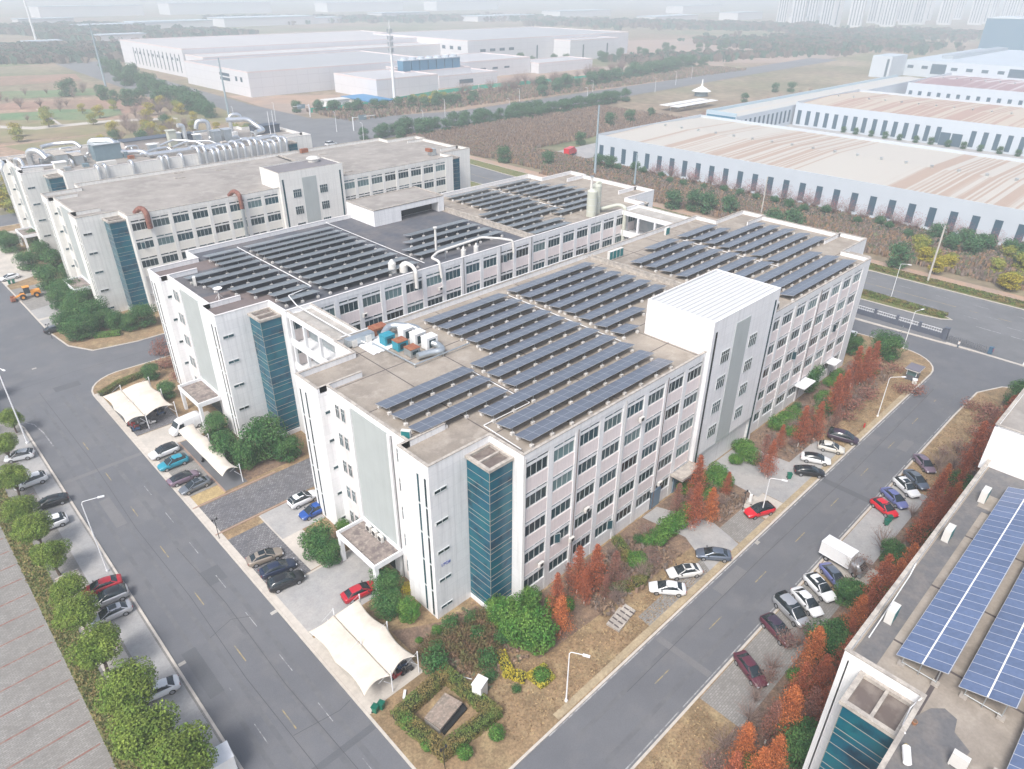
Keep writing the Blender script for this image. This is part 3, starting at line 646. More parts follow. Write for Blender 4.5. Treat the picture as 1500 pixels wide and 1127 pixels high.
# ---- E: the block at lower right, seen from its roof
E = office('office_block', 'block at the lower right corner with two wide blue solar tables on its roof', (0,-73.5,0), 92.5, white, pink, roofA, coping, mirror=True, rows=(), pent=(35.9,54.3,28.,39.1,27.,1), fac=(), seed=5)
b = MB(); b.box(0,92.5,38.,38.5,0,H,0); b.build('side_wall', white, E)
b = MB()
for x in (4.6, 13., 22., 30.): b.box(x-.1,x+.1,.4,38,H+.02,H+.03)
for y in (9., 16.5, 24.): b.box(-8.2,35.5,y-.12,y+.12,H+.02,H+.034)
b.box(-8.4,92,32.6,32.9,H+.02,H+.03)
b.build('roof_joint', joint, E)
b = MB(); b.box(.4,27,36.4,38.1,H+.02,H+.045); b.box(27,35.8,31,38.1,H+.02,H+.05)  # darker grey patches beside the parapet, the hall and the tower corner
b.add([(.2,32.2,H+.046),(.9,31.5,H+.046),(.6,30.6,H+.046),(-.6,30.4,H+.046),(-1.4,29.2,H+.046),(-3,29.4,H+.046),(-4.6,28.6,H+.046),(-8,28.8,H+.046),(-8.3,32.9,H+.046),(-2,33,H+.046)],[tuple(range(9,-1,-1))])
b.build('dark_roof_patch', mat('dark grey roof patch', (.13,.13,.135), .8, c2=(.17,.16,.155), scale=.8, var=.15), E)
b = MB(); b.box(27.6,30.4,34.0,37.0,H+.05,H+.075); b.box(24,26.8,33.2,36.2,H+.046,H+.07); b.build('bare_screed_spot', roofA, E)
b = MB(); parapet(b, [(35.9,28.),(54.3,28.),(54.3,39.1),(35.9,39.1)], .22, 27., 27.4, 0, 1, .04, .1); b.box(36.2,54.0,28.3,38.8,27.,27.08,2); b.build('hall_parapet', [white, coping, roofC], E)
# ---- link bridges between A and B (open loggias)
def bridge(name, label, x0, x1, y0, y1, floors=(0,1,2,3,4), zt=23.0):
    t = thing(name, label, 'bridge', (x0, y0, 0)); w = x1-x0; d = y1-y0
    b = MB(); b.box(0,w,.01,d-.01,zt-1.1,zt-.6); 
    for (a,c) in ((0,.22),(w-.22,w)): b.box(a,c,.01,d-.01,zt-.6,zt)
    for q in range(1,5): b.box(0,w,.01,d-.01,q*FL-.2,q*FL+.25); b.box(0,.2,.01,d-.01,q*FL+.25,q*FL+1.15); b.box(w-.2,w,.01,d-.01,q*FL+.25,q*FL+1.15)
    b.build('bridge_deck', trim, t)
    for y in (.4, d*.36, d*.68, d-.5):
        for x in (.02, w-.45):
            c = MB(); c.box(x, x+.42, y-.2, y+.2, 0, zt-1.1); c.build('bridge_column', trim, t)
    c = MB(); c.box(.25,w-.25,.3,d-.3,zt-.6,zt-.55); c.build('bridge_roof', concrete, t)
    c = MB(); c.box(-.05,.27,.02,d-.02,zt,zt+.1); c.box(w-.27,w+.05,.02,d-.02,zt,zt+.1); c.build('bridge_coping', coping, t)
    c = MB(); c.box(w-1.2,w-.9,.1,d-.1,0,zt-1.15); c.build('inner_wall', mat('grey inner wall', (.42,.44,.45), .7, c2=(.30,.36,.38), scale=.5), t)
    return t
bridge('link_bridge', 'open concrete loggia bridging the gap between the two front blocks at their near ends', .3, 4.6, 38.5, 52.8)
bridge('link_bridge', 'loggia bridge with a white frame joining the two front blocks at their far ends', 84.2, 90.4, 38.5, 52.8)

# ================================================================ SOLAR ROWS
solA = brickmat('dark blue solar cells', (.115,.132,.17), (.42,.44,.47), 1.66, 1.26, .022, .28, var=.06, spec=.6)
solB = brickmat('slate solar cells', (.165,.19,.21), (.38,.40,.42), 1.66, 1.26, .022, .3, var=.06, spec=.6)
solE = brickmat('bright blue solar cells', (.125,.17,.285), (.48,.50,.54), 1.02, 1.68, .024, .25, var=.08, spec=.6)
pframe = mat('module frame', (.5,.5,.5), .5, .3)
blockm = mat('ballast block', (.60,.58,.55), .9, var=.1, scale=2, rand=.12)
ft = MB(); ft.box(-.22,.22,-.2,.2,0,.34,0); ft.cyl((0,0,.34),(0,0,.95),.035,n=5,m=1); FT_HI = ft.mesh('footing', [blockm, galv])
ft = MB(); ft.box(-.22,.22,-.2,.2,0,.34,0); FT_LO = ft.mesh('footing', [blockm, galv])
def solar_row(L, m, label, group, loc, lo=True, step=3.3):
    t = thing('solar_row', label, 'solar panels', loc, group=group)
    s = MB(); z0, z1, W_ = .62, 1.05, 2.5
    s.add([(0,0,z1),(L,0,z1),(L,W_,z0),(0,W_,z0)], [(0,1,2,3)], 0)
    s.add([(0,0,z1-.05),(L,0,z1-.05),(L,W_,z0-.05),(0,W_,z0-.05),(0,0,z1),(L,0,z1),(L,W_,z0),(0,W_,z0)], [(3,2,1,0),(0,1,5,4),(1,2,6,5),(2,3,7,6),(3,0,4,7)], 1)
    s.build('panel_surface', [m, pframe], t)
    r_ = MB(); r_.box(.1,L-.1,.15,.2,z1-.16,z1-.10); r_.box(.1,L-.1,W_-.25,W_-.2,z0-.04,z0+.0); r_.build('mounting_rail', galv, t)
    n = max(2, round(L/step)+1)
    for i in range(n):
        x = .4+(L-.8)*i/(n-1); obj('footing', FT_HI, t, (x,.1,0))
        if lo: obj('footing', FT_LO, t, (x,W_-.3,0))
    return t
Z = H+.04
gA = 'solar rows on the front block, near half'
for i,(x0,x1,y) in enumerate([(2.2,29.8,1.25),(2.3,29.9,4.5),(2.6,30,7.95),(9.5,30.1,11.2),(9.7,30.1,14.4),(9.8,30,17.8),(14.0,29.8,20.9),(14.2,29.9,23.9),(14,29.8,27.2),(14,29.7,30.2),(13.8,29.6,33.3),
        (31.6,35.6,11.3),(31.6,41.5,14.5),(31.9,52.,17.9),(32,52,21.1),(31.8,52,24.2),(31.7,51.6,27.2),(31.5,51.4,30.3),(31.4,51.6,33.4)]):
    solar_row(x1-x0, solA, ('%s long solar row from the front edge of the near roof half'%ORD[i] if i < 11 else '%s row from the white stair hall in the rows by the gutter'%ORD[i-11]), gA, (x0,y,Z))
for (x0,x1,y),w in zip([(-5.6,8.1,10.9),(-5.4,8.6,14.5),(-5.4,8.6,17.8)], ['nearest the stub wall', 'in the middle of the three', 'beside the bare screed']):
    solar_row(x1-x0, solA, 'short solar row over the front entrance bay, '+w, 'short rows over the entrance bay', (x0,y,Z))
for i,(x0,x1,y) in enumerate([(63.4,88.5,1.1),(63.5,88.4,4.3),(63.4,88.2,7.5),(58.3,76.2,11.2),(58.1,76.2,14.6),(58.1,76.2,18.1),(58.1,75.6,21.4),(57.9,75.6,24.6),(57.8,75.7,27.8),(66,74.8,30.8),(77.5,98.2,11.1),(77.8,98,14.6),(77.8,98.5,18.1),(77.6,98.5,21.4),(77.5,98,24.6),(77.5,89,27.7),(77.2,89,30.8)]):
    solar_row(x1-x0, solA, ('%s solar row from the facade edge, far half of the front roof'%ORD[i] if i < 3 else '%s row of the gutter-side stack on the far half of the front roof'%ORD[i-3] if i < 10 else '%s row of the far end stack on the front roof'%ORD[i-10]), 'solar rows on the front block, far half', (x0,y,Z), lo=False)
Z = H+.065
gB = 'solar rows on the dark roof of the second block'
ys = [55.7,58.9,62.3,65.7,69.2,72.5,75.9,78.9,81.7,84.6]
for i,y in enumerate(ys):
    x0 = 1.4 if y < 60 or y > 77 else {62.3:-.6,65.7:-2.3,69.2:-4.3,72.5:-4.8,75.9:-5.6}.get(y,1.4)
    solar_row(7.9-x0, solB, 'short slate row at the near end of the dark roof, %s from inner facade'%ORD[i], 'near-end rows on the dark roof', (x0,y,Z), lo=False)
    solar_row(19, solB, 'slate row in the main dark roof stack, %s from the inner facade'%ORD[i], gB, (9.4,y,Z), lo=False)
for i,(x0,x1,y) in enumerate([(30.8,52.3,58.6),(30.8,52.2,62.),(33.7,52.2,65.7),(36.5,52.5,69.4)]):
    solar_row(x1-x0, solB, 'slate row by the raised roof room, %s from the inner facade'%ORD[i], 'rows beside the white pipe', (x0,y,Z), lo=False)
for i,(x0,x1,y) in enumerate([(56.2,67.6,53.3),(56.2,69,56.5),(56.3,65.8,59.8),(56.3,74.5,63.),(56.3,74.5,66.4),(57.3,74.9,70.0),(61.5,76.2,73.2),(61.5,76.,76.5),(61.7,75,79.6),(61.6,75,83.),(61.6,75,86.6),(77,89,79.6),(77,89,83.),(77,89,86.6),(77.5,92,70),(77.5,92,73.2),(77.5,92,76.5),(71,82,60),(76,92,66.4),(76,88,63.)]):
    solar_row(x1-x0, solB, ('%s row in the gutter-side stack of the pale second roof'%ORD[i] if i < 11 else '%s row in the far end stack of the pale second roof'%ORD[i-11]), 'rows on the pale far half of the second roof', (x0,y,H+.03), lo=False)
def solar_table(x0, x1, yl, label, loc):
    t = thing('solar_table', label, 'solar panels', loc); L = x1-x0; s = MB(); W_ = 3.4; z0, z1 = .95, 1.9
    s.add([(0,-W_,z1),(L,-W_,z1),(L,0,z0),(0,0,z0)], [(0,1,2,3)], 0)
    s.add([(0,-W_,z1-.05),(L,-W_,z1-.05),(L,0,z0-.05),(0,0,z0-.05),(0,-W_,z1),(L,-W_,z1),(L,0,z0),(0,0,z0)], [(3,2,1,0),(0,1,5,4),(1,2,6,5),(2,3,7,6),(3,0,4,7)], 1)
    s.build('panel_surface', [solE, pframe], t)
    r_ = MB(); r_.box(0,L,-W_/2-.07,-W_/2+.03,(z0+z1)/2-.04,(z0+z1)/2+.035)
    r_.build('middle_rail', trim, t)
    for k in range(int(L/3)+1):
        x = .3+k*3.0
        for yy, zt in ((-.5,z0+.1),(-1.7,(z0+z1)/2-.05),(-2.9,z1-.15)):
            l = MB(); l.cyl((x,yy,.0),(x,yy,zt),.04,n=5); l.build('leg', galv, t)
        for yy in (-.5,-2.9):
            l = MB(); l.box(x-.25,x+.25,yy-.25,yy+.25,0,.22); l.build('ballast_block', coping, t)
        l = MB(); l.cyl((x,-.5,.3),(x,-2.9,.3),.035,n=5); l.build('cross_bar', galv, t)
solar_table(2.2,31.8,-37.6,'wide bright blue solar table nearest the parapet of the lower right roof',(2.2,-37.9,H+.05))
solar_table(2.2,31.8,0,'wide bright blue solar table, second from the parapet of the lower right roof',(2.6,-42.1,H+.05))
solar_table(-4,31.8,0,'bright blue solar table cut by the bottom right corner of the photo',(-3.4,-46.3,H+.05))
# ================================================================ ROOF EQUIPMENT
def ac_unit(name, label, loc, rz, sz=(.95,.4,1.35), fans=2, group=None, m=acwhite, cat='air conditioner'):
    t = thing(name, label, cat, loc, rz, group); a, d, h = sz; b = MB()
    b.box(-a/2,a/2,-d/2,d/2,.08,h); b.box(-a/2+.03,-a/2+.12,-d/2,d/2,0,.08); b.box(a/2-.12,a/2-.03,-d/2,d/2,0,.08)
    b.build('casing', m, t)
    for k in range(fans):
        z = h*(k+.5)/fans+.03; f_ = MB(); f_.cyl((0,-d/2-.02,z),(0,-d/2+.01,z),min(a,h/fans)*.38,n=16); f_.build('fan_grille', black, t)
    f_ = MB(); f_.box(-a/2+.04,a/2-.04,d/2,d/2+.012,.15,h-.08); f_.build('coil', mat('condenser coil', (.01,.16,.17), .5), t)
    return t
ac_unit('air_conditioner', 'tall white condenser at the parapet by the stub wall of the front roof', (-6.9,10.2+1.7,H+.04), 2.2, (1.1,.45,1.5))
ac_unit('air_conditioner', 'grey condenser on the front roof just right of the white metal roof', (56.2,1.2,H+.04), 0, (1.3,.8,1.5), 1)
ac_unit('air_conditioner', 'second grey condenser right of the white metal roof', (58.0,1.4,H+.04), 0, (1.3,.8,1.4), 1)
for k in range(4): ac_unit('air_conditioner', 'teal-sided condenser, %s in the line by the expansion gutter'%ORD[k], (57.2+k*1.05,34.5,H+.04), math.pi, (.95,.6,1.7), 2, 'teal-sided condensers in a line')
ac_unit('air_conditioner', 'pale condenser against the left parapet of the front roof, far half', (78,36.2,H+.04), math.pi, (1.3,.5,1.6))
ac_unit('air_conditioner', 'green-sided condenser near the front edge of the dark roof', (-5.0,75.0,H+.06), 1.2, (1.1,.5,1.5))
for (x,y,w) in ((29.0,-36.6,'under the stair hall'),(20.2,-36.0,'middle of three'),(6.4,-36.1,'nearest the corner')): ac_unit('air_conditioner', 'white condenser behind the lower right roof parapet, '+w, (x,y,H+.05), math.pi, (1.3,.6,1.4))
ac_unit('air_conditioner', 'white condenser standing at the bottom edge of the lower right roof', (-3.2,-44.0,H+.05), -math.pi/2, (1.0,.45,1.2), 0)
for k in range(3): ac_unit('air_conditioner', 'off-white condenser on the entrance canopy, %s from the left'%ORD[k], (-8.4,20.2-k*1.35,4.53), -math.pi/2, (1.0,.4,.95), 1, 'condensers on the entrance canopy')
for (x,z,w) in ((3.0,5.05,'on the wall near the teal glass corner'),(8.6,5.6,'on the wall above the barred window'),(11.3,8.9,'high on the pink wall'),(21.3,18.2,'on the wall beside an open window'),(27.9,4.2,'over the grey door')): ac_unit('air_conditioner', 'small white condenser '+w, (x,-.35,z), 0, (.85,.35,.65), 1)
for (x,z,w) in ((14,17.9,'left'),(30.5,18.2,'right')): ac_unit('air_conditioner', 'small condenser under a window of the second block, %s one'%w, (x,52.5,z), 0, (.85,.35,.65), 1)
# scrubber cluster at the rear left of A's roof
def machine(name, label, cat, loc, rz=0, parts=(), group=None):
    t = thing(name, label, cat, loc, rz, group)
    for n_, m_, fn in parts: b = MB(); fn(b); b.build(n_, m_, t)
    return t
for i,(p,w,top) in enumerate([((533,487),'nearest the left parapet',bluebox),((544,496),'with a rusty top, in the middle',rust)]):
    pass
def blower(label, loc, s=(1.7,1.5,1.5), top=rust, body=bluebox, rz=0):
    a,d,h = s
    return machine('exhaust_scrubber', label, 'scrubber', loc, rz, [('housing', body, lambda b: b.box(-a/2,a/2,-d/2,d/2,.15,h)), ('top_plate', top, lambda b: b.box(-a/2-.05,a/2+.05,-d/2-.05,d/2+.05,h,h+.08)),
        ('skid', galv, lambda b: (b.box(-a/2,a/2,-d/2,-d/2+.15,0,.15), b.box(-a/2,a/2,d/2-.15,d/2,0,.15))), ('access_hatch', mat('dark hatch', (.02,.05,.06), .5), lambda b: b.box(-a*.3,a*.3,-d/2-.02,-d/2+.01,.4,h-.3))])
blower('blue enamel scrubber box at the left of the roof cluster', (*(5.9,33.8),H+.04), top=bluebox)
blower('blue scrubber box with a rusty orange top plate in the roof cluster', (*(6.2,31.1),H+.04))
blower('grey scrubber box with a rusty square lid at the right of the cluster', (*(6.4,28.6),H+.04), (1.6,1.6,1.2), rust, galv)
blower('rust-red flat box behind the blue boxes', (*(6.9,37.6),H+.04), (2.4,1.6,1.2), rust, rust)
for p,w in (((596,494),'left'),((613,501),'middle'),((629,507),'right')):
    blower('white condenser block, %s one of the three behind the scrubbers'%w, (*{'left':(8.8,33.2),'middle':(9.1,30.8),'right':(9.5,28.6)}[w],H+.04), (1.9,1.4,1.9), whitep, whitep)
def duct(name, label, pts, r, m=galv, n=10, group=None, cat='duct', sup=()):
    P0 = Vector(pts[0]); t = thing(name, label, cat, pts[0], group=group)
    b = MB(); b.tube([Vector(p)-P0 for p in pts], r, n, 0); b.build('pipe', m, t)
    rg = MB()
    for i in range(len(pts)-1):
        a, c = Vector(pts[i])-P0, Vector(pts[i+1])-P0; L_ = (c-a).length
        if L_ < 1.2: continue
        for k in range(1, max(2, int(L_/2.2))):
            q = a+(c-a)*(k/max(2, int(L_/2.2))); d = (c-a).normalized(); rg.cyl(q-d*.04, q+d*.04, r*1.06, n=n, caps=True)
    if rg.v: rg.build('flange', m, t)
    for s in sup:
        l = MB(); l.box(s[0]-P0.x-.06,s[0]-P0.x+.06,s[1]-P0.y-.06,s[1]-P0.y+.06,s[2]-P0.z,s[3]-P0.z); l.build('support', galv, t)
    return t
a = (6.5,35.4); c = (9.4,34.5); d_ = (6.7,29.4)
duct('exhaust_duct', 'galvanised duct arching over the roof cluster with an orange patch', [(a[0],a[1],23.2),(a[0]+1.5,a[1]+.8,23.7),(c[0],c[1]+.3,23.7),(c[0]+1.4,c[1]-1.2,23.4),(c[0]+1.3,c[1]-2.6,22.9)], .55, galv, 10)
a = (6,26.8); c = (10.1,26.9)
duct('exhaust_duct', 'corrugated galvanised duct curling around the right end of the cluster', [(a[0],a[1],22.9),(a[0]+2.0,a[1]-.3,22.9),(c[0]-.4,c[1]-1.3,22.9),(c[0],c[1]+.6,23.0),(c[0]-.8,c[1]+1.6,23.4)], .5, galv, 10)

machine('air_handler', 'long galvanised air handler at the left parapet beside the bridge', 'air handler', (*(3.5,36.7),H+.04), 0, [('housing', galv, lambda b: b.box(-2.6,1.8,-.6,.6,.3,1.3)), ('frame', galv, lambda b: (b.box(-2.6,-2.5,-.6,.6,0,.3), b.box(1.7,1.8,-.6,.6,0,.3), b.box(-.4,-.3,-.6,.6,0,.3))), ('intake', acwhite, lambda b: b.box(-2.0,-1.2,-.75,-.6,.1,1.1)), ('intake', acwhite, lambda b: b.box(.3,1.2,-.75,-.6,.1,1.1))])
# cable trays (galvanised) on A
p1,p2,p3,p4 = (4,34.8),(4.4,25.3),(14.1,25.2),(14.1,23.5)
duct('cable_tray', 'galvanised conduit framing the equipment cluster on the front roof', [(*p1,22.75),(*p2,22.75),(*p3,22.75)], .11, galv, 6, cat='conduit', sup=[(p1[0],p1[1],H,22.75),(p2[0],p2[1],H,22.75),((p1[0]+p2[0])/2,(p1[1]+p2[1])/2,H,22.75),((p3[0]+p2[0])/2,(p3[1]+p2[1])/2,H,22.75)])
duct('cable_tray', 'white cable tray between the solar groups of the front roof', [(9.1,19.6,22.5),(9.0,8.0,22.5),(1.4,8.1,22.5),(1.2,1.6,22.5)], .07, whitep, 6, cat='conduit')
duct('cable_tray', 'white cable tray crossing the long solar groups of the front roof', [(30.8,11,22.5),(30.8,34.5,22.5)], .07, whitep, 6, cat='conduit')
duct('cable_tray', 'white cable tray on the far half of the front roof', [(76.9,10.5,22.5),(76.9,31.5,22.5)], .07, whitep, 6, cat='conduit')
duct('cable_tray', 'white cable tray running from the dark roof over the link bridge', [(8.6,88,22.75),(8.7,60,22.75),(3.2,57.5,23.35),(2.2,53,23.35),(2.2,38.8,23.3),(3.4,35,22.7)], .1, whitep, 6, cat='conduit', sup=[(8.7,62,H,22.75),(8.65,72,H,22.75),(8.6,82,H,22.75)])
duct('cable_tray', 'white cable tray crossing the dark roof towards the stair hall', [(29.7,56,22.8),(29.7,90.5,22.8)], .07, whitep, 6, cat='conduit')
duct('cable_tray', 'white cable tray on the pale far half of the second roof', [(76.,62,22.5),(76.,88,22.5)], .07, whitep, 6, cat='conduit')
# parapet pipe of A, left edge
duct('parapet_pipe', 'pale pipe lying along the left parapet of the front roof', [(1,38.4,23.3),(40,38.4,23.3),(54,38.4,23.3)], .09, whitep, 6, cat='pipe')
# B's white pipes and towers
wy = 53.6
duct('air_duct', 'cream elbow duct crossing the eaves of the second block, left one', [(25.2,57.2,H+.1),(25.2,55.8,24.1),(25.0,53.2,24.1),(25.0,52.3,23.4),(25.0,52.3,20.2)], .36, acwhite, 10)
duct('air_duct', 'cream duct loop along the parapet of the second block', [(30.8,52.4,20.6),(30.8,52.9,23.6),(30.8,55.2,23.7),(33.2,56.3,24.0),(44.2,56.3,24.4),(47.2,54.2,24.0),(49.2,52.7,23.5),(49.2,52.4,21)], .25, acwhite, 8, sup=[(35,56.3,H,24),(39.5,56.3,H,24.2),(43,56.3,H,24.3)])
for x,h,w in ((38.0,3.0,'left'),(41.2,3.2,'right')):
    machine('vent_stack', 'squat cream vent box under the duct loop, %s one'%w, 'vent', (x,54.6,H), 0, [('housing', acwhite, lambda b: b.cyl((0,0,0),(0,0,1.5),.5,n=10)), ('cowl', acwhite, lambda b: b.cyl((0,0,1.5),(0,0,2.1),.3,.15,n=10))])
machine('vent_stack', 'slim white chimney pole with a cap on the dark roof', 'chimney', (35.2,59.4,H), 0, [('pole', acwhite, lambda b: b.cyl((0,0,0),(0,0,5.2),.22,n=10)), ('cap', acwhite, lambda b: b.cyl((0,0,5.2),(0,0,5.4),.42,n=10))])
for (x,y,w) in ((23.0,56.6,'taller'),(24.6,55.4,'shorter')):
    machine('cooling_tower', '%s cream cooling tower at the parapet of the dark roof'%w, 'cooling tower', (x,y,H), 0, [('drum', acwhite, lambda b: b.cyl((0,0,.3),(0,0,2.0 if w=='taller' else 1.6),.75,.7,n=12)), ('dome', acwhite, lambda b: b.cyl((0,0,2.0 if w=='taller' else 1.6),(0,0,2.7 if w=='taller' else 2.1),.7,.2,n=12)), ('foot', galv, lambda b: b.box(-.6,.6,-.6,.6,0,.3))])
tankm = mat('cream glassfibre tank', (.50,.515,.44), .5, var=.06, scale=1)
for i,((x,y),w) in enumerate([((77.0,56.0),'left'),((79.6,57.0),'right')]):
    machine('storage_tank', 'tall cream storage tank, %s one of the pair on the second roof'%w, 'tank', (x,y,H), 0, [('shell', tankm, lambda b: b.cyl((0,0,0),(0,0,5.6+i*.6),1.15,n=16)), ('hoop', frame, lambda b: [b.cyl((0,0,z),(0,0,z+.08),1.18,n=16) for z in (1.2,2.6,4.0)]), ('dome', tankm, lambda b: b.cyl((0,0,5.6+i*.6),(0,0,6.1+i*.6),1.15,.5,n=16))])
duct('tank_pipe', 'cream pipe with a gooseneck on top of the right storage tank', [(79.6,57,28.4),(79.6,57,29.2),(80.4,56.6,29.2),(80.4,56.6,28.6)], .3, tankm, 8, cat='pipe')
machine('vent_stack', 'thin grey vent rising from the left storage tank', 'vent', (77.0,56.4,27.9), 0, [('pole', acwhite, lambda b: b.cyl((0,0,0),(0,0,3.0),.3,n=8)), ('cap', galv, lambda b: b.cyl((0,0,3.0),(0,0,3.2),.4,n=8))])
duct('tank_pipe', 'cream duct running from the tanks down the wall', [(81,56.5,23),(84.5,54.2,23.8),(84.6,52.3,23.6),(84.6,52.3,12)], .45, tankm, 8, cat='pipe')
def dish(b):
    rows = [[(.0+r*math.cos(a), r*math.sin(a), 1.5+.35*(r/.7)**2) for a in [k*math.pi/8 for k in range(16)]] for r in (.05,.3,.5,.75)]; b.grid(rows, close=True)
machine('satellite_dish', 'white satellite dish on a tripod beside the stub wall of the dark roof', 'satellite dish', (-4.6,66.3,H+.05), 0, [('reflector', whitep, dish), ('mast', whitep, lambda b: (b.cyl((0,0,0),(0,0,1.5),.05,n=6), b.cyl((0,0,.9),(.7,0,0),.03,n=5), b.cyl((0,0,.9),(-.4,.6,0),.03,n=5), b.cyl((0,0,.9),(-.4,-.6,0),.03,n=5)))])
# C's rusty ducts
rustd = mat('dark red rust', (.17,.065,.05), .8, c2=(.25,.12,.09), scale=1.4, var=.2)
duct('rusty_duct', 'red-brown rusty duct bending over the eaves, left one of the two', [(2.6,126.5,H+.3),(3.4,125.6,23.7),(3.8,124.0,23.7),(3.9,122.9,23.0),(3.9,122.9,19.6)], .6, rustd, 10)
duct('rusty_duct', 'red-brown rusty duct joined to a long grey pipe down the facade', [(24.6,126.8,H+.3),(25.2,125.4,23.8),(25.4,124,23.8),(25.5,122.8,23.2),(25.5,122.8,20.0)], .52, rustd, 10)
duct('wall_duct', 'grey galvanised pipe descending the cream facade', [(25.5,122.8,19.9),(25.5,122.8,12)], .42, galv, 10)
machine('hall_skylight', 'pale octagonal vent crown on the dark stair hall roof', 'roof vent', (50.2,130.4,26.45), 0, [('drum', acwhite, lambda b: b.cyl((0,0,0),(0,0,.8),1.5,n=8)), ('lid', acwhite, lambda b: b.cyl((0,0,.8),(0,0,1.25),1.9,1.2,n=8))])
machine('roof_fan', 'rusty orange fan box at the left edge of the bare roof', 'fan', (63.8,160.4,H), 0, [('housing', rust, lambda b: b.box(-1.2,1.2,-.5,.5,.2,1.4)), ('feet', galv, lambda b: b.box(-.9,.9,-.4,.4,0,.2))])
machine('roof_fan', 'rusty fan with grey hood at the far corner of the bare roof', 'fan', (91,131.5,H), 0, [('housing', galv, lambda b: b.box(-.9,.9,-.9,.9,.2,2.0)), ('hood', rust, lambda b: b.box(-1.8,-.6,-1.1,1.1,1.3,2.2)), ('feet', galv, lambda b: b.box(-.7,.7,-.7,.7,0,.2))])
# D's roof: silver ducts
g1 = 'row of elbow ducts along the far roof edge'
for k in range(15):
    x = 38+k*2.05+rnd.uniform(-.35,.35); h = 24.5+rnd.uniform(-.9,.8)
    duct('elbow_duct', '%s silver elbow duct from the left in the dense row over the roof edge'%ORD[k], [(x,181.5,h-.9),(x,180,h-.3),(x,177.6,h-.3),(x,176.7,h-1.2),(x,176.7,18.2)], .52, silver, 8, group=g1)
g2 = 'thin elbow ducts on the far block'
for k,x in enumerate((10,12,19,27.2,28.8,33)): duct('elbow_duct', '%s thin silver elbow duct from the left over the roof edge'%ORD[k], [(x,180,22.8),(x,178.4,23.6),(x,177.0,23.5),(x,176.8,22.4),(x,176.8,18)], .42, silver, 8, group=g2)
Zd = H+.05
def base(pt): return pt
mains = [
 ('long twin silver header ducts running the length of the far roof', [(26,184,23.4),(46,183,23.6),(66,183,24.3)], .6),
 ('second silver header duct beside the long twin header', [(26,185.7,23.4),(45,185,23.7),(60,185.6,24.3)], .5),
 ('big silver duct rising over the blue-grey box and bending down', [(14,196,24),(14,194.5,29.3),(19.5,191.5,29.3),(20.4,190,24.2),(26,188.6,24.0),(27,184.8,22.6)], .95),
 ('silver arch duct left of the blue-grey box', [(2.5,200,27.6),(6,201,28.0),(11,198,28.4),(12,196.6,26.5)], .75),
 ('silver horizontal duct feeding the blue-grey box', [(1,195.5,25.2),(11,194.5,25.2)], .8),
 ('large silver gooseneck near the left end of the far roof', [(-1.6,197,H),(-1.6,197,27.5),(.5,194,28.0),(1.6,192,25)], 1.15),
 ('smaller silver gooseneck at the left corner of the far roof', [(-5.6,195,H),(-5.6,195,25.7),(-4.6,192.6,25.7),(-4.4,192.2,23.5)], .7),
 ('low silver duct behind the corner parapet of the far roof', [(-5.4,190.5,23.2),(-1.5,190,23.2),(2.2,189.2,23.1)], .6),
 ('silver duct on the outer wall at the extreme left corner', [(-7.6,202,23.6),(-7.6,199,23.6),(-8.9,198,22.6),(-8.9,198,15)], .45),
 ('tall silver elbow standing behind the headers, left one', [(42,196,H),(42,196,30.6),(40.2,195.6,30.8)], .9),
 ('tall silver elbow standing behind the headers, right one', [(50.6,197.5,H),(50.6,197.5,31),(47.4,198,31.2),(46.8,198.3,28)], 1.0),
 ('silver S-shaped duct at the right end of the far roof', [(57,198,30.2),(64,196.6,30.0),(65.6,194.6,27.0),(66.6,191,25.6),(62.5,189,25.6)], 1.05),
 ('silver hood duct topping the S-shaped duct', [(60,202,H),(60,202,31.4),(63.4,201.4,31.4),(63.6,201.2,28)], .85),
 ('slim wavy silver duct crossing the middle of the far roof', [(33,195,23.6),(38,195.6,25.2),(43,191,24.6),(45,188,22.8)], .45),
 ('slim silver duct lying beside the wavy one', [(36,191.5,23.3),(41,192.5,24.6),(47,189.4,24.4),(49,187.6,22.8)], .42),
 ('silver duct curving in front of the sheds', [(24.5,186.9,23.2),(29,188.2,24.2),(33.6,189,24.2),(34.4,187,22.8)], .45),
 ('white pipe run along the far roof to the right end', [(52,182.6,24.7),(60,183,24.9),(67,184,25)], .35)]
for lab, pts, r in mains: duct('silver_duct', lab, [(p[0],p[1],p[2] if p[2] < 23 else 23+(p[2]-23)*.72) for p in pts], r*.72, silver, 10)
def boxy(label, x, y, a, d, h, m=galv, cap=None, z=0, rz=0, name='roof_housing'):
    h *= .82
    parts = [('housing', m, lambda b: b.box(-a/2,a/2,-d/2,d/2,.12,h)), ('plinth', coping, lambda b: b.box(-a/2-.1,a/2+.1,-d/2-.1,d/2+.1,0,.12))]
    if cap: parts.append(('roof_plate', cap, lambda b: b.box(-a/2-.25,a/2+.25,-d/2-.25,d/2+.25,h,h+.18)))
    return machine(name, label, 'roof housing', (x,y,Zd+z), rz, parts)
slate = mat('blue grey sheet', (.20,.28,.32), .5, .2, var=.08, scale=1)
dshed = mat('dark shed roof', (.08,.10,.13), .6, var=.1, scale=.6)
boxy('big blue-grey corrugated housing in the middle of the far roof', 17.0,191.5,7.4,4.0,5.4,slate,galv)
boxy('beige shed with a flat dark roof behind the ducts', 33,202,17,5,3.2,mat('beige shed wall',(.5,.45,.42),.8,var=.08,scale=.5),dshed)
boxy('low dark-roofed shed right of the beige shed', 44,205,7,4,2.6,dshed,dshed)
boxy('small dark sheds at the right end of the far roof', 71,200,9,4.5,3.2,dshed,dshed)
boxy('cream stair box near the left corner of the far roof', 3.2,186.6,3.0,2.2,2.2,creamp,whitep)
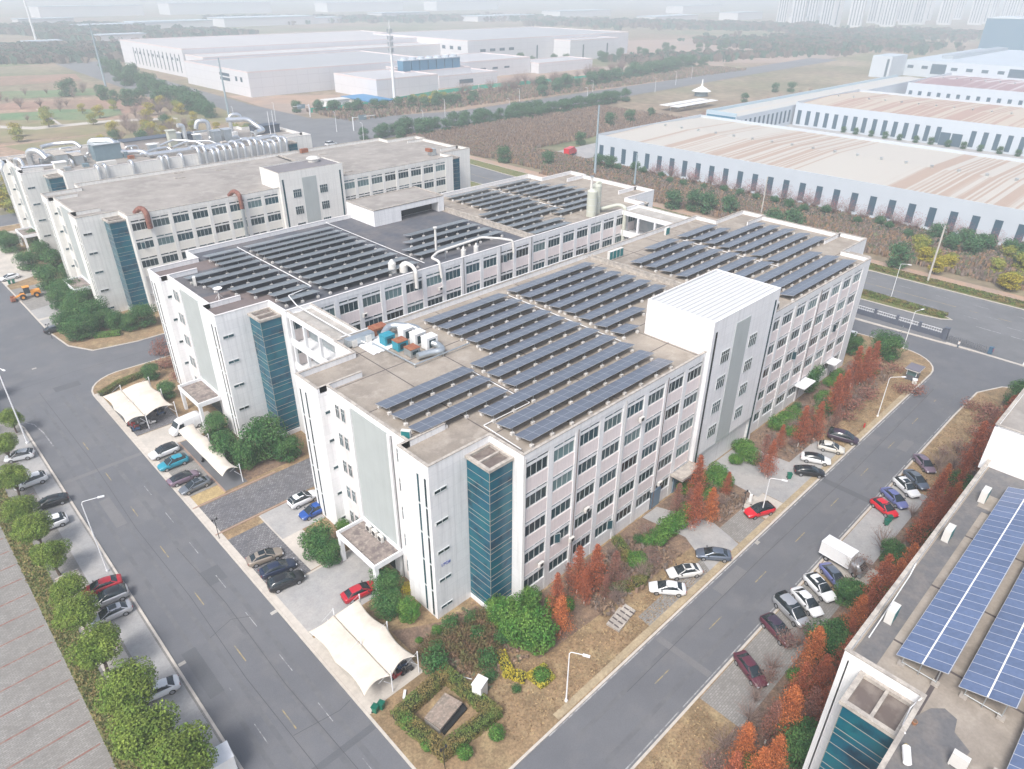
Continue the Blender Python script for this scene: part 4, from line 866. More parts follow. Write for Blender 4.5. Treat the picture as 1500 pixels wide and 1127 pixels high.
boxy('pale housing with a white lid in the middle of the roof', 29.5,190,2.2,2.2,3.4,galv,whitep)
boxy('tall galvanised twin filter housing, left half', 49.6,190.6,2.4,3.0,5.2,galv,galv)
boxy('tall galvanised twin filter housing, right half', 53.2,190.6,2.4,3.0,5.4,galv,silver)
boxy('narrow filter tower with a white lid', 44.6,193.2,1.9,1.9,4.2,galv,whitep)
boxy('square vent tower with a white lid by the beige shed', 40.2,198,2.0,2.0,4.6,galv,whitep)
boxy('cream tank tower left of the tall elbow', 38.4,197.6,2.3,2.3,5.8,tankm,tankm)
boxy('grey angled hopper left of the blue-grey housing', 5.0,193,3.0,5.2,3.6,galv,coping)
boxy('pair hopper next to the grey angled hopper', 8.8,191,2.2,5.0,3.0,galv,coping)
boxy('pale flat box at the back left of the far roof', 7.6,203,6.0,3.2,2.2,galv,coping)
boxy('low beige box at the left rear corner', -3.4,201.4,4.6,3.2,2.0,coping,coping)
boxy('cooling unit of white grilles at the right end of the far roof', 66.4,185.6,3.4,2.2,1.7,whitep,None)
boxy('second white grille unit near the far roof edge', 14.0,182.5,5.0,1.3,1.5,acwhite,None)
for (x,y,k) in ((4,183,0),(9,184.5,1),(22,187,2),(36,187.6,3),(58,193,4),(0,206,5),(24,196,6)):
    boxy('small grey pump box %s'%('on the left tower','beside the hoppers','by the middle housing','under the wavy duct','near the right ducts','at the rear left','behind the blue-grey housing')[k], x,y,1.6,1.3,1.2,(galv,slate,rust,bluebox)[k%4],None,name='pump_box')
rr_ = random.Random(77)
for k in range(26):
    x = rr_.uniform(-3,66); y = rr_.uniform(186,208); a_ = rr_.choice((0,1)); L_ = rr_.uniform(2,6); z0 = rr_.uniform(23,24.2)
    e = (x+L_,y,z0) if a_ else (x,y+L_*.6,z0)
    duct('roof_duct', 'small silver duct elbow in the clutter of the far roof', [(x,y,H),(x,y,z0),e,(e[0],e[1],H)], rr_.uniform(.22,.42), silver if k % 3 else galv, 7, group='small duct elbows on the far roof')
for k in range(22):
    x = rr_.uniform(-2,64); y = rr_.uniform(184,209); w_, d_2, h_ = rr_.uniform(.8,2.2), rr_.uniform(.8,2.0), rr_.uniform(.8,2.6)
    o = boxy('x', x, y, w_, d_2, h_, (galv,slate,acwhite,coping,whitep)[k%5], None, name='fan_housing'); o['label'] = 'small boxy fan housing in the clutter of the far roof'; o['group'] = 'small fan housings on the far roof'
# E roof odds and ends
machine('roof_vent', 'white capsule vent with a yellow end at the bottom of the lower right roof', 'vent', (-5.0,-41.4,H+.05), .4, [('body', whitep, lambda b: b.cyl((-.7,0,.4),(.5,0,.4),.28,n=10)), ('end_cap', mat('yellow cap',(.7,.5,.12),.6), lambda b: b.cyl((.5,0,.4),(.72,0,.4),.28,.1,n=10)), ('foot', coping, lambda b: b.box(-.3,.3,-.2,.2,0,.15))])
machine('clay_pot', 'small terracotta pot left on the dark patch of the lower right roof', 'pot', (-2.0,-40.9,H+.05), 0, [('pot', mat('terracotta',(.35,.16,.08),.8), lambda b: b.cyl((0,0,0),(0,0,.3),.14,.2,n=10)), ('soil', soil, lambda b: b.cyl((0,0,.26),(0,0,.305),.17,n=10))])
duct('hose', 'white plastic hose hanging from the stub wall of the lower right roof', [(-.4,-40.6,23.3),(-1.2,-40.3,22.7),(-2.8,-40.4,22.5),(-4.0,-40.8,23.2)], .05, whitep, 6, cat='hose')
duct('hose', 'pale hose snaking by the solar table of the lower right roof', [(28,-38.3,22.4),(30,-39,22.4),(32.6,-38.2,22.4),(34.6,-39.6,22.4),(35.6,-39.2,22.4)], .05, whitep, 6, cat='hose')
duct('parapet_pipe', 'thin white pipe running beside the parapet of the lower right roof', [(3,-35.7,22.6),(12,-35.5,22.9),(13.5,-35.4,23.2)], .05, whitep, 6, cat='pipe')

# ================================================================ VEHICLES
def paint(name, c, rough=.28, metal=.0): return mat(name+' car paint', c, rough, metal, spec=.7)
carglass = mat('car glass', (.012,.02,.024), .08, spec=.9)
tyre = mat('tyre rubber', (.018,.018,.019), .85)
rim = mat('alloy rim', (.42,.43,.45), .35, .7)
lampw = mat('headlamp lens', (.62,.65,.68), .12, spec=.9)
lampr = mat('tail lamp lens', (.35,.01,.012), .2, spec=.8)
trimk = mat('black car trim', (.022,.022,.025), .5)
P_SIL = paint('silver', (.50,.51,.53), .3, .5)
def car_proto(kind):
    """four silhouettes: each is a station list (x, half width, sill, belt, ...) along the car, front towards +X"""
    if kind == 'sedan':
        L, wd = 4.65, .90; belt = [(-2.32,.62,.52,.78),(-2.25,.78,.36,.93),(-1.95,.86,.26,1.0),(-1.3,.9,.24,.99),(0,.9,.24,.96),(1.0,.9,.24,.92),(1.6,.87,.25,.83),(2.1,.78,.28,.70),(2.28,.66,.34,.60),(2.33,.55,.40,.52)]
        gh = [(-1.85,.66,1.0,.985),(-1.15,.60,.97,1.36),(-.55,.59,.96,1.44),(.15,.60,.95,1.44),(1.25,.70,.90,.93)]; roof = (-1.2,.22)
    elif kind == 'suv':
        L, wd = 4.6, .93; belt = [(-2.30,.70,.58,.95),(-2.26,.82,.42,1.08),(-1.95,.90,.32,1.12),(-1.3,.93,.30,1.10),(0,.93,.30,1.07),(1.0,.92,.30,1.04),(1.6,.89,.31,.97),(2.1,.82,.34,.85),(2.26,.70,.40,.74),(2.31,.6,.46,.62)]
        gh = [(-2.16,.72,1.1,1.08),(-1.75,.66,1.1,1.58),(-.6,.66,1.08,1.66),(.15,.66,1.07,1.63),(1.15,.74,1.03,1.05)]; roof = (-1.85,.25)
    elif kind == 'mpv':
        L, wd = 5.0, .94; belt = [(-2.50,.76,.50,1.0),(-2.45,.86,.40,1.10),(-2.1,.93,.30,1.12),(-1.3,.94,.28,1.10),(0,.94,.28,1.06),(1.2,.93,.28,1.02),(1.8,.9,.30,.93),(2.3,.80,.32,.80),(2.46,.7,.38,.68),(2.5,.6,.44,.58)]
        gh = [(-2.42,.76,1.1,1.08),(-2.25,.74,1.1,1.72),(-.6,.74,1.08,1.80),(.45,.72,1.05,1.76),(1.65,.76,1.0,1.0)]; roof = (-2.3,.6)
    else:
        L, wd = 4.25, .89; belt = [(-2.1,.68,.52,.85),(-2.05,.80,.38,.98),(-1.8,.87,.28,1.02),(-1.2,.89,.26,1.02),(0,.89,.26,.98),(.9,.89,.26,.95),(1.45,.86,.27,.88),(1.9,.78,.3,.76),(2.05,.66,.36,.66),(2.1,.56,.42,.56)]
        gh = [(-1.98,.68,1.02,.99),(-1.5,.62,1.0,1.46),(-.5,.62,.98,1.54),(.15,.62,.97,1.52),(1.15,.70,.94,.95)]; roof = (-1.6,.25)
    t = thing('parked_car', 'x', 'car'); b = MB(); rows = []
    for (x, w, z0, z1) in belt:
        zm = z0+(z1-z0)*.45
        half = [(w*.86,z0),(w*.97,z0+.06),(w,zm),(w*.985,z1-.10),(w*.93,z1-.02),(w*.80,z1+.015)]
        rows.append([(x,-y,z) for y,z in half]+[(x,0,z1+.03)]+[(x,y,z) for y,z in reversed(half)])
    b.grid(rows); n = len(rows[0])
    b.add(rows[0], [tuple(range(n))]); b.add(rows[-1], [tuple(range(n-1,-1,-1))]); b.add([rows[i][0] for i in range(len(rows))]+[rows[i][-1] for i in range(len(rows))], [(i,i+len(rows),i+1+len(rows),i+1) for i in range(len(rows)-1)], 0)
    b.build('body', [P_SIL], t)
    g = MB(); rw = []
    for (x, w, zb, zt) in gh:
        w2 = w*1.18; zt2 = max(zt, zb+.002); rw.append([(x,-w2,zb),(x,-w*1.02,zt2-.05 if zt2-zb > .1 else zt2),(x,-w*.8,zt2),(x,w*.8,zt2),(x,w*1.02,zt2-.05 if zt2-zb > .1 else zt2),(x,w2,zb)])
    g.grid(rw); g.build('windows', carglass, t)
    r_ = MB(); rr = []
    xs = [p for p in gh if p[3] > 1.2]; x0r, x1r = roof
    def zt_at(x):
        for i in range(len(gh)-1):
            if gh[i][0] <= x <= gh[i+1][0]: u = (x-gh[i][0])/(gh[i+1][0]-gh[i][0]); return gh[i][3]*(1-u)+gh[i+1][3]*u, gh[i][1]*(1-u)+gh[i+1][1]*u
        return gh[0][3], gh[0][1]
    for k in range(5):
        x = x0r+(x1r-x0r)*k/4; z, w = zt_at(x); rr.append([(x,-w*1.03,z-.06),(x,-w*.82,z+.018),(x,0,z+.035),(x,w*.82,z+.018),(x,w*1.03,z-.06)])
    r_.grid(rr)
    for s in (-1,1):                                              # A and C pillars
        for a, c in ((gh[-1][0], x1r), (gh[0][0], x0r)):
            za, wa = zt_at(a); zc, wc = zt_at(c); ya, yc = s*wa*1.16, s*wc*1.0
            r_.add([(a,ya,za+.02),(a-.12 if a>0 else a+.2,ya*1.005,za+.02),(c-.1 if a>0 else c+.12,yc*1.02,zc-.04),(c,yc*.9,zc+.012)], [(0,1,2,3),(3,2,1,0)])
    r_.build('roof', [P_SIL], t)
    tr = MB(); L2 = belt[-1][0]; tr.box(L2-.04,L2+.015,-.5,.5,.40,.56); tr.box(belt[0][0]-.02,belt[0][0]+.04,-.5,.5,.42,.58); tr.build('bumper_trim', trimk, t)
    wx = (belt[-1][0]-.95, belt[0][0]+.93)
    for x in wx:
        for s in (-1,1):
            w = MB(); w.cyl((0,-.11,0),(0,.11,0),.335,n=16); wo = w.build('wheel', tyre, t, (x, s*(wd-.10), .335))
            w = MB(); w.cyl((0,-.118,0),(0,.118,0),.22,n=10); w.build('rim', rim, wo)
    for s in (-1,1):
        h = MB(); h.box(L2-.22,L2-.02,s*.50,s*.72,belt[-2][3]-.10,belt[-2][3]+.035); h.build('headlight', lampw, t)
        h = MB(); xb = belt[0][0]; h.box(xb+.0,xb+.14,s*.48,s*.74,belt[1][3]-.2,belt[1][3]-.05); h.build('tail_light', lampr, t)
        h = MB(); h.box(.72,.86,s*(wd+.02),s*(wd+.2),belt[4][3]+.0,belt[4][3]+.13); h.build('wing_mirror', trimk, t)
    return t
PROTO = {k: car_proto(k) for k in ('sedan','suv','mpv','hatch')}
def setm(o, m):
    o.material_slots[0].link = 'OBJECT'; o.material_slots[0].material = m
def park(kind, a, c, col, label, roofcol=None, group=None, sunroof=False, cat='car', z=0.0):
    """a = rear point, c = front point on the ground (metres)"""
    A_, C_ = Vector(a), Vector(c); m = (A_+C_)/2; rz = math.atan2(C_.y-A_.y, C_.x-A_.x)
    o = place(PROTO[kind], USED, (m.x, m.y, z), rz, label, group); o['category'] = cat
    for ch in o.children:
        nm = ch.name.split('.')[0]
        if nm == 'body': setm(ch, col)
        if nm == 'roof': setm(ch, roofcol or col)
    if sunroof:
        zr = {'sedan':1.477,'suv':1.69,'mpv':1.83,'hatch':1.57}[kind]; s = MB(); s.box(-.75,.1,-.42,.42,0,.012); s.build('sunroof', carglass, o, (0,0,zr))
    return o
C_ = {'white':(.74,.75,.76),'pearl':(.66,.66,.64),'teal':(.015,.26,.36),'mauve':(.25,.185,.24),'grey':(.17,.19,.215),'champagne':(.33,.28,.23),'navy':(.012,.022,.055),'black':(.012,.013,.016),'blue':(.012,.07,.30),'red':(.42,.008,.022),'brightred':(.60,.008,.02),'silver':(.42,.43,.45),'bluegrey':(.13,.16,.21),'violet':(.13,.15,.34),'plum':(.045,.028,.05),'maroon':(.10,.02,.035),'cream':(.62,.60,.54),'lightgrey':(.34,.36,.39)}
PC = {k: paint(k, v, .3, .35 if k in ('silver','grey','champagne','bluegrey','mauve','lightgrey') else 0.) for k, v in C_.items()}
g0 = .0; ZL = K-.01
# left road, right-hand side
park('suv', (-17.7,63.2), (-21.9,63.2), PC['white'], 'white crossover with a black roof, first in the bay row beside the shade sail', PC['black'], z=ZL)
park('suv', (-17.7,59), (-22.1,59.1), PC['teal'], 'turquoise hatchback-like crossover in the bay row beside the shade sail', z=ZL)
park('sedan', (-22.6,54.1), (-17.9,54.1), PC['mauve'], 'mauve sedan with a black roof parked tail towards the road', PC['black'], z=ZL)
park('sedan', (-17.4,51), (-22.1,50.9), PC['grey'], 'grey sedan with a sunroof, last in the row beside the yellow grass', sunroof=True, z=ZL)
park('sedan', (-21.4,29.9), (-17,28.9), PC['champagne'], 'champagne sedan with a sunroof on the cobbled bays', sunroof=True, z=ZL)
park('sedan', (-21.2,26.7), (-16.7,25.8), PC['navy'], 'dark blue fastback between the champagne sedan and the black wagon', PC['navy'], z=ZL)
park('suv', (-21.6,23.8), (-17,23), PC['black'], 'black off-roader with roof rails on the cobbled bays', z=ZL)
park('suv', (-11.3,36.7), (-7.5,36.6), PC['white'], 'white crossover with a sunroof parked by the corner of the front block', sunroof=True, z=ZL)
park('hatch', (-7.9,33.2), (-11.5,33.3), PC['blue'], 'bright blue hatchback half hidden by the front block', z=ZL)
park('sedan', (-15.5,15.7), (-11.4,15.1), PC['red'], 'crimson sedan parked under the entrance canopy', z=ZL)
park('hatch', (-35.3,77.4), (-39,78.7), PC['white'], 'white hatchback between the trees of the left lot, farthest', z=ZL)
park('suv', (-35.8,69.2), (-39.4,69.3), PC['white'], 'white crossover under the left lot trees behind the black sedan', z=ZL)
park('sedan', (-34.8,61.4), (-38.7,62), PC['black'], 'black sedan alone in the left lot', z=ZL)
park('suv', (-36.6,56.2), (-39.8,56.4), PC['white'], 'white crossover almost covered by a camphor tree', z=ZL)
park('sedan', (-34.5,38.3), (-38.8,39.1), PC['red'], 'red sedan by the street lamp of the left lot', z=ZL)
park('suv', (-34.8,35.8), (-38.6,36.3), PC['silver'], 'silver crossover with a black roof stripe beside the red sedan', PC['black'], z=ZL)
park('sedan', (-35.4,33), (-39.1,33.4), PC['silver'], 'silver sedan with a dark sunroof beside the silver crossover', sunroof=True, z=ZL)
park('sedan', (-35.6,18.1), (-38.9,18.8), PC['white'], 'white sedan half under the big camphor tree, nearest the bottom left', z=ZL)
park('sedan', (-16.9,170.6), (-21.6,170.2), PC['white'], 'white sedan by the two green bins at the left edge', z=ZL)
park('sedan', (-21.7,127.7), (-17.1,127.3), PC['black'], 'black sedan with a grey roof near the third block', PC['grey'], z=ZL)
# right road, building side
park('sedan', (16.6,-12.8), (13.8,-9.4), PC['white'], 'white sedan parked nearest the concrete pad', z=ZL)
park('sedan', (21.3,-12.3), (17.2,-9.6), PC['pearl'], 'pale silver sedan with a black sunroof by the right road', sunroof=True, z=ZL)
park('sedan', (26.3,-13.7), (23.3,-10), PC['bluegrey'], 'dark grey fastback by the right road', PC['bluegrey'], z=ZL)
park('suv', (39.6,-12.5), (35.5,-10.7), PC['brightred'], 'red off-roader with a black roof behind the lamp post', PC['black'], z=ZL)
park('sedan', (50.7,-10.2), (53.6,-14.3), PC['black'], 'glossy black sedan by the green bin on the pale slab', z=ZL)
park('sedan', (55.1,-9.2), (57.2,-13.6), PC['white'], 'white sedan with a black roof in the row of four', PC['black'], z=ZL)
park('hatch', (60.3,-9.8), (61.8,-13.7), PC['cream'], 'white hatchback in the row of four on the right road', z=ZL)
park('mpv', (64.8,-9.6), (66.2,-14), PC['plum'], 'dark plum people carrier, last in the row of four', z=ZL)
park('sedan', (108.3,4.6), (104.9,4.1), PC['white'], 'white car just showing past the far corner of the front block', z=ZL)
# right road, far side
park('sedan', (69.3,-22.4), (66,-25.9), PC['mauve'], 'mauve-grey sedan half behind bare twigs, farthest on the right side', z=ZL)
park('sedan', (63.6,-22.9), (60.9,-26.7), PC['bluegrey'], 'blue-grey sedan second from the end on the right side', PC['grey'], z=ZL)
park('suv', (60.2,-22.6), (57.8,-26.3), PC['white'], 'white crossover with a sunroof beside the violet car', sunroof=True, z=ZL)
park('sedan', (56.2,-22.3), (53.9,-26.1), PC['violet'], 'lavender blue sedan beside the red hatchback', z=ZL)
park('hatch', (52.4,-22.1), (50.7,-26), PC['brightred'], 'bright red hatchback by the green bin on the right side', z=ZL)
park('sedan', (33.7,-23.2), (31.6,-26.8), PC['violet'], 'violet sedan in the shadow of the white box truck', PC['bluegrey'], z=ZL)
park('suv', (30.3,-22.5), (28.4,-26.6), PC['white'], 'white wagon with roof rails, nose away from the road', sunroof=True, z=ZL)
park('sedan', (26.9,-22.5), (25,-26.5), PC['white'], 'white sedan between the white wagon and the silver van', z=ZL)
park('mpv', (23.9,-21.7), (22.2,-26), PC['silver'], 'silver minivan beside the white sedan on the right side', z=ZL).scale = (.98,1,1.1)
park('suv', (19.9,-22.1), (18.4,-26.2), PC['maroon'], 'maroon and black crossover under bare twigs', PC['plum'], z=ZL)
park('sedan', (12.7,-22.9), (11,-26.5), PC['maroon'], 'maroon sedan alone, nearest the bottom on the right side', z=ZL)
# cars on the far roads
park('sedan', (171.7,284), (180.5,284.2), PC['white'], 'white sedan crossing the junction, left of the dark one', z=-.1)
park('suv', (173.6,276.8), (183.1,279.1), PC['bluegrey'], 'dark car crossing the junction between two white ones', z=-.1)
park('sedan', (185.4,279.8), (196,281.6), PC['white'], 'white car farthest along the road beyond the junction', z=-.1)
park('mpv', (131.5,268.7), (140.5,269.7), PC['white'], 'white minibus with a teal flank on the main road', z=-.05, cat='minibus').scale = (1.25,1.1,1.2)
for i in range(7):
    park('sedan', (663.3,246.5) if 0 else (560+i*3.2,198), (560+i*3.2,203), PC[('white','lightgrey','white','silver','white','black','white')[i]], 'tiny parked car in the far lot by the blue tower', group='cars parked in the far lot', z=-.05)
# van, truck, box truck, loader
def van(label, loc, rz):
    t = thing('white_van', label, 'van', loc, rz); b = MB(); rows = []
    for x,w,z1 in ((-2.8,.9,1.2),(-2.75,.96,2.35),(-2.2,.98,2.5),(.9,.98,2.5),(1.4,.97,2.35),(2.0,.95,1.45),(2.6,.86,1.1),(2.78,.7,.8)):
        half = [(w*.95,.35),(w,.6),(w*.99,min(1.1,z1-.1)),(w*.92,z1-.12),(w*.8,z1)]; rows.append([(x,-y,z) for y,z in half]+[(x,y,z) for y,z in reversed(half)])
    b.grid(rows); n = len(rows[0]); b.add(rows[0], [tuple(range(n))]); b.add(rows[-1], [tuple(range(n-1,-1,-1))]); b.build('body', PC['white'], t)
    g = MB(); g.add([(1.47,-.82,2.24),(1.47,.82,2.24),(2.03,.86,1.5),(2.03,-.86,1.5)], [(0,3,2,1)])
    for s in (-1,1): g.add([(.7,s*1.0,1.35),(1.75,s*.99,1.35),(1.35,s*.96,2.05),(.7,s*.965,2.05)], [(0,1,2,3),(3,2,1,0)])
    for v in range(len(g.v)): g.v[v] = (g.v[v][0]+(.03 if v < 4 else 0), g.v[v][1], g.v[v][2]+(.03 if v < 4 else 0))
    g.build('windows', carglass, t)
    for x in (-1.8,1.75):
        for s in (-1,1):
            w = MB(); w.cyl((0,-.12,0),(0,.12,0),.36,n=14); wo = w.build('wheel', tyre, t, (x,s*.87,.36)); w = MB(); w.cyl((0,-.13,0),(0,.13,0),.2,n=10); w.build('rim', rim, wo)
    for s in (-1,1): h = MB(); h.box(2.5,2.72,s*.55,s*.8,.85,1.0); h.build('headlight', lampw, t)
    for z in (2.515,): h = MB(); [h.box(-2.0+k*.7,-1.95+k*.7,-.75,.75,z-.01,z+.01) for k in range(4)]; h.build('roof_ribs', trim, t)
a, c = (-11.7,68.4), (-16.7,67.8)
van('white high-roof delivery van beside the big shade sail', ((a[0]+c[0])/2,(a[1]+c[1])/2,ZL), math.atan2(c[1]-a[1],c[0]-a[0]))
def truck(label, loc, rz, cabm):
    t = thing('box_truck', label, 'truck', loc, rz); b = MB()
    b.box(-3.0,1.1,-1.0,1.0,.85,2.75); b.build('cargo_box', whitep, t)
    b = MB()
    for k in range(9): b.box(-2.9+k*.48,-2.86+k*.48,-1.02,1.02,.9,2.7)
    b.box(-3.03,1.13,-1.03,1.03,2.72,2.79); b.box(-3.03,1.13,-1.03,1.03,.82,.89); b.build('box_ribs', trim, t)
    b = MB(); rows = []
    for x,w,z1 in ((1.2,.9,1.95),(1.6,.92,2.05),(2.2,.92,2.0),(2.75,.9,1.35),(2.85,.85,.8)):
        rows.append([(x,-w,.4),(x,-w,1.2 if z1>1.3 else z1-.05),(x,-w*.88,z1),(x,w*.88,z1),(x,w,1.2 if z1>1.3 else z1-.05),(x,w,.4)])
    b.grid(rows); n = 6; b.add(rows[0], [tuple(range(n))]); b.add(rows[-1], [tuple(range(n-1,-1,-1))]); b.build('cab', cabm, t)
    g = MB(); g.add([(2.24,-.74,2.0),(2.24,.74,2.0),(2.78,.78,1.38),(2.78,-.78,1.38)], [(0,3,2,1)]); g.build('windscreen', carglass, t)
    b = MB(); b.box(-2.9,2.4,-.45,.45,.5,.8); b.build('chassis', trimk, t)
    for x in (-1.9,2.0):
        for s in (-1,1): w = MB(); w.cyl((0,-.13,0),(0,.13,0),.4,n=14); wo = w.build('wheel', tyre, t, (x,s*.84,.4)); w = MB(); w.cyl((0,-.14,0),(0,.14,0),.2,n=10); w.build('rim', rim, wo)
a, c = (36.2,-22.6), (35.9,-26.7)
truck('white box truck parked nose into the bare shrubs', ((a[0]+c[0])/2,(a[1]+c[1])/2,ZL), math.atan2(c[1]-a[1],c[0]-a[0]), PC['lightgrey'])
truck('white box truck cut by the bottom edge of the photo at left', (*(-37.7,5.3),ZL), math.pi-.1, PC['white'])
t = thing('wheel_loader', 'orange wheel loader parked in the lot before the third block', 'wheel loader', (*(-18.8,153.2),ZL), math.radians(175))
def lp(n_, m_, fn): b = MB(); fn(b); return b.build(n_, m_, t)
lp('engine_hood', orange, lambda b: (b.box(-2.6,-.6,-.75,.75,.8,1.75), b.box(-2.7,-2.6,-.6,.6,.7,1.5)))
lp('cab', carglass, lambda b: b.box(-.6,.7,-.6,.6,1.3,2.8)); lp('cab_roof', orange, lambda b: b.box(-.7,.8,-.7,.7,2.8,2.95))
lp('front_frame', orange, lambda b: (b.box(.5,1.7,-.45,.45,.7,1.3), b.cyl((1.2,-.35,1.2),(3.0,-.35,.6),.14,n=6), b.cyl((1.2,.35,1.2),(3.0,.35,.6),.14,n=6)))
lp('bucket', rust, lambda b: (b.box(2.9,3.9,-1.2,1.2,.2,.3), b.box(2.85,2.95,-1.2,1.2,.3,1.1), b.box(2.95,3.7,-1.2,-1.1,.3,.9), b.box(2.95,3.7,1.1,1.2,.3,.9)))
for x in (-1.7,1.2):
    for s in (-1,1): w = MB(); w.cyl((0,-.25,0),(0,.25,0),.68,n=16); wo = w.build('wheel', tyre, t, (x,s*.95,.68)); w = MB(); w.cyl((0,-.26,0),(0,.26,0),.32,n=10); w.build('rim', orange, wo)
# red lorry by the warehouse
truck('red lorry parked by the corner of the nearest warehouse', (205.5,176,-.05), .3, PC['brightred'])
S.objects[[o.name for o in S.objects if o.get('label','').startswith('red lorry')][0]].scale = (1.6,1.3,1.3)
for ch in [o for o in S.objects if o.get('label','').startswith('red lorry')][0].children:
    if ch.name.startswith(('cargo_box','box_ribs')): setm(ch, PC['brightred'])

# ================================================================ VEGETATION
def leafmat(name, c, c2, k=.45): 
    m = mat(name, c, .75, c2=c2, scale=.55, island=k, spec=.25); return m
lf_camphor = leafmat('camphor leaves', (.105,.175,.028), (.165,.225,.04))
lf_dark = leafmat('evergreen leaves', (.035,.115,.035), (.075,.16,.045))
lf_bright = leafmat('bright evergreen leaves', (.055,.165,.03), (.115,.215,.04))
lf_rust = leafmat('rusty needles', (.40,.115,.05), (.31,.10,.06))
lf_orange = leafmat('orange needles', (.53,.175,.06), (.42,.125,.05))
lf_brown = leafmat('brown dead needles', (.23,.115,.09), (.28,.12,.09))
lf_yellow = leafmat('yellow leaves', (.40,.32,.035), (.28,.27,.04))
lf_photinia = leafmat('reddish brown hedge', (.17,.105,.06), (.10,.12,.04))
lf_hedge = leafmat('clipped hedge leaves', (.10,.15,.035), (.18,.14,.05))
lf_olive = leafmat('olive yellow leaves', (.32,.30,.06), (.19,.25,.05))
lf_far = leafmat('distant tree leaves', (.045,.125,.06), (.075,.155,.065))
bark = mat('bark', (.11,.08,.06), .9, var=.2, scale=4)
twig = mat('bare twigs', (.30,.22,.19), .9, var=.15, scale=1, island=.3)
limew = mat('whitewashed trunk', (.70,.68,.64), .9, var=.1, scale=4)
def leaves(mb, r, n, lobes, size, m=0, flat=.0):
    """leaf faces spread through and over the lobes of a crown"""
    for i in range(n):
        c, rad = lobes[r.randrange(len(lobes))]
        z = r.uniform(-1,1); a = r.uniform(0,6.283); q = math.sqrt(1-z*z); d = Vector((q*math.cos(a), q*math.sin(a), z))
        rr = (.55+.45*r.random()**.5) if r.random() < .85 else r.uniform(.1,.6)
        p = Vector((c[0]+d.x*rad[0]*rr, c[1]+d.y*rad[1]*rr, c[2]+d.z*rad[2]*rr))
        nn = (d+Vector((r.gauss(0,.55), r.gauss(0,.55), r.gauss(.35,.5)))).normalized()
        u = nn.orthogonal().normalized(); w = nn.cross(u); th = r.uniform(0,6.28); u2 = u*math.cos(th)+w*math.sin(th); w2 = nn.cross(u2)
        s = size*r.uniform(.6,1.35)
        mb.add([p-u2*s*.5, p+w2*s*.32, p+u2*s*.55, p-w2*s*.32], [(0,1,2,3)], m)
def broad_tree(name, leafm, h, rad, seed, n=1500, size=.34, trunk_h=None, spread=1., nl=9, low=True):
    r = random.Random(seed); t = thing(name, 'x', 'tree'); th = trunk_h or h*.38
    tk = MB(); top = Vector((r.uniform(-.2,.2), r.uniform(-.2,.2), th)); tk.cyl((0,0,0), top, rad*.06+.06, rad*.045+.04, n=7)
    lobes = [((rad*.45*math.cos(q*1.25), rad*.45*math.sin(q*1.25), max(.8,th+.35)), (rad*.42,rad*.42,max(.75,(h-th)*.2))) for q in range(5)] if low else []
    for i in range(nl):
        a = i*2.4+r.uniform(-.3,.3); d = rad*(.62*math.sqrt((i+.5)/nl))*spread; z = th+(h-th)*(.30+.40*(1-(d/rad)**1.3)+r.uniform(-.12,.16))
        c = (d*math.cos(a), d*math.sin(a), z); s = rad*r.uniform(.40,.56); lobes.append((c, (s, s, s*.9)))
        tk.cyl(top-Vector((0,0,.2)), (c[0]*.85,c[1]*.85,c[2]-s*.2), .06, .02, n=5)
    tk.build('trunk', bark, t); cr = MB(); leaves(cr, r, n, lobes, size); cr.build('crown', leafm, t); return t
def conifer(name, leafm, h, rad, seed, n=1300, size=.30):
    r = random.Random(seed); t = thing(name, 'x', 'tree'); tk = MB(); tk.cyl((0,0,.9),(0,0,h*.96),.10,.015,n=6)
    wb = MB(); wb.cyl((0,0,0),(0,0,.9),.12,.105,n=6); wb.build('whitewashed_base', limew, t)
    cr = MB(); br = tk
    nb = 46
    for i in range(nb):
        f_ = (i+.5)/nb; z = h*(.12+.86*f_); R_ = rad*(1-f_)**.75*r.uniform(.6,1.15)+.1; a = i*2.399+r.uniform(-.3,.3)
        d = Vector((math.cos(a), math.sin(a), r.uniform(.05,.3)))
        br.cyl((0,0,z), d*R_+Vector((0,0,z)), .02, .008, n=3, caps=False)
        for k in range(int(n/nb)):
            u = r.random()**.6; p = Vector((0,0,z))+d*R_*u; sp = .10+R_*.22*(1.1-abs(u-.5))
            p += Vector((r.gauss(0,sp), r.gauss(0,sp), r.gauss(-.02,sp*.7)))
            nn = Vector((r.gauss(0,1), r.gauss(0,1), r.gauss(.3,.8))).normalized(); u2 = nn.orthogonal().normalized(); w2 = nn.cross(u2); th = r.uniform(0,6.28)
            u3 = u2*math.cos(th)+w2*math.sin(th); w3 = nn.cross(u3); s = size*r.uniform(.6,1.3); cr.add([p-u3*s*.5, p+w3*s*.24, p+u3*s*.5, p-w3*s*.24], [(0,1,2,3)])
    cr.build('crown', leafm, t); tk.build('trunk', bark, t); return t
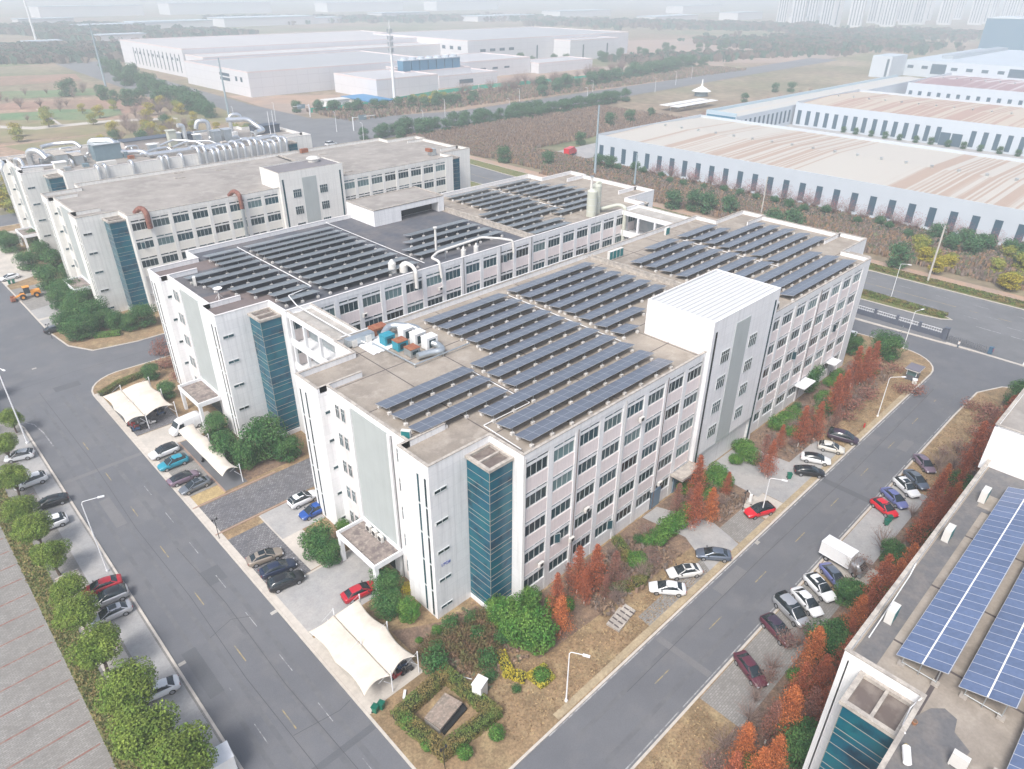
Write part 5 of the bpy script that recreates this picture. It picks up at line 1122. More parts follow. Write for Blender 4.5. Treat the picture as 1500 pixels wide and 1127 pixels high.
def bare_tree(name, h, rad, seed, n=60, leafm=None, nleaf=0, cat='tree'):
    r = random.Random(seed); t = thing(name, 'x', cat); tk = MB(); th = h*.25
    tk.cyl((0,0,0),(0,0,th),.07,.05,n=5); tw = MB()
    for i in range(n):
        a = r.uniform(0,6.28); k = r.random()**.5; z0 = th*r.uniform(.2,1.1); e = Vector((rad*k*math.cos(a), rad*k*math.sin(a), h*r.uniform(.55,1.)*(1-.35*k)))
        m_ = Vector((0,0,z0)).lerp(e, .55)+Vector((r.gauss(0,.12),r.gauss(0,.12),r.gauss(.1,.12))); tw.cyl((0,0,z0), m_, .030, .020, n=3, caps=False); tw.cyl(m_, e, .020, .007, n=3, caps=False)
        for q in range(4):
            p = m_.lerp(e, r.random()); tw.cyl(p, p+Vector((r.gauss(0,.3),r.gauss(0,.3),r.uniform(.1,.5))), .010, .004, n=3, caps=False)
    tk.build('trunk', bark, t); tw.build('twigs', twig, t)
    if nleaf: cr = MB(); leaves(cr, r, nleaf, [((0,0,h*.6),(rad,rad,h*.4))], .2); cr.build('leaves', leafm, t)
    return t
def shrub(name, leafm, rad, h, seed, n=500, size=.24, lob=4):
    r = random.Random(seed); t = thing(name, 'x', 'shrub'); st = MB(); lobes = []
    for i in range(lob):
        a = i*6.28/lob; d = rad*.42 if lob > 1 else 0; c = (d*math.cos(a), d*math.sin(a), h*.5+r.uniform(-.05,.12)*h); lobes.append((c, (rad*.66 if lob > 1 else rad, rad*.66 if lob > 1 else rad, h*.5)))
        st.cyl((0,0,0), (c[0]*.8,c[1]*.8,c[2]), .04, .015, n=4)
    st.build('stem', bark, t); cr = MB(); leaves(cr, r, n, lobes, size); cr.build('foliage', leafm, t); return t
def hedge(name, label, pts, w, h, leafm, seed=1, dens=150, size=.17, z=K, cat='hedge'):
    r = random.Random(seed); t = thing(name, label, cat, (pts[0][0],pts[0][1],z)); core = MB(); cr = MB(); o = Vector(pts[0])
    for i in range(len(pts)-1):
        a, c = Vector(pts[i])-o, Vector(pts[i+1])-o; L_ = (c-a).length; d = (c-a).normalized(); q = Vector((-d.y,d.x)); ang = math.atan2(d.y,d.x); mid = (a+c)/2
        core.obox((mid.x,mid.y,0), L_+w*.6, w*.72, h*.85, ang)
        for k in range(int(dens*L_*(w+h))):
            s_ = r.uniform(-w*.45, L_+w*.45); v = r.random()
            if v < .5: y = r.uniform(-w/2,w/2); zz = h*(1+r.gauss(0,.04)); nn = Vector((r.gauss(0,.5),r.gauss(0,.5),1))
            else: sg = r.choice((-1,1)); y = sg*w/2*(1+r.gauss(0,.05)); zz = r.uniform(.05,h); nn = Vector((q.x*sg,q.y*sg,.4))+Vector((r.gauss(0,.4),r.gauss(0,.4),r.gauss(0,.3)))
            nn.normalize(); p = Vector((a.x+d.x*s_+q.x*y, a.y+d.y*s_+q.y*y, zz)); u = nn.orthogonal().normalized(); ww = nn.cross(u); s = size*r.uniform(.6,1.3)
            cr.add([p-u*s*.5, p+ww*s*.4, p+u*s*.5, p-ww*s*.4], [(0,1,2,3)])
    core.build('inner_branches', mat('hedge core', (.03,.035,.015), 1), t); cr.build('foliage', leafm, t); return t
# --- prototypes
camph = [broad_tree('camphor_tree', lf_camphor, 6.6, 2.9, 30+i, 13000, .21, 1.7, nl=14, low=False) for i in range(3)]
everg = [broad_tree('evergreen_tree', lf_dark, 4.6, 2.6, 40+i, 8000, .20, .6, nl=12) for i in range(2)]
brig = [broad_tree('osmanthus_tree', lf_bright, 4.2, 2.4, 50+i, 6000, .23, .5, nl=11) for i in range(2)]
redw = [conifer('dawn_redwood', lf_rust, 9.0, 1.75, 60, 5200, .19), conifer('dawn_redwood', lf_orange, 8.6, 1.9, 61, 5600, .19), conifer('dawn_redwood', lf_brown, 8.0, 1.6, 62, 3000, .17)]
bares = [bare_tree('bare_tree', 4.6, 2.0, 70, 60), bare_tree('bare_tree', 3.4, 1.7, 71, 70, lf_brown, 160)]
shr = {'dark': shrub('round_shrub', lf_dark, 1.1, 1.5, 80, 1400, .15), 'photinia': shrub('photinia_shrub', lf_photinia, 1.3, 1.1, 81, 1500, .15), 'hedge': shrub('clipped_ball', lf_bright, 1.0, 1.6, 82, 1300, .15, 1), 'yellow': shrub('yellow_shrub', lf_yellow, 1.0, 1.2, 83, 600, .2), 'bright': shrub('leafy_shrub', lf_bright, 1.4, 1.9, 84, 2200, .2), 'brown': shrub('dormant_shrub', lf_brown, 1.5, 1.5, 85, 420, .2)}
def grow(proto, xy, label, group=None, s=1., z=K-.03, rz=None, sz=None):
    return place(proto, USED, (xy[0],xy[1],z), rnd.uniform(0,6.28) if rz is None else rz, label, group, (s,s,sz or s))
# --- camphor row on the left strip (crown centres)
for i,(p,s) in enumerate([((13,600),.72),((4,640),.8),((16,694),.85),((28,738),.8),((50,772),.9),((73,808),.85),((95,858),.8),((115,897),.9),((143,950),1.0),((188,1012),1.1),((214,1083),1.15),((270,1122),1.15),((-30,560),.8),((-60,620),.8)]):
    x, y = [None]*2
    tab = [(-35.7,87.2),(-38.5,78),(-39.7,67),(-40.5,58.4),(-40.2,51.9),(-39.9,45.3),(-40.2,37.6),(-40.3,32.1),(-40.3,25),(-39.8,16.9),(-40.3,10.6),(-38.7,5.3),(-37,103.2),(-42.4,89.4)]
    grow(camph[i%3], tab[i], 'camphor tree along the left lot, %s from the top of the row'%ORD[i+1] if i < 12 else 'camphor tree outside the left edge', 'camphor trees along the left lot', s)
grow(camph[1], (-41.5,97), 'camphor tree at the side street corner on the left edge', None, .9)
grow(camph[0], (-52.5,118), 'camphor tree beyond the side street at the left edge', None, .9)
gl = 'dark evergreen trees before the third block'
for (p,s) in [(q_,s_*1.22) for q_,s_ in [((-13.6,175.3),1.),((-8.6,169.2),1.1),((-13.2,155.8),1.15),((-12.2,145),1.1),((-14.2,130.7),1.05),((-12.2,124.7),1.2),((-15.1,119.8),1.),((-9,118.9),.8),((-3.9,117.1),1.),((-7.1,116.8),.7),((-13.7,194.8),1.),((-6.7,196.8),1.),((-7.6,160.6),.8),((-14.6,140.9),1.),((-11.1,137.7),1.),((-17.2,124.9),1.),((-17,119.7),.9),((-10.9,122.7),.9),((-9.1,180.9),1.)]]:
    grow(everg[rnd.randrange(2)], p, 'dark evergreen tree in the bed before the third block', gl, s)
grow(everg[0], (-14,201.8), 'dark evergreen at the far left edge beside the concrete hut', None, 1.1)
for p,s,l in [((-11.9,90.7),.72,'lone round evergreen at the side street corner of the second block'),((-12.5,81.2),.75,'evergreen shrub tree behind the big shade sail'),((-11.1,62.6),.95,'dark evergreen at the foot of the slit windows, left one'),((-12.7,54.5),1.15,'round dark evergreen under the second block corner'),((-7.5,51.6),1.6,'broad spreading evergreen in front of the teal glass of the second block'),((-11.3,51.1),1.0,'evergreen filling the gap left of the broad spreading one'),((-5.6,48.5),1.0,'evergreen right of the broad spreading one')]: grow(everg[rnd.randrange(2)], p, l, None, s)
for p,s,l in [((-13.4,25.4),1.05,'wide evergreen beside the entrance canopy of the front block'),((-13.1,23.2),.8,'small leafy evergreen by the canopy column'),((-8.8,26.5),.55,'little evergreen behind the canopy'),((-10.8,13.4),.85,'dark evergreen right of the canopy column'),((-12.6,10.4),.8,'evergreen next to the big shade sail of the front block'),((-11.2,8.2),.7,'low evergreen under the corner tower wall')]: grow((everg if s > .7 else brig)[0], p, l, None, s)
for p,s,l in [((-3.3,-1.1),1.0,'bright leafy bush at the foot of the teal glass tower'),((-3.6,-3.3),1.0,'bright bush before the glass tower, second'),((-3.6,0.3),.8,'bright bush nearest the white tower wall'),((-2.7,-5.2),1.15,'round dense green bush right of the bright ones'),((0.2,-1.2),.8,'dark bush between glass tower and redwoods')]: grow(brig[0 if s!=1. else 1], p, l, None, s)
for i,(p,s) in enumerate([((-7.5,1.2),1.2),((-7.8,-1.3),1.3),((-8.8,2.4),1.2),((-10,0.2),1.2),((-9.9,-2.2),1.3),((-5.9,-0.4),1.1),((-11,1.9),1.1),((-7.3,-2.7),1.1),((-5.1,1.7),1.2),((-11.5,2.9),1.),((-13.1,2.5),1.)]):
    grow(shr['photinia'], p, 'reddish brown photinia shrub in the corner bed', 'photinia shrubs in the corner bed', s)
grow(shr['dark'], (-13.4,0.2), 'round dark green bush at the end of the shade sail', None, 1.55)
grow(shr['hedge'], (-14,-10.6), 'clipped green ball on the dry lawn, right of the square hedge', None, .95)
grow(shr['hedge'], (-17.7,-9.9), 'clipped green ball nearest the bottom of the photo', None, .9)
grow(shr['hedge'], (-19.8,-6.7), 'clipped ball at the lower corner of the square hedge', None, .8)
grow(shr['hedge'], (-19.8,-3.3), 'clipped ball at the left corner of the square hedge', None, .95)
grow(shr['hedge'], (-5.7,-9), 'clipped ball ringed by a yellow hedge', None, 1.0)
grow(shr['dark'], (-9.9,-5.1), 'small dark shrub left of the yellow ring', None, .8)
grow(shr['dark'], (-8.8,-8.2), 'tiny dark shrub beside the yellow ring', None, .55)
grow(shr['bright'], (-10.2,4), 'lime green tuft at the corner of the white tower', None, .5)
grow(shr['bright'], (-12.5,4.4), 'small lime green tuft by the shade sail', None, .35)
grow(shr['yellow'], (-8.7,11.7), 'yellow flowering shrub against the corner tower', None, .95)
hedge('square_hedge', 'clipped hedge in a square around the sunken concrete ramp', [(-20.6,-2.9),(-20,-2.1),(-14.3,-1.2)][1:2]+[(-13.3,-1.5),(-12.7,-8.7),(-19.1,-8.4),(-19.9,-2.9)], 1.5, 1.2, lf_hedge, 5)
hedge('yellow_hedge', 'low yellow hedge strip curving past the brown shrubs', [(-7,-3.9),(-8,-6.1),(-7.3,-7.6)], 1.2, .7, lf_yellow, 6)
hedge('yellow_hedge', 'yellow ring hedge around one clipped ball', [(-6.6,-7.9),(-6.5,-9.7),(-4.9,-9.8),(-4.5,-8.2),(-6.6,-7.9)], .6, .5, lf_yellow, 7)
hedge('clipped_hedge', 'curved green hedge at the ground floor of the front block', [(17.4,-1.3),(16,-4.2),(16.1,-7.3),(13.7,-8),(10.5,-6.8)], 1.3, 1.2, lf_hedge, 8)
hedge('clipped_hedge', 'low hedge along the side street corner of the second block', [(-20.9,90.4),(-17.3,92.3),(-12.3,93.2)], 1.3, 1.0, lf_hedge, 9)
hedge('clipped_hedge', 'low green hedge at the side street corner of the third block', [(-13.7,117.9),(-10.1,116)], 1.4, 1.0, lf_bright, 10)
for p,s,g_ in [((21.9,-4.9),1.0,0),((24.4,-4.7),1.0,0),((26.6,-4.8),1.,0),((29.3,-4.5),.9,0),((20.5,-4.2),.7,0)]: grow(shr['bright'], p, 'oleander bush in the long clump by the curved path', 'oleander bushes by the curved path', s*1.15)
for p,s in [((37.2,-2.8),1.3),((40.8,-2.6),1.1),((39.1,-4.6),1.1),((34.6,-3.9),1.),((49.8,-1.8),1.2),((48.5,-4),1.2),((46.3,-2.6),.8),((60.8,-2.3),1.2),((63.8,-2.7),1.)]: grow(shr['bright'], p, 'dense oleander bush beside the opening under the stair hall', 'oleander bushes by the stair hall opening', s*1.1)
for p,s,l in [((77.7,0.8),1.25,'evergreen against the far facade of the front block'),((99.4,1.4),1.,'evergreen at the far corner of the front block'),((102,-4.6),1.35,'big round evergreen near the lamp at the bend'),((70.8,-5.9),.7,'slim dark evergreen among the redwoods')]: grow(everg[0], p, l, None, s)
# redwoods along the front block: base points
gr = 'redwoods between the front block and the right road'
fr = [((820,930),.8,1),((815,900),.8,0),((845,870),.95,0),((870,868),.95,0),((898,862),.85,2),((855,885),.7,0),((830,860),.55,2),((988,760),.85,2),((1013,775),.95,0),((1037,768),.8,1),((1016,735),1.0,0),((1062,728),.55,0),((1113,692),.95,2),((1122,702),.85,0),((1140,660),.6,0),((1168,655),.95,0),((1190,648),.95,0),((1180,640),.8,2),((1215,612),1.05,0),((1228,602),1.,0),((1245,568),1.05,0),((1258,566),1.,0),((1270,560),1.05,0),((1236,590),.9,2),((1220,630),.7,2),((1005,752),.6,2),((885,880),.6,2)]
FP = [(0.3,-6.3),(2.3,-3.8),(6.6,-3.4),(8.4,-4.7),(10.7,-6),(6,-5.1),(6.6,-1.7),(27.8,-3.6),(27.7,-6.6),(30.3,-7.6),(33.1,-3.4),(37.6,-6),(47.1,-6.6),(46.2,-8.1),(54.9,-5.6),(58.2,-7.4),(61.4,-8.5),(62.1,-6.9),(71.2,-7),(74.7,-7.1),(84.8,-4.9),(86.5,-5.9),(89.4,-6.3),(78.3,-6.5),(67.7,-9.2),(30.1,-4.1),(8.3,-6.5)]
for (p,s,k),xy in zip(fr,FP): grow(redw[k], xy, 'rust-coloured dawn redwood in the bed along the front block', gr, s*.95)
for i in range(30):
    x = rnd.uniform(2,100); y = -rnd.uniform(1.2,6.5)
    if 24 < x < 30 or 40 < x < 54: continue
    grow(shr[('bright','dark','bright')[i%3]], (x,y), 'evergreen bush at the foot of the front block facade', 'evergreen bushes along the front facade', rnd.uniform(.7,1.2))
for p in ((-8.5,3.5),(-7.1,0.1),(-8.7,-3.4),(-11.8,1.9),(-5.4,-2.2),(-6,2.6)): grow(shr['dark'], p, 'green bush among the brown photinia of the corner bed', 'green bushes in the corner bed', rnd.uniform(.8,1.2))
for i in range(22): grow(shr[('dark','bright')[i%2]], (rnd.uniform(-18,98), -rnd.uniform(28.5,34)), 'evergreen bush under the redwoods of the right bed', 'evergreen bushes of the right bed', rnd.uniform(.8,1.4))
# bare trees and dormant shrubs among them
gb = 'bare saplings in the bed along the front block'
for i in range(58):
    x = rnd.uniform(8,96); y = -rnd.uniform(2.0,8.2)
    if 22 < x < 31 or 39 < x < 54: continue
    grow(bares[i%2], (x,y), 'leafless sapling in the bed along the front block', gb, rnd.uniform(.5,.9))
for p in ((103.9,-4),(97.7,-8.4),(94.6,-5.6),(90.1,-12.5),(77.2,-8.8),(72.6,-9.3),(82.7,-9)): grow(shr['brown'], p, 'dormant brown shrub near the guard booth', 'dormant shrubs near the booth', rnd.uniform(1.1,1.8))
grow(shr['brown'], (91.2,-14.6), 'long low brown bush beside the guard booth', None, 1.4)
# right side bed in front of E
ge = 'redwoods between the right road and the lower right block'
for (p,s,k) in [((16.2,-29.2),1.05,1),((6.8,-31),1.15,1),((10.8,-33.7),1.2,0),((1.5,-29.4),.9,1),((2.3,-32.1),.9,1),((11,-30.2),1.,0),((13.4,-31.3),1.,0),((16.8,-32.2),1.,0),((25.6,-30.3),.95,1),((21.8,-30.8),.85,0),((31,-30.4),1.,0),((34.3,-31.2),.9,1),((37.6,-31.5),.85,1),((28.4,-30.4),.8,0),((45.9,-30.2),.95,0),((48.4,-31.1),1.,0),((53.1,-30.7),1.,0),((50.3,-29.4),.8,2),((56.6,-31),1.,1),((56.2,-28.9),.85,0),((61.6,-30.3),.9,0),((62.4,-28.2),.8,1),((66.3,-29.6),.95,0),((71.6,-29.3),1.,0),((75.5,-29.1),.9,2),((77.4,-30.1),1.,0),((81.9,-29.9),.95,2),((86.5,-29.9),1.,0),((89.6,-30.6),.95,0),((94.3,-30.7),1.,0),((98.5,-31),1.,0),((85,-28.5),.8,2),((5.3,-30.1),.8,2),((9.2,-32.2),1.,2),((-3.1,-30.5),.9,0),((-0.7,-31.9),1.,1)]:
    grow(redw[k], p, 'rust-orange dawn redwood in the bed before the lower right block', ge, s*rnd.uniform(.78,1.08))
for p,s,l in [((20.2,-29.5),1.1,'dark evergreen between redwoods at the corner of the lower right block'),((6,-33.3),1.1,'evergreen at the bottom under the redwoods of the right bed'),((30.1,-27.7),.8,'evergreen behind the parked white wagon'),((41.3,-29),.8,'low green bush behind the bare tree on the right'),((62.9,-30.6),1.0,'evergreen against the parapet of the lower right block'),((99.7,-29.6),1.2,'evergreen at the right edge by the road bend'),((47.6,-30.5),.8,'low evergreen under the redwoods near the green bin')]: grow(everg[1], p, l, None, s)
grow(bares[0], (42.4,-27.2), 'bare spreading tree beside the white box truck', None, 1.15)
for p in ((34.9,-26.7),(36.9,-26.9),(19.2,-26.7),(21.1,-26.8),(18,-25.8),(12.3,-26.7),(8.8,-27),(13.8,-26.3),(68.1,-26),(65.9,-27.5),(70,-27.7),(1.6,-27.6),(-1.2,-27.8),(72.8,-25.3),(75.5,-26.6),(32.2,-26.9),(52.9,-27.5),(6.1,-27.7)): grow(bares[rnd.randrange(2)], p, 'leafless twiggy tree among the parked cars on the right', 'twiggy trees behind the right-hand cars', rnd.uniform(.7,1.))
grow(shr['brown'], (93,-23.4), 'round brown shrub by the bend of the right road', None, 1.2)
for p in ((89,-26.4),(92.9,-26.9),(83.7,-27.3),(93.8,-26.1)): grow(shr['brown'], p, 'dormant shrub by the bend of the right road', 'dormant shrubs at the bend', 1.3)
for p in ((-5.4,104.1),(-5.6,99),(-7.2,93.2),(-7.2,100.6),(-8.2,87.2),(-8.8,93.9)): grow(shr['brown'], p, 'dormant brown shrub behind the side street corner', 'dormant shrubs at the side street', 1.3)
# hedge strips of the main road
hedge('street_hedge', 'clipped hedge on the rounded island before the sliding gate', [(134.2,-5.5),(134.4,4),(134.9,24)], 2.2, .9, lf_hedge, 20, 60, .3, z=.1)
hedge('street_hedge', 'green hedge strip along the far side of the main road', [(155.6,-70),(155.7,20),(159,120)], 2.4, .8, lf_hedge, 21, 45, .35, z=.1)
# --- middle distance
FT = [broad_tree('broadleaf_tree', lf_far, 7.5, 3.6, 90+i, 2200, .48, 1.0, nl=10) for i in range(3)]
FY = [broad_tree('yellowing_tree', lf_olive, 6.8, 3.2, 95, 1700, .45, 1.6, nl=9), broad_tree('yellowing_tree', lf_yellow, 6.4, 3.0, 96, 1500, .42, 1.6, nl=9)]
RT = [bare_tree('red_twig_tree', 6.2, 3.0, 97, 80, leafmat('dull red foliage', (.34,.10,.11), (.28,.13,.13)), 500)]
def many(protos, pts, label, group, s0=.8, s1=1.2, z=-.1):
    for i, p in enumerate(pts): grow(protos[rnd.randrange(len(protos))], p, label, group, rnd.uniform(s0, s1), z=z)
def along(a, c, n, jit=2.5):
    return [(a[0]+(c[0]-a[0])*(k+.5)/n+rnd.uniform(-jit,jit), a[1]+(c[1]-a[1])*(k+.5)/n+rnd.uniform(-jit,jit)) for k in range(n)]
many(FT, along((156,268),(185,272),6)+along((180,272),(300,270),20,3)+along((170,262),(300,262),16,4)+along((300,268),(370,272),14,4), 'dark broadleaf tree in the belt on the near side of the road beyond the junction', 'tree belt south of the far road', .8,1.25)
many(FT, along((175,372),(205,345),8,4)+along((238,335),(290,330),9,5)+along((200,352),(240,338),5), 'dark broadleaf tree on the far bank of the road beyond the junction', 'trees on the far bank', .8,1.2)
many(FY, along((245,352),(275,345),5,5), 'yellowing tree by the green fence of the white factories', 'yellowing trees by the green fence', .9,1.3)
many(FT, along((330,330),(620,372),34,7)+along((470,350),(640,395),18,8), 'hazy dark tree in the row leading to the far plain', 'hazy tree row on the plain', 1.,1.7)
many(FT, along((127,385),(140,520),16,6)+along((136,520),(172,700),20,8)+along((118,440),(96,560),10,9)+along((60,640),(-60,800),12,25), 'hazy dark tree in the belt left of the white factories', 'hazy tree belt at left', 1.,1.7)
many(FY, along((20,262),(-20,300),9,8)+along((-10,240),(10,250),5,5)+along((112,300),(105,360),4,4)+along((60,330),(118,420),14,14)+along((20,380),(110,470),10,18), 'yellow-tinged tree behind the duct-covered block', 'yellow-tinged trees behind the duct-covered block', .8,1.3)
many(FT, [(118,318),(128,405),(132,412),(70,330),(62,345),(96,372)], 'dark tree by the left branch of the junction', 'trees by the left branch', .8,1.1)
many(FT, [(172.2,185.6),(181.8,167.7),(194.2,149.3),(194.5,143.9)]+[(227.5,189.3),(279.5,213),(296.9,212.6),(322,216.1),(422.1,211.4),(488.8,224.1),(497.9,216.2)], 'round tree standing in the brown scrub', 'round trees in the scrub', .8,1.1)
many(FT, [(164.9,91.7),(168.7,85.8),(169.3,80.7),(172.5,74.4),(167,55.4),(170.2,50.5)], 'round green tree showing behind the front block roof', 'round trees behind the front roof', .9,1.1)
grow(FT[0], (161.1,14.9), 'single round tree on the far side of the main road', None, 1.0, z=.1)
many(FT, [(135+rnd.uniform(-1,1), y) for y in (70,)], 'small tree in the hedge island behind the blocks', None, .6,.6)
for i in range(125):
    wx = rnd.uniform(163.5,199); wy = rnd.uniform(-80,22)
    if wy > 8 and wx < 168: continue
    k = wx+rnd.gauss(0,7); pr = FY[1] if k < 168 else FY[0] if k < 181 else FT[i%3]
    grow(pr, (wx,wy), 'green to yellow tree in the grove before the nearest warehouse', 'grove before the nearest warehouse', rnd.uniform(.6,.9), z=-.1)
many(RT, along((200,128),(201,-70),46,1.5), 'dull red twiggy tree along the wall of the nearest warehouse', 'red twiggy trees along the warehouse wall', .75,1.2)
many([FT[1]], along((196,150),(192,10),20,3), 'dark shrubby tree in front of the red row', 'dark shrubby trees before the red row', .4,.7)
many([FT[0]], along((358.5,120),(358.5,30),12,.6), 'small shrub at the wall of the second warehouse', 'shrubs at the second warehouse', .45,.55)
many([FT[1],FT[2]], along((470,500),(900,470),30,30), 'faint bare-looking tree by the white factory at right', 'faint trees by the right factory', 1.,1.5)
many([bares[0]], along((300,360),(600,400),50,12), 'pale bare tree in front of the right factory', 'pale bare trees by the right factory', 1.8,3.)
many([RT[0]], along((520,205),(300,190),12,3), 'purple-red small tree behind the warehouses', 'purple-red small trees', .6,.8)
many([bares[0]], along((70,320),(120,460),40,18)+along((0,420),(110,560),30,30), 'leafless tree in the brown fields behind the duct-covered block', 'leafless trees in the fields', 1.2,2.2)
# scrub nobody could count
def scrub(name, region, n, seed, cols, hmin, hmax, w, z=-.2):
    r = random.Random(seed); mb = MB()
    for i in range(n):
        x, y = region(r); h = r.uniform(hmin,hmax); m = r.randrange(len(cols)); a = r.uniform(0,3.14)
        for q in range(3):
            aa = a+q*1.05; dx, dy = math.cos(aa)*w*r.uniform(.4,1.), math.sin(aa)*w*r.uniform(.4,1.); ox, oy = x+r.gauss(0,w*.4), y+r.gauss(0,w*.4)
            mb.add([(ox-dx*.3,oy-dy*.3,z),(ox+dx*.3,oy+dy*.3,z),(ox+dx,oy+dy,z+h*r.uniform(.6,1)),(ox+r.gauss(0,.2),oy+r.gauss(0,.2),z+h),(ox-dx,oy-dy,z+h*r.uniform(.5,.9))], [(0,1,2,3,4)], m)
    return tag(mb.build(name, cols), kind='stuff')
sc = [mat('scrub %d'%i, c, 1, island=.35) for i,c in enumerate([(.25,.175,.13),(.29,.205,.145),(.235,.19,.165),(.33,.21,.125),(.17,.18,.11)])]
def reg1(r):
    while True:
        x = r.uniform(163,201); y = r.uniform(-30,240)
        if x < 168+(y > 160)*6: continue
        return x, y
scrub('brown_scrub', reg1, 24000, 3, sc+[sc[2]], .8, 2.2, .45)
scrub('brown_scrub', lambda r: (r.uniform(172,330), r.uniform(198,262)), 15000, 4, sc[:3]+sc[:1], .8, 2.4, .5)
scrub('shrub_band', lambda r: (r.gauss(194,2.2), r.uniform(-60,160)), 7000, 5, [mat('dusky green scrub',(.055,.085,.06),1,island=.3), mat('grey green scrub',(.10,.12,.09),1,island=.3), sc[2]], .8, 2., .5)
scrub('dry_brush', lambda r: (r.uniform(180,620), r.uniform(322,372)), 9000, 6, sc[:3]+[sc[4]], .8, 2.6, .8)
scrub('leaf_litter_scrub', lambda r: ((lambda x: (x, -r.uniform(1.5,8.8)))(r.choice((r.uniform(6,22),r.uniform(31.5,39),r.uniform(54,98))))), 1500, 7, sc[:3], .2, .9, .28, z=.1)
scrub('leaf_litter_scrub', lambda r: (lambda x: (x if not 32 < x < 39 else x+8, -r.uniform(28.5,34.4)))(r.uniform(-26,100)), 2200, 8, sc[:3], .3, 1.2, .35, z=.1)
scrub('corner_ground_cover', lambda r: (r.uniform(-13,-3), r.uniform(-6,4.5) if r.random()<.7 else r.uniform(-3,3)), 500, 9, sc[:2]+[sc[4],sc[4]], .15, .5, .25, z=.1)
# grass blades of the dry lawns and the tree strip
def blades(name, reg, n, seed, cols, h, w, z):
    r = random.Random(seed); mb = MB()
    for i in range(n):
        x, y = reg(r); a = r.uniform(0,6.28); dx, dy = math.cos(a)*w, math.sin(a)*w; m = r.randrange(len(cols))
        mb.add([(x-dx,y-dy,z),(x+dx,y+dy,z),(x+r.gauss(0,w),y+r.gauss(0,w),z+h*r.uniform(.5,1.2))], [(0,1,2)], m)
    return tag(mb.build(name, cols), kind='stuff')
blades('strip_grass', lambda r: (r.uniform(-43.3,-40.9), r.uniform(-10,93)), 9000, 11, [mat('grass blade',(.11,.15,.04),1,island=.4),mat('dry blade',(.26,.21,.09),1,island=.3)], .28, .12, .1)
blades('lawn_tufts', lambda r: r.choice(((r.uniform(-13,4), r.uniform(-13,-1)),(r.uniform(-13,4), r.uniform(-13,-1)),(r.uniform(4,22), r.uniform(-12.8,-9.5)),(r.uniform(63,96), r.uniform(-12.8,-8)),(r.uniform(-14,4), -r.uniform(23,28)),(r.uniform(62,100), -r.uniform(23,28)))), 9000, 12, [mat('straw tuft',(.33,.24,.13),1,island=.35),mat('brown tuft',(.22,.14,.08),1,island=.3)], .16, .10, .1)

# ================================================================ STREET FURNITURE
sailm = mat('cream tensile fabric', (.66,.60,.515), .8, c2=(.58,.525,.45), scale=.5, var=.05)
def sail(label, x0, xg, x1, y0, y1, bays, loc0=(0,0)):
    t = thing('shade_sail', label, 'shade canopy', (x0, y0, K)); L_ = y1-y0; NX, NY = 20, bays*12
    for nm, a, c, amp, ze in (('membrane', xg, x1, .48, 2.6), ('membrane', x0, xg-.06, .22, 2.4)):
        if c-a < .3: continue
        rows = []
        for j in range(NY+1):
            v = j/NY; fb = (v*bays) % 1. if j < NY else 1.; sc = math.sin(math.pi*fb); row = []
            for i in range(NX+1):
                u = i/NX; xx = a+(c-a)*u
                edge = .55*sc*(u if nm == 'membrane' and c == x1 else (1-u)) ; dirx = -1 if c == x1 else 1
                z = (2.35 if c == x1 else 2.35)*(1-u)+(ze if c == x1 else 2.5)*u + amp*math.sin(math.pi*u)*(1-.25*sc) + .12*(1-sc)
                row.append((xx-x0+dirx*edge*.7, v*L_+ (.45*math.sin(math.pi*u)*(1 if j == 0 else -1 if j == NY else 0)), z))
            rows.append(row)
        m_ = MB(); m_.grid(rows); o = m_.build(nm, sailm, t); md = o.modifiers.new('thick','SOLIDIFY'); md.thickness = .02
    for k in range(bays+1):
        y = L_*k/bays
        for x, h in ((xg-x0, 3.6), (x1-x0+.15, 3.4)):
            if x1-x0 < 4 and x == xg-x0: continue
            p = MB(); p.cyl((x,y,0),(x,y,h),.07,n=8); p.build('post', trim, t); p = MB(); p.cyl((x,y,1.2),(x-.9,y,2.45),.035,n=5); p.cyl((x,y,h-.05),(x-1.6,y,2.7),.015,n=4); p.build('strut', trim, t)
    gt_ = MB(); gt_.box(xg-x0-.08,xg-x0+.08,0,L_,2.28,2.34)
    if x1-x0 > 4: gt_.build('gutter', coping, t)
    return t
sail('cream two-wing shade sail in front of the corner tower of the front block', -22.0, -18.6, -15.2, 1.1, 12.6, 2)
sail('cream two-wing shade sail at the side street corner of the second block', -22.0, -18.8, -14.0, 73.0, 85.2, 2)
sail('narrow wavy cream shade sail behind the turquoise car', -16.6, -16.55, -13.9, 47.6, 64.6, 3)
def lamp(label, base_, h, arm_to, z=K, r=.09, mid=None):
    bx, by = base_; t = thing('street_lamp', label, 'street lamp', (bx,by,z)); dx, dy = arm_to[0]-bx, arm_to[1]-by; L_ = math.hypot(dx,dy); L_ = max(L_,.1); ux, uy = dx/L_, dy/L_; L_ = min(L_, 2.2)
    p = MB(); p.cyl((0,0,0),(0,0,.25),r*1.9,n=8); p.cyl((0,0,.25),(0,0,h-.3),r,r*.65,n=8); p.build('pole', trim, t)
    a = MB(); a.tube([(0,0,h-.35),(ux*.15,uy*.15,h+.0),(ux*L_*.9,uy*L_*.9,h+.12)], r*.5, 6); a.build('arm', trim, t)
    hd = MB(); hd.obox((ux*(L_+.2),uy*(L_+.2),h+.06), .75, .26, .13, math.atan2(uy,ux)); ho = hd.build('lamp_head', trim, t)
    hd = MB(); hd.obox((ux*(L_+.2),uy*(L_+.2),h+.045), .5, .18, .014, math.atan2(uy,ux)); hd.build('lens', lampw, ho); return t
lamp('white street lamp on the dry lawn nearest the camera', (-5.8,-12.8), 7.9, (-5.1,-14.2))
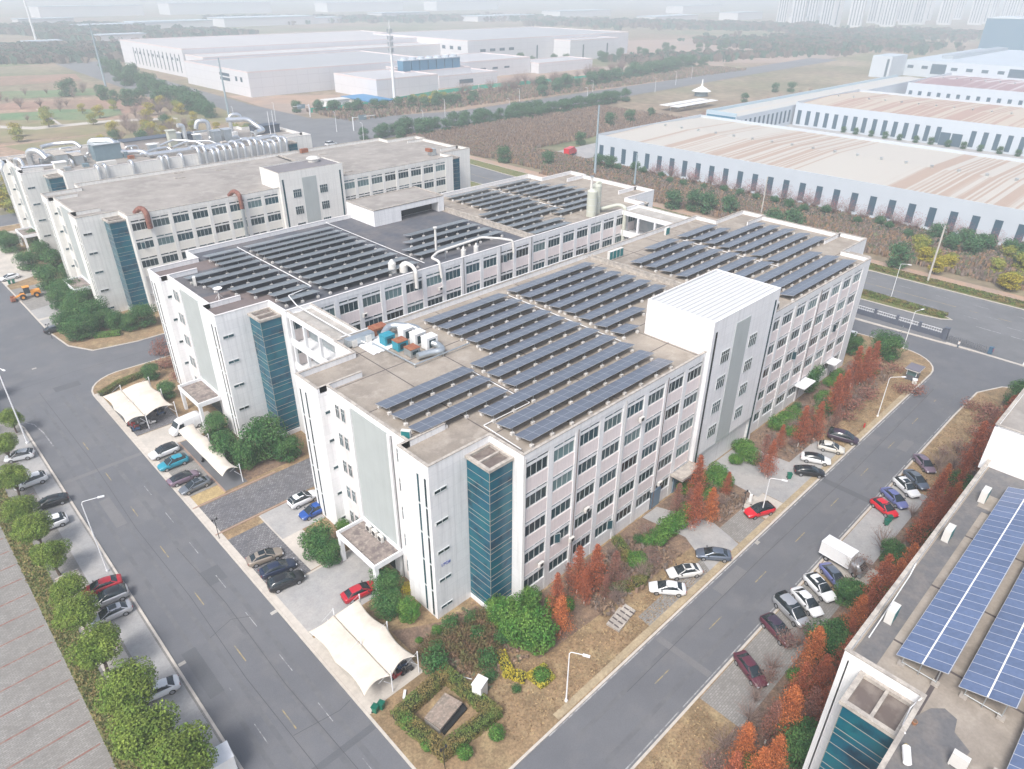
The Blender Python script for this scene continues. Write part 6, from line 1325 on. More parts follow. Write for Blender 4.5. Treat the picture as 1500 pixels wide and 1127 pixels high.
lamp('white street lamp behind the red off-roader', (37.3,-12.1), 7.0, (38,-13.7))
lamp('white street lamp standing on the narrowing lawn before the guard booth', (77.7,-12.9), 8.1, (79.3,-14.5))
lamp('white street lamp at the bend by the big round evergreen', (109.9,-5.7), 8.6, (111.8,-6.4))
lamp('white street lamp on the hedge island of the main road', (137.6,7.3), 8.8, (138,5.6), z=.1)
lamp('white street lamp in the left lot by the red sedan', (-35.2,41.7), 11.6, (-33.3,41))
lamp('tall white street lamp at the upper end of the camphor row', (-35.2,82.4), 14.5, (-34.6,80), r=.13)
lamp('street lamp by the sliding gate of the main road', (137.4,-31), 8.8, (140,-31), z=.1)
for i,(x,y) in enumerate([(124,190),(123,160),(150,262),(196,274),(232,300),(262,276),(300,306),(338,280),(372,304),(420,284),(150,352),(126,352),(158,300),(470,300),(520,318)]):
    o = lamp('far street lamp on the roads beyond the blocks', (x,y), 9.5, (x+.5,y+2), z=-.1, r=.13); o['group'] = 'far street lamps'
def small_lamp(label, xy, h=3.4):
    t = thing('garden_lamp', label, 'garden lamp', (*xy,K)); p = MB(); p.cyl((0,0,0),(0,0,h),.05,n=6); p.build('pole', black, t)
    p = MB(); p.cyl((-.35,0,h-.1),(.35,0,h-.1),.03,n=5); p.cyl((.3,0,h-.1),(.3,0,h+.15),.14,.1,n=8); p.cyl((-.3,0,h-.1),(-.3,0,h+.15),.14,.1,n=8); p.build('lantern', black, t)
small_lamp('black garden lamp beside the cobbled drive', (-21.9,37.7)); small_lamp('black garden lamp in the bare bed left of the red off-roader', (36.6,-9.5)); small_lamp('black garden lamp on the lawn at the bottom edge', (-20,-9.6))
small_lamp('black garden lamp near the side street corner of the third block', (-5.1,105.6) if 0 else (-21.1,123.9))
def bin_(label, xy, rz=0, group=None):
    t = thing('wheelie_bin', label, 'bin', (*xy,K), rz, group); b = MB(); rows = []
    for z,s in ((0.06,.22),(.95,.31)): rows.append([(-s,-s,z),(s,-s,z),(s,s,z),(-s,s,z)])
    b.grid(rows, smooth=False, close=True); b.add(rows[0], [(3,2,1,0)]); b.add(rows[1], [(0,1,2,3)]); b.build('bin_body', greenbin, t)
    b = MB(); b.box(-.34,.34,-.34,.36,.95,1.02); b.build('lid', mat('dark green lid',(.0,.11,.07),.5), t)
    for s in (-1,1): b = MB(); b.cyl((s*.24-.04,.28,.1),(s*.24+.04,.28,.1),.1,n=10); b.build('wheel', black, t)
bin_('green wheelie bin on the dry lawn, left of its twin', (-21.4,0.3), .4); bin_('green wheelie bin on the dry lawn, right of its twin', (-20.7,0.2), .4)
bin_('green wheelie bin tipped beside the black sedan', (48.8,-10.6), .8); bin_('green wheelie bin under the bright red hatchback', (48.7,-25.5), .8); bin_('second green bin touching the one under the red hatchback', (49.8,-25.5), .8)
bin_('green bin by the white sedan at the left edge, left one', (-20.1,166.6)); bin_('green bin by the white sedan at the left edge, right one', (-19.2,166.5))
# hydrant, cabinets, pad, ramp
machine('fire_hydrant', 'small red fire hydrant on the dry lawn by the right road', 'hydrant', (*(72.3,-12.7),K), 0, [('body', paint('hydrant red',(.5,.02,.02)), lambda b: (b.cyl((0,0,0),(0,0,.75),.14,n=10), b.cyl((0,0,.75),(0,0,.9),.12,.03,n=10))), ('outlet', paint('hydrant red',(.5,.02,.02)), lambda b: b.cyl((-.22,0,.5),(.22,0,.5),.07,n=8))])
machine('utility_cabinet', 'white utility cabinet beside the square hedge', 'cabinet', (*(-12.1,-5.9),K), .3, [('cabinet_body', whitep, lambda b: b.box(-.7,.7,-.55,.55,.1,2.3)), ('cabinet_roof', trim, lambda b: b.box(-.78,.78,-.62,.62,2.3,2.4)), ('plinth', concrete, lambda b: b.box(-.72,.72,-.57,.57,0,.1)), ('door_panel', acwhite, lambda b: b.box(-.6,.6,-.57,-.55,.25,2.15))])
machine('utility_pipe', 'white pipe run leading to the utility cabinet', 'pipe', (*(-11.8,-3.8),K), 0, [('pipe', trim, lambda b: b.cyl((-.8,1.6,.5),(.2,-.2,.5),.05,n=6)), ('stand', trim, lambda b: (b.cyl((-.8,1.6,0),(-.8,1.6,.5),.04,n=5)))])
machine('white_box', 'small white box lying on the lawn by the square hedge', 'box', (*(-18,-0.2),K), .8, [('box_body', trim, lambda b: b.box(-.5,.5,-.12,.12,0,.25)), ('lid', whitep, lambda b: b.box(-.52,.52,-.14,.14,.25,.29))])
machine('pump_stand', 'white valve stand in the bare bed left of the red off-roader', 'valve', (*(39.1,-9.3),K), .3, [('base_slab', concrete, lambda b: b.box(-.7,.7,-.5,.5,0,.12)), ('valve_box', whitep, lambda b: b.box(-.2,.3,-.2,.2,.12,1.3)), ('pipe', whitep, lambda b: b.cyl((0,0,1.3),(.5,.5,1.6),.05,n=5))])
pd = [(5.4,-9.2),(9.5,-8.5),(9.6,-10.4),(5.6,-11)]; o_ = pd[0]
t = thing('concrete_pad', 'rectangular concrete pad with slotted covers on the dry lawn', 'pad', (*o_,K-.02)); b = MB(); b.prism([(p[0]-o_[0],p[1]-o_[1]) for p in pd], 0, .28); b.build('slab', coping, t)
cx = [sum(p[0]-o_[0] for p in pd)/4, sum(p[1]-o_[1] for p in pd)/4]
for i in range(2):
    for k in range(5):
        c_ = MB(); u = -.62+i*1.0; v = -1.5+k*.72; x = cx[0]+v*1.05; y = cx[1]+u*.85; c_.box(x-.09,x+.09,y-.34,y+.34,.28,.33); c_.build('slot_cover', joint, t)
t = thing('ramp_entrance', 'sunken concrete ramp entrance with a mossy roof slab inside the square hedge', 'ramp', (-16.2,-5.4,K-.02))
rp = [(-18.4,-4.3),(-15,-3.5),(-14.4,-5.7),(-18,-6.5)]; rp = [(p[0]+16.2,p[1]+5.4) for p in rp]
b = MB(); b.prism(rp, .75, .95); b.build('roof_slab', mat('mossy slab',(.28,.22,.18),1,c2=(.2,.17,.14),c3=(.36,.30,.25),scale=1,var=.2), t)
b = MB(); b.prism([((p[0]-.0)*.93+.07*rp[0][0],(p[1])*.93+.07*rp[0][1]) for p in rp], 0.02, .75); b.build('ramp_wall', concrete, t)
hl = [(-17.8,-6.2),(-14.1,-5.4),(-14.2,-6.2),(-17.8,-6.8)]; b = MB(); b.prism([(p[0]+16.2,p[1]+5.4) for p in hl], .01, .3); b.build('ramp_mouth', darkhole, t)
# guard booth
t = thing('guard_booth', 'small guard booth with a flat slate roof at the road bend', 'booth', (97.2,-11.9,K))
for n_, m_, fn in [('lower_wall', mat('dark booth wall',(.10,.11,.13),.6), lambda b: b.box(-1.2,1.2,-.9,.9,0,1.1)), ('window_band', mat('booth glass',(.08,.16,.17),.1,spec=.9), lambda b: b.box(-1.17,1.17,-.87,.87,1.1,2.3)), ('corner_post', trim, lambda b: [b.box(x-.05,x+.05,y-.05,y+.05,1.1,2.3) for x in (-1.18,1.18) for y in (-.88,.88)]), ('roof', mat('slate grey roof',(.17,.16,.19),.6), lambda b: b.box(-1.7,1.7,-1.3,1.3,2.3,2.5)), ('fascia', acwhite, lambda b: (b.box(-1.72,1.72,-1.32,-1.3,2.28,2.42), b.box(-1.72,-1.7,-1.3,1.3,2.28,2.42)))]:
    b = MB(); fn(b); b.build(n_, m_, t)
machine('parcel_crate', 'white crate standing by the guard booth', 'crate', (95.2,-13.0,K), .3, [('crate_body', acwhite, lambda b: b.box(-.5,.5,-.4,.4,0,.9)), ('crate_lid', trim, lambda b: b.box(-.53,.53,-.43,.43,.9,.98))])
# perimeter fence, gate pillars, accordion gate
darkf = mat('dark grey fence wall', (.10,.115,.15), .7, var=.1, scale=.5)
t = thing('perimeter_fence', 'dark perimeter wall with white railings on top along the main road', 'fence', (121.6,-9.6,0)); b = MB(); b.box(-.15,.15,0,75,-.05,1.15); b.build('fence_wall', darkf, t)
b = MB(); b.box(-.05,.05,0,75,2.0,2.08); b.box(-.05,.05,0,75,1.35,1.42); [b.box(-.02,.02,k*.5,k*.5+.04,1.15,2.0) for k in range(150)]; b.build('railing', trim, t)
for k in range(16): p = MB(); p.box(-.28,.28,k*4.9-.28,k*4.9+.28,0,2.4); p.build('fence_pillar', darkf, t)
t = thing('gate_pillar', 'dark square gate pillar where the fence meets the accordion gate', 'pillar', (121.4,-10.2,0)); b = MB(); b.box(-.5,.5,-.4,.4,0,2.7); b.build('shaft', darkf, t); b = MB(); b.box(-.6,.6,-.5,.5,2.7,2.85); b.build('cap', darkf, t)
t = thing('accordion_gate', 'grey accordion gate drawn half open across the entrance', 'gate', (120.9,-10.8,0))
gm = mat('gate steel', (.20,.21,.24), .4, .6)
for k in range(19):
    b = MB(); y = -k*.42; b.box(-.2,-.15,y-.03,y+.03,.05,1.5); b.box(.15,.2,y-.03,y+.03,.05,1.5); b.box(-.2,.2,y-.03,y+.03,1.44,1.5); b.cyl((-.17,y,.2),(-.17,y-.42,1.3),.02,n=4); b.cyl((-.17,y,1.3),(-.17,y-.42,.2),.02,n=4); b.build('gate_rib', gm, t)
b = MB(); b.box(-.35,.35,-8.9,-8.1,.1,1.6); b.build('gate_motor', mat('gate motor casing',(.05,.12,.19),.4), t); b = MB(); b.box(-.2,.2,-8.95,-8.9,.7,1.3); b.build('gate_sign', paint('red plate',(.4,.03,.1)), t)
b = MB(); b.box(119.6,120.4,-30,-11,-.03,.0); structure('gate_track', b, paverl)
t = thing('wall', 'low pale wall stub beyond the gate opening at the right edge', 'wall', (120.6,-25.5,0)); b = MB(); b.box(-.2,.2,-9,0,0,.5); b.build('wall_body', trim, t); b = MB(); b.box(-.25,.25,-9,0,.5,.58); b.build('wall_cap', coping, t)
t = thing('signpost', 'thin grey post by the bend lamp', 'post', (*(113,-3.6),K)); b = MB(); b.cyl((0,0,0),(0,0,3.6),.06,n=6); b.build('shaft', galv, t); b = MB(); b.cyl((0,0,0),(0,0,.15),.16,n=8); b.build('foot', galv, t)
# scooters under the shade sails
def scooter(label, xy, rz, m, group=None):
    t = thing('scooter', label, 'scooter', (*xy,K), rz, group)
    for nm, mm, fn in [('frame', m, lambda b: (b.box(-.55,.1,-.14,.14,.35,.72), b.box(.1,.5,-.16,.16,.25,.36), b.cyl((.5,0,.3),(.38,0,1.0),.07,n=6), b.box(.4,.56,-.2,.2,.4,.95))), ('saddle', black, lambda b: b.box(-.6,.05,-.13,.13,.72,.82)), ('handlebar', black, lambda b: b.cyl((.38,-.33,1.03),(.38,.33,1.03),.03,n=5))]:
        b = MB(); fn(b); b.build(nm, mm, t)
    for x in (-.55,.62): b = MB(); b.cyl((x,-.06,.24),(x,.06,.24),.24,n=12); b.build('wheel', tyre, t)
sc_col = [black, paint('scooter blue',(.03,.08,.18)), paint('scooter white',(.6,.6,.6)), paint('scooter red',(.3,.03,.03))]
for i,(x,y) in enumerate([(-16.0,1.9),(-16.1,2.8),(-16.0,3.7),(-17.2,2.2),(-17.3,4.4),(-16.2,5.6)]): scooter('scooter parked under the sail of the front block', (x,y), math.pi*.97, sc_col[i%4], 'scooters under the front sail')
for i,(x,y) in enumerate([(-20.6,73.6),(-19.6,73.4),(-20.4,74.6),(-19.4,74.9),(-15.6,76.0),(-15.4,77.5),(-20.6,75.9),(-17.8,74)]): scooter('scooter parked under the sail by the side street', (x,y), math.pi*.9, sc_col[(i*3+1)%4], 'scooters under the side street sail')
scooter('dark scooter under the narrow wavy sail', (-15.6,57.0), .2, sc_col[0])
# concrete hut, rock, slabs
machine('service_hut', 'small beige hut beside the entrance canopy of the farthest block', 'hut', (*(-10.7,203.6),K), 0, [('hut_wall', mat('grimy beige wall',(.42,.38,.34),.9,c2=(.25,.23,.22),scale=.8,var=.2), lambda b: b.box(-1.6,1.6,-1.6,1.6,0,3.0)), ('hut_roof', coping, lambda b: b.box(-1.8,1.8,-1.8,1.8,3.0,3.15)), ('door', darkhole, lambda b: b.box(-.5,.5,-1.62,-1.6,.05,2.1))])
# the person by the gate
def person(label, loc, rz):
    t = thing('person', label, 'person', loc, rz); me = bpy.data.meshes.new('body')
    J = [(0,0,.95,.12),(0,0,1.15,.13),(0,0,1.38,.15),(0,0,1.50,.06),(0,0,1.58,.075),(.01,0,1.68,.095),(0,.18,1.40,.055),(.03,.24,1.14,.042),(.14,.25,.92,.033),(.18,.25,.84,.03),(0,-.18,1.40,.055),(.0,-.25,1.14,.042),(.06,-.26,.90,.033),(.08,-.26,.81,.03),(0,.09,.88,.09),(.03,.10,.48,.06),(-.01,.11,.09,.042),(.14,.12,.05,.035),(0,-.09,.88,.09),(-.04,-.10,.48,.06),(-.1,-.11,.09,.042),(.05,-.12,.05,.035)]
    E_ = [(0,1),(1,2),(2,3),(3,4),(4,5),(2,6),(6,7),(7,8),(8,9),(2,10),(10,11),(11,12),(12,13),(0,14),(14,15),(15,16),(16,17),(0,18),(18,19),(19,20),(20,21)]
    me.from_pydata([j[:3] for j in J], E_, []); o = obj('body', me, t); me.materials.append(mat('skin', (.45,.28,.2), .6)); o.modifiers.new('skin','SKIN'); sv = me.skin_vertices[0].data
    for i,j in enumerate(J): sv[i].radius = (j[3],j[3])
    sv[0].use_root = True; s_ = o.modifiers.new('sub','SUBSURF'); s_.levels = 1; s_.render_levels = 1
    c = MB(); c.cyl((0,0,.92),(0,0,1.46),.19,.21,n=12); c.cyl((0,.17,1.44),(.03,.24,1.0),.075,.06,n=8); c.cyl((0,-.17,1.44),(0,-.25,1.0),.075,.06,n=8); c.build('jacket', mat('white jacket',(.7,.7,.7),.8), t)
    c = MB(); c.cyl((0,.09,.94),(.02,.11,.1),.11,.08,n=8); c.cyl((0,-.09,.94),(-.07,-.11,.1),.11,.08,n=8); c.build('trousers', mat('blue grey trousers',(.10,.15,.2),.8), t)
    c = MB(); c.cyl((0,0,1.68),(-.01,0,1.80),.105,.05,n=10); c.build('hair', black, t)
person('person in a white jacket and dark trousers standing by the accordion gate', (119.0,-13.6,-.02), 2.6)

# ================================================================ BACKGROUND BUILDINGS
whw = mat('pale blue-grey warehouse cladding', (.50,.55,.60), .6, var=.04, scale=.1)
facw = brickmat('white factory cladding', (.64,.64,.66), (.54,.54,.56), 9, 6, .12, .6, var=.015, vert=True)
bandd = mat('dark warehouse window', (.06,.11,.15), .2, spec=.7)
def stripe_roof(name, base, red, seed, w=6.0, k=.55):
    m = bpy.data.materials.new(name); m.use_nodes = True; t = m.node_tree; n = t.nodes; L = t.links; b = n['Principled BSDF']; b.inputs['Roughness'].default_value = .7
    tc = n.new('ShaderNodeTexCoord'); s = n.new('ShaderNodeSeparateXYZ'); L.new(tc.outputs['Object'], s.inputs[0])
    def stripes(ww, sd):
        a = n.new('ShaderNodeMath'); a.operation = 'DIVIDE'; a.inputs[1].default_value = ww; L.new(s.outputs[1], a.inputs[0]); f = n.new('ShaderNodeMath'); f.operation = 'FLOOR'; L.new(a.outputs[0], f.inputs[0])
        ad = n.new('ShaderNodeMath'); ad.inputs[1].default_value = sd; L.new(f.outputs[0], ad.inputs[0]); q = n.new('ShaderNodeTexWhiteNoise'); q.noise_dimensions = '1D'; L.new(ad.outputs[0], q.inputs['W']); return q.outputs[0]
    hx = n.new('ShaderNodeMath'); hx.operation = 'GREATER_THAN'; L.new(s.outputs[0], hx.inputs[0]); hx.inputs[1].default_value = 41
    s1, s2 = stripes(w*.32, seed), stripes(w*3.2, seed+.5); mu = n.new('ShaderNodeMath'); mu.operation = 'MULTIPLY'; L.new(s1, mu.inputs[0]); L.new(s2, mu.inputs[1])
    nz = n.new('ShaderNodeTexNoise'); nz.inputs['Scale'].default_value = .05; nz.inputs['Detail'].default_value = 4; L.new(tc.outputs['Object'], nz.inputs[0]); m3 = n.new('ShaderNodeMath'); m3.operation = 'MULTIPLY_ADD'; L.new(nz.outputs[0], m3.inputs[0]); m3.inputs[1].default_value = .10; L.new(mu.outputs[0], m3.inputs[2])
    m4 = n.new('ShaderNodeMath'); m4.operation = 'MULTIPLY_ADD'; L.new(hx.outputs[0], m4.inputs[0]); m4.inputs[1].default_value = -.10; L.new(m3.outputs[0], m4.inputs[2])
    r = n.new('ShaderNodeMapRange'); L.new(m4.outputs[0], r.inputs[0]); r.inputs[1].default_value = .05+.62-k*.6; r.inputs[2].default_value = .05+.62-k*.6+.10; r.inputs[4].default_value = .85
    x = n.new('ShaderNodeMix'); x.data_type = 'RGBA'; L.new(r.outputs[0], x.inputs[0]); x.inputs[6].default_value = (*base,1); x.inputs[7].default_value = (*red,1); L.new(x.outputs[2], b.inputs['Base Color']); return m
rW1 = stripe_roof('weathered ribbed roof', (.47,.445,.40), (.37,.27,.21), 3., 2.6, .62)
rW2 = stripe_roof('orange weathered ribbed roof', (.46,.40,.33), (.36,.235,.19), 9., 3.4, .72)
rW3 = stripe_roof('dark red striped roof', (.50,.46,.46), (.26,.15,.16), 5., 6., 1.05)
def warehouse(label, x0, x1, y0, y1, h, rise, roofm, pitch=6.2, win=(1.2,7.2), sides=('w',), ph=1.2, seed=0, door=None):
    t = thing('warehouse', label, 'warehouse', (x0,y0,-.2)); X, Y = x1-x0, y1-y0; b = MB(); b.box(0,X,0,Y,0,h); b.build('wall', whw, t)
    r_ = MB(); xm = X/2
    r_.add([(.4,.4,h+.05),(xm,.4,h+rise),(xm,Y-.4,h+rise),(.4,Y-.4,h+.05)], [(0,1,2,3)]); r_.add([(xm,.4,h+rise),(X-.4,.4,h+.05),(X-.4,Y-.4,h+.05),(xm,Y-.4,h+rise)], [(0,1,2,3)]); r_.build('roof', roofm, t)
    p = MB(); p.box(0,.35,0,Y,h,h+ph); p.box(X-.35,X,0,Y,h,h+ph); p.box(.35,X-.35,0,.35,h,h+rise+.7); p.box(.35,X-.35,Y-.35,Y,h,h+rise+.4); p.build('parapet', whw, t)
    n = int(Y/pitch); k0 = 0
    for k in range(min(n, 48)):
        y = Y-3-k*pitch
        if door and door[0] < y < door[1]: continue
        f_ = MB(); f_.box(-.06,.02,y-1.1,y+1.1,1.0,win[1]); o = f_.build('window', bandd, t)
    for k in range(int(Y/9)):
        v = MB(); v.cyl((xm,5+k*9,h+rise-.1),(xm,5+k*9,h+rise+.8),.5,.6,n=8); v.build('roof_ventilator', galv, t)
    if door: d = MB(); d.box(-.08,.02,door[0]+1,(door[0]+door[1])/2-.3,.2,6.2); d.box(-.08,.02,(door[0]+door[1])/2+.3,door[1]-1,.2,6.2); d.build('loading_door', bandd, t)
    return t
warehouse('nearest long warehouse with a cream and rust striped ribbed roof', 205.5, 288, -220, 161, 10, 1.1, rW1)
warehouse('second long warehouse with an orange-weathered ribbed roof and tall windows', 361, 446, -260, 146, 11, 1.3, rW2, 5.2, (1.2,8.4), door=(318,330))
warehouse('third warehouse with dark red stripes on its ribbed roof', 512, 600, -260, 140, 11, 1.6, rW3, 6., (1,7.4), door=(300,318))
t = thing('warehouse', 'long low wing with a pale roof joining the warehouses at their left ends', 'warehouse', (300,147.5,-.2)); b = MB(); b.box(0,262,0,18,0,10.5); b.build('wall', whw, t)
b = MB(); b.add([(.3,.3,10.55),(261.7,.3,10.55),(261.7,9,11.4),(.3,9,11.4),(261.7,17.7,10.55),(.3,17.7,10.55)], [(0,1,2,3),(3,2,4,5)]); b.build('roof', stripe_roof('pale long roof',(.46,.455,.43),(.5,.46,.4),4.,7,.3), t)
b = MB(); b.box(-.05,0,.5,17.5,4,10.2); b.build('end_glazing', mat('blue end glazing',(.07,.20,.30),.3), t)
b = MB(); b.box(0,262,17.4,18,10.5,12.0); b.box(0,.4,.3,17.4,10.5,12.0); b.build('parapet', mat('pale blue parapet',(.42,.53,.60),.5), t)
for k in range(12): w_ = MB(); w_.box(4+k*4.8,6+k*4.8,-.06,.02,2,8.4); w_.build('window', bandd, t)
for k in range(10): w_ = MB(); w_.box(70+k*5.,72+k*5.,18-.02,18.06,1,5); w_.build('window', mat('violet window',(.2,.12,.25),.4), t)
# big grey-blue complex behind the warehouses
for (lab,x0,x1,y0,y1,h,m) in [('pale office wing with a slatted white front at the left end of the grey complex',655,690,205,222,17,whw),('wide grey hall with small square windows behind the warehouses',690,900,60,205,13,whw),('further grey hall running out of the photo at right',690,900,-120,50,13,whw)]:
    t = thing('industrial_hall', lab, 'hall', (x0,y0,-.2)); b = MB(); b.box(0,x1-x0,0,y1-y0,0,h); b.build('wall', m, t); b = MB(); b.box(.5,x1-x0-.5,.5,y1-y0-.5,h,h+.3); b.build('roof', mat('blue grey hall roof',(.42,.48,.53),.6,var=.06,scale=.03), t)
    n = int((y1-y0)/12)
    for k in range(n):
        w_ = MB(); y = 6+k*12
        if n < 3: w_.box(-.1,0,2+k*6,4+k*6,1,15)
        else: w_.box(-.1,0,y,y+5,6.5,9) if k % 5 != 4 else w_.box(-.12,0,y-3,y+9,3,11)
        w_.build('window', bandd, t)
    if n > 3:
        s_ = MB(); s_.box(30,(x1-x0)*.95,(y1-y0)*.8,(y1-y0)*.87,h+.3,h+3); s_.build('roof_monitor', galv, t)
t = thing('dark_block', 'big blue-grey block at the upper right corner', 'building', (1120,205,-.2)); b = MB(); b.box(0,90,-160,60,0,36); b.build('wall', mat('blue dark cladding',(.06,.16,.24),.5), t); b = MB(); b.box(-.5,90.5,-160.5,60.5,36,37); b.build('roof', whw, t)
t = thing('water_tower', 'faint mast standing on the big blue-grey block', 'mast', (1160,215,37)); b = MB(); b.cyl((0,0,0),(0,0,26),2.2,1.8,n=8); b.build('shaft', whw, t); b = MB(); b.cyl((0,0,26),(0,0,29),5,5,n=10); b.build('head', whw, t)
# white factories
def factory(label, x0, x1, y0, y1, h, wins=(), roofc=(.43,.43,.44), low=0, slots=()):
    t = thing('factory_hall', label, 'factory', (x0,y0,-.2)); X, Y = x1-x0, y1-y0; b = MB(); b.box(0,X,0,Y,0,h); b.build('wall', facw, t)
    b = MB(); b.box(.6,X-.6,.6,Y-.6,h,h+.1); b.build('roof', mat('pale factory roof %g'%roofc[0], roofc, .8, var=.05, scale=.02), t)
    b = MB(); b.box(0,X,0,.6,h,h+.9); b.box(0,X,Y-.6,Y,h,h+.9); b.box(0,.6,.6,Y-.6,h,h+.9); b.box(X-.6,X,.6,Y-.6,h,h+.9); b.build('parapet', mat('pinkish parapet edge',(.66,.58,.57),.7), t)
    for (face,a,c,z0,z1) in wins:
        w_ = MB()
        if face == 'f': w_.box(a,c,-.12,.05,z0,z1)
        else: w_.box(-.12,.05,a,c,z0,z1)
        w_.build('window', bandd, t)
    return t
factory('low white factory hall with a blank front facing the junction', 184, 345, 452, 560, 15.5, roofc=(.36,.37,.38), wins=[('w',10,13,9,12),('w',18,21,9,12),('w',30,46,11,13),('w',30,46,8,10)])
factory('white factory hall with slit windows on its left flank', 199, 470, 600, 750, 21, wins=[('w',8+k*9,9.6+k*9,3,17) for k in range(13)]+[('w',12+k*11,15+k*11,12,14) for k in range(10)], roofc=(.44,.43,.43))
factory('long thin white factory hall between the two large ones', 200, 520, 562, 598, 17, roofc=(.46,.455,.45))
factory('white cube-shaped factory annexe by the green fence', 243, 296, 386, 440, 12)
factory('white factory hall carrying a bank of blue cooling towers', 297, 445, 440, 505, 12.5, wins=[('f',60+k*14,66+k*14,6,7.5) for k in range(5)]+[('f',8,20,2,5)])
factory('low white annexe between the cube and the long hall', 312, 372, 405, 438, 8, wins=[('f',20,34,2,5)])
factory('small white gatehouse block at the end of the green fence', 446, 520, 430, 462, 8)
factory('large white factory hall at the right with tall grey slots', 440, 690, 520, 680, 22, wins=[('f',16+k*13,23+k*13,12,14.5) for k in range(4)]+[('f',95+k*26,97+k*26,2,15) for k in range(5)]+[('w',10+k*12,15+k*12,14,17) for k in range(8)], roofc=(.37,.38,.39))
factory('white stair annexe in front of the large right factory', 560, 640, 495, 519, 19, wins=[('f',20,22,1,15),('f',60,62,1,15)])
t = thing('cooling_tower_bank', 'bank of blue-panelled cooling towers on the factory roof', 'cooling towers', (289,418,12)); 
for k in range(7):
    b = MB(); b.box(k*8,k*8+7,0,7,0,7.2); o = b.build('cooling_cell', mat('blue louvre',(.06,.19,.31),.5), t); b = MB(); b.box(k*8-.2,k*8+7.2,-.3,7.3,7.2,7.8); b.cyl((k*8+3.5,3.5,7.8),(k*8+3.5,3.5,9.2),2.6,n=12); b.build('fan_stack', whw, o)
factory('pale hall carrying the cooling towers in front of the thin hall', 286, 350, 412, 432, 12)
t = thing('blue_shed', 'low blue-roofed shed behind the green fence', 'shed', (222,362,-.1)); b = MB(); b.box(0,16,0,34,0,2.6); b.build('wall', acwhite, t); b = MB(); b.box(-1,17,-1,35,2.6,3.1); b.build('roof', mat('bright blue sheet',(.05,.22,.42),.5), t)
t = thing('site_cabin', 'small white site cabin left of the blue-roofed shed', 'cabin', (196,372,-.1)); b = MB(); b.box(0,16,0,8,0,4.5); b.build('wall', whitep, t); b = MB(); b.box(-.4,16.4,-.4,8.4,4.5,4.9); b.build('roof', acwhite, t)
t = thing('green_fence', 'long green hoarding in front of the white factories', 'fence', (180,366,-.1)); b = MB(); gp_ = [(0,0),(44,-1),(111,15),(154,19),(246,12),(318,4)]
for i in range(5):
    a, c = Vector(gp_[i]), Vector(gp_[i+1]); mid = (a+c)/2; b.obox((mid.x,mid.y,0), (c-a).length, .3, 2.6, math.atan2((c-a).y,(c-a).x))
b.build('hoarding', mat('sea green sheet',(.03,.42,.28),.5), t); b = MB(); [b.obox((*gp_[i],0), .5,.5,2.9) for i in range(6)]; b.build('fence_post', whitep, t)
# petrol-station like pavilion with a pointed cap
t = thing('car_shelter', 'low white-roofed car shelter by the pointed pavilion', 'shelter', (350,216,-.1)); b = MB(); b.box(0,46,0,6,2.9,3.2); b.box(0,46,8,14,2.9,3.2); b.build('roof', whitep, t)
for k in range(6): b = MB(); b.cyl((2+k*8.4,7,0),(2+k*8.4,7,3),.2,n=6); b.build('post', galv, t)
t = thing('pavilion', 'small pavilion with a white conical roof and spire', 'pavilion', (429,250,-.1)); b = MB(); b.cyl((0,0,3.2),(0,0,6.2),7,1.2,n=12); b.cyl((0,0,6.2),(0,0,11),.8,.3,n=8); b.build('cone_roof', whitep, t); b = MB(); b.cyl((0,0,0),(0,0,3.2),4.6,n=12); b.build('wall', slate, t)
# poles, pylons, masts
def pylon(label, base_, h, arms=((.98,2.2),(.9,1.6),(.8,1.9)), r=.35, m=None, top=.12):
    t = thing('utility_pole', label, 'pole', (*base_,-.2)); b = MB(); b.cyl((0,0,0),(0,0,h),r,top,n=8); b.build('shaft', m or galv, t)
    for f_, w_ in arms: b = MB(); b.cyl((-w_*.7,-w_*.7,h*f_),(w_*.7,w_*.7,h*f_),.09,n=5); b.build('crossarm', galv, t); 
    return t
pgrey = mat('blue grey tower paint', (.30,.38,.42), .6)
pylon('blue-grey telecom pole with crossarms behind the second block', (182.2,141.8), 27.5, ((.99,3.2),(.9,1.8),(.7,2.2),(.62,1.8)), .55, pgrey, .3)
pylon('shorter blue-grey insulator pole right of the telecom pole', (178.9,119.1), 13, ((.98,1.8),(.86,2.),(.72,2.),(.58,1.8)), .4, pgrey, .25)
pylon('leaning concrete pole at the edge of the main road', (154.8,4.6), 15.5, ((.97,.8),), .28, mat('concrete pole',(.5,.47,.42),.8), .2)
pylon('concrete pole behind the far corner of the front block', (178.5,65.5), 13.5, ((.96,.9),(.85,.7)), .25, mat('concrete pole',(.5,.47,.42)), .17)
pylon('tall power pole with three crossarms beside the left branch road', (140.1,391.5), 31, ((.99,3.2),(.9,2.6),(.8,3.2)), .7, pgrey, .35)
pylon('very tall lattice-like power pole in the hazy fields at left', (129.2,579.5), 43, ((.995,5),(.93,2)), .8, pgrey, .4)
pylon('faint white pole near the upper left corner', (210.7,1121.8), 55, ((.99,3),), 1.4, trim, 1.)
t = thing('telecom_mast', 'tall white telecom mast with antenna drums before the factories', 'mast', (240,362,-.1)); b = MB(); b.cyl((0,0,0),(0,0,34),1.1,.7,n=10); b.build('lower_shaft', trim, t); b = MB(); b.cyl((0,0,34),(0,0,49),.45,.2,n=8); b.build('upper_shaft', trim, t)
for z in (31,34.5,38,42): b = MB(); [b.box(math.cos(a)*1.5-.35,math.cos(a)*1.5+.35,math.sin(a)*1.5-.35,math.sin(a)*1.5+.35,z,z+2.2) for a in (0,2.1,4.2)]; b.cyl((0,0,z-.1),(0,0,z+.1),1.6,n=10); b.build('antenna_ring', galv, t)
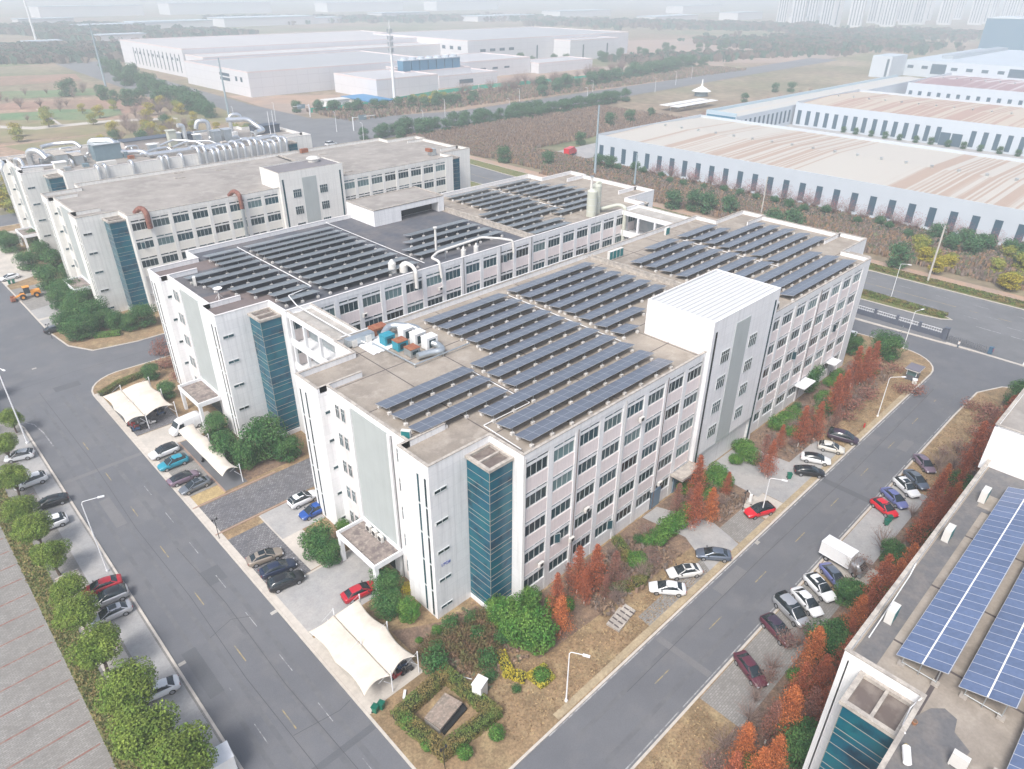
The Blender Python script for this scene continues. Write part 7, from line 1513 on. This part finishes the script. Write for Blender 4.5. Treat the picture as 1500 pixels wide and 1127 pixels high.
for (x,y,w) in ((66.4,186.5,'left'),(68.4,187.5,'right')): t = thing('flagpole', 'slim white pole at the right end of the duct roof, %s one'%w, 'pole', (x,y,H)); b = MB(); b.cyl((0,0,0),(0,0,9),.12,.08,n=6); b.build('shaft', trim, t); b = MB(); b.cyl((0,0,0),(0,0,.3),.3,n=8); b.build('base', trim, t)
# gantry signs at the junction
for (x,y,L_,w) in ((166,296,13,'right'),(172,352,11,'left')): 
    t = thing('sign_gantry', 'white overhead sign gantry at the junction, %s one'%w, 'gantry', (x,y,-.1)); b = MB(); b.cyl((0,0,0),(0,0,7),.3,n=8); b.cyl((0,0,6.6),(-L_ if w=='left' else L_,-2,6.9),.16,n=6); b.build('frame', trim, t); b = MB(); b.box(3 if w=='right' else -8,8 if w=='right' else -3,-1.1,-.9,5.2,7.6); b.build('sign_panel', slate, t)
# far high-rises and faint buildings
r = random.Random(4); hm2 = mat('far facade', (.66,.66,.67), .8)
gH = 'hazy high-rise estate on the horizon'
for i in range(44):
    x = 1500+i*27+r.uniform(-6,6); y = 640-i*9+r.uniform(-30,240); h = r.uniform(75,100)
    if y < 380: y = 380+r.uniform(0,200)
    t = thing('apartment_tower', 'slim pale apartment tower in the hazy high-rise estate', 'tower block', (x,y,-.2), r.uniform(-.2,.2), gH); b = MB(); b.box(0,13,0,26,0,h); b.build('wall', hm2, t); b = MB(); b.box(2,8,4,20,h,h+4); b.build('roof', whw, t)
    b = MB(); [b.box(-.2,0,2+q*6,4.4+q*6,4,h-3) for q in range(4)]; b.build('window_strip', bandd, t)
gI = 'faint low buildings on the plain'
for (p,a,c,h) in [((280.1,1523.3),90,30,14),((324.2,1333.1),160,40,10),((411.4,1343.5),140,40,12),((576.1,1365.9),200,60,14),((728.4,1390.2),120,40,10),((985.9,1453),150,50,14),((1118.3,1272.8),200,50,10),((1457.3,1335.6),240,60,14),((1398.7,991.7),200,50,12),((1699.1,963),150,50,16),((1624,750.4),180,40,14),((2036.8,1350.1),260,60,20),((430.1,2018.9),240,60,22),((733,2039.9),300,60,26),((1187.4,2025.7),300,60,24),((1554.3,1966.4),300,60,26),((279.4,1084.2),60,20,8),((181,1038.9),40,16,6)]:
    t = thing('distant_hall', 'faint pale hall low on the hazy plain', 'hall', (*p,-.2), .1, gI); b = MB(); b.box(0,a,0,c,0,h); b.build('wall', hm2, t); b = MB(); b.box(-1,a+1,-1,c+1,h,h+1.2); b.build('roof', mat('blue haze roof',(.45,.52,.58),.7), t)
# far greenery belts
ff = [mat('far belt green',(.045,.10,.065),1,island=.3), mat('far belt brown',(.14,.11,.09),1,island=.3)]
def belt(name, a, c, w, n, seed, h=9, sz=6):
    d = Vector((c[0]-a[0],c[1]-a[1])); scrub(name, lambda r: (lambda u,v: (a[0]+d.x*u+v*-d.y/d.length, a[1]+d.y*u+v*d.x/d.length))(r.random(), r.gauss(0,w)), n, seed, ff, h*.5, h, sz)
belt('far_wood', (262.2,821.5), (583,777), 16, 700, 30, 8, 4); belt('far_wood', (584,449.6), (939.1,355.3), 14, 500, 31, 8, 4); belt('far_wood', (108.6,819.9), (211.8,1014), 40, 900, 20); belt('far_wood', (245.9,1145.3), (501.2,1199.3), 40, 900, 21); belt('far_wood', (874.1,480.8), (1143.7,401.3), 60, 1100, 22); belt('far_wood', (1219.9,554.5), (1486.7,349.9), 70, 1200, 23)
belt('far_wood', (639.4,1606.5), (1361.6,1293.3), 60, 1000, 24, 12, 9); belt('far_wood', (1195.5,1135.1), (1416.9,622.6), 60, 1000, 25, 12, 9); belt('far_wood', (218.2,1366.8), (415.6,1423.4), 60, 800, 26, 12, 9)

# ================================================================ HAZE
hb = MB(); hb.box(-1480, 6900, -1480, 6900, -1.3, 82)
hm = bpy.data.materials.new('haze'); hm.use_nodes = True; t_ = hm.node_tree; t_.nodes.clear()
vo = t_.nodes.new('ShaderNodeVolumePrincipled'); oo = t_.nodes.new('ShaderNodeOutputMaterial'); t_.links.new(vo.outputs[0], oo.inputs['Volume'])
vo.inputs['Color'].default_value = (.88,.95,1,1); vo.inputs['Density'].default_value = .00062; vo.inputs['Anisotropy'].default_value = .1
tag(hb.build('haze', hm), kind='stuff')
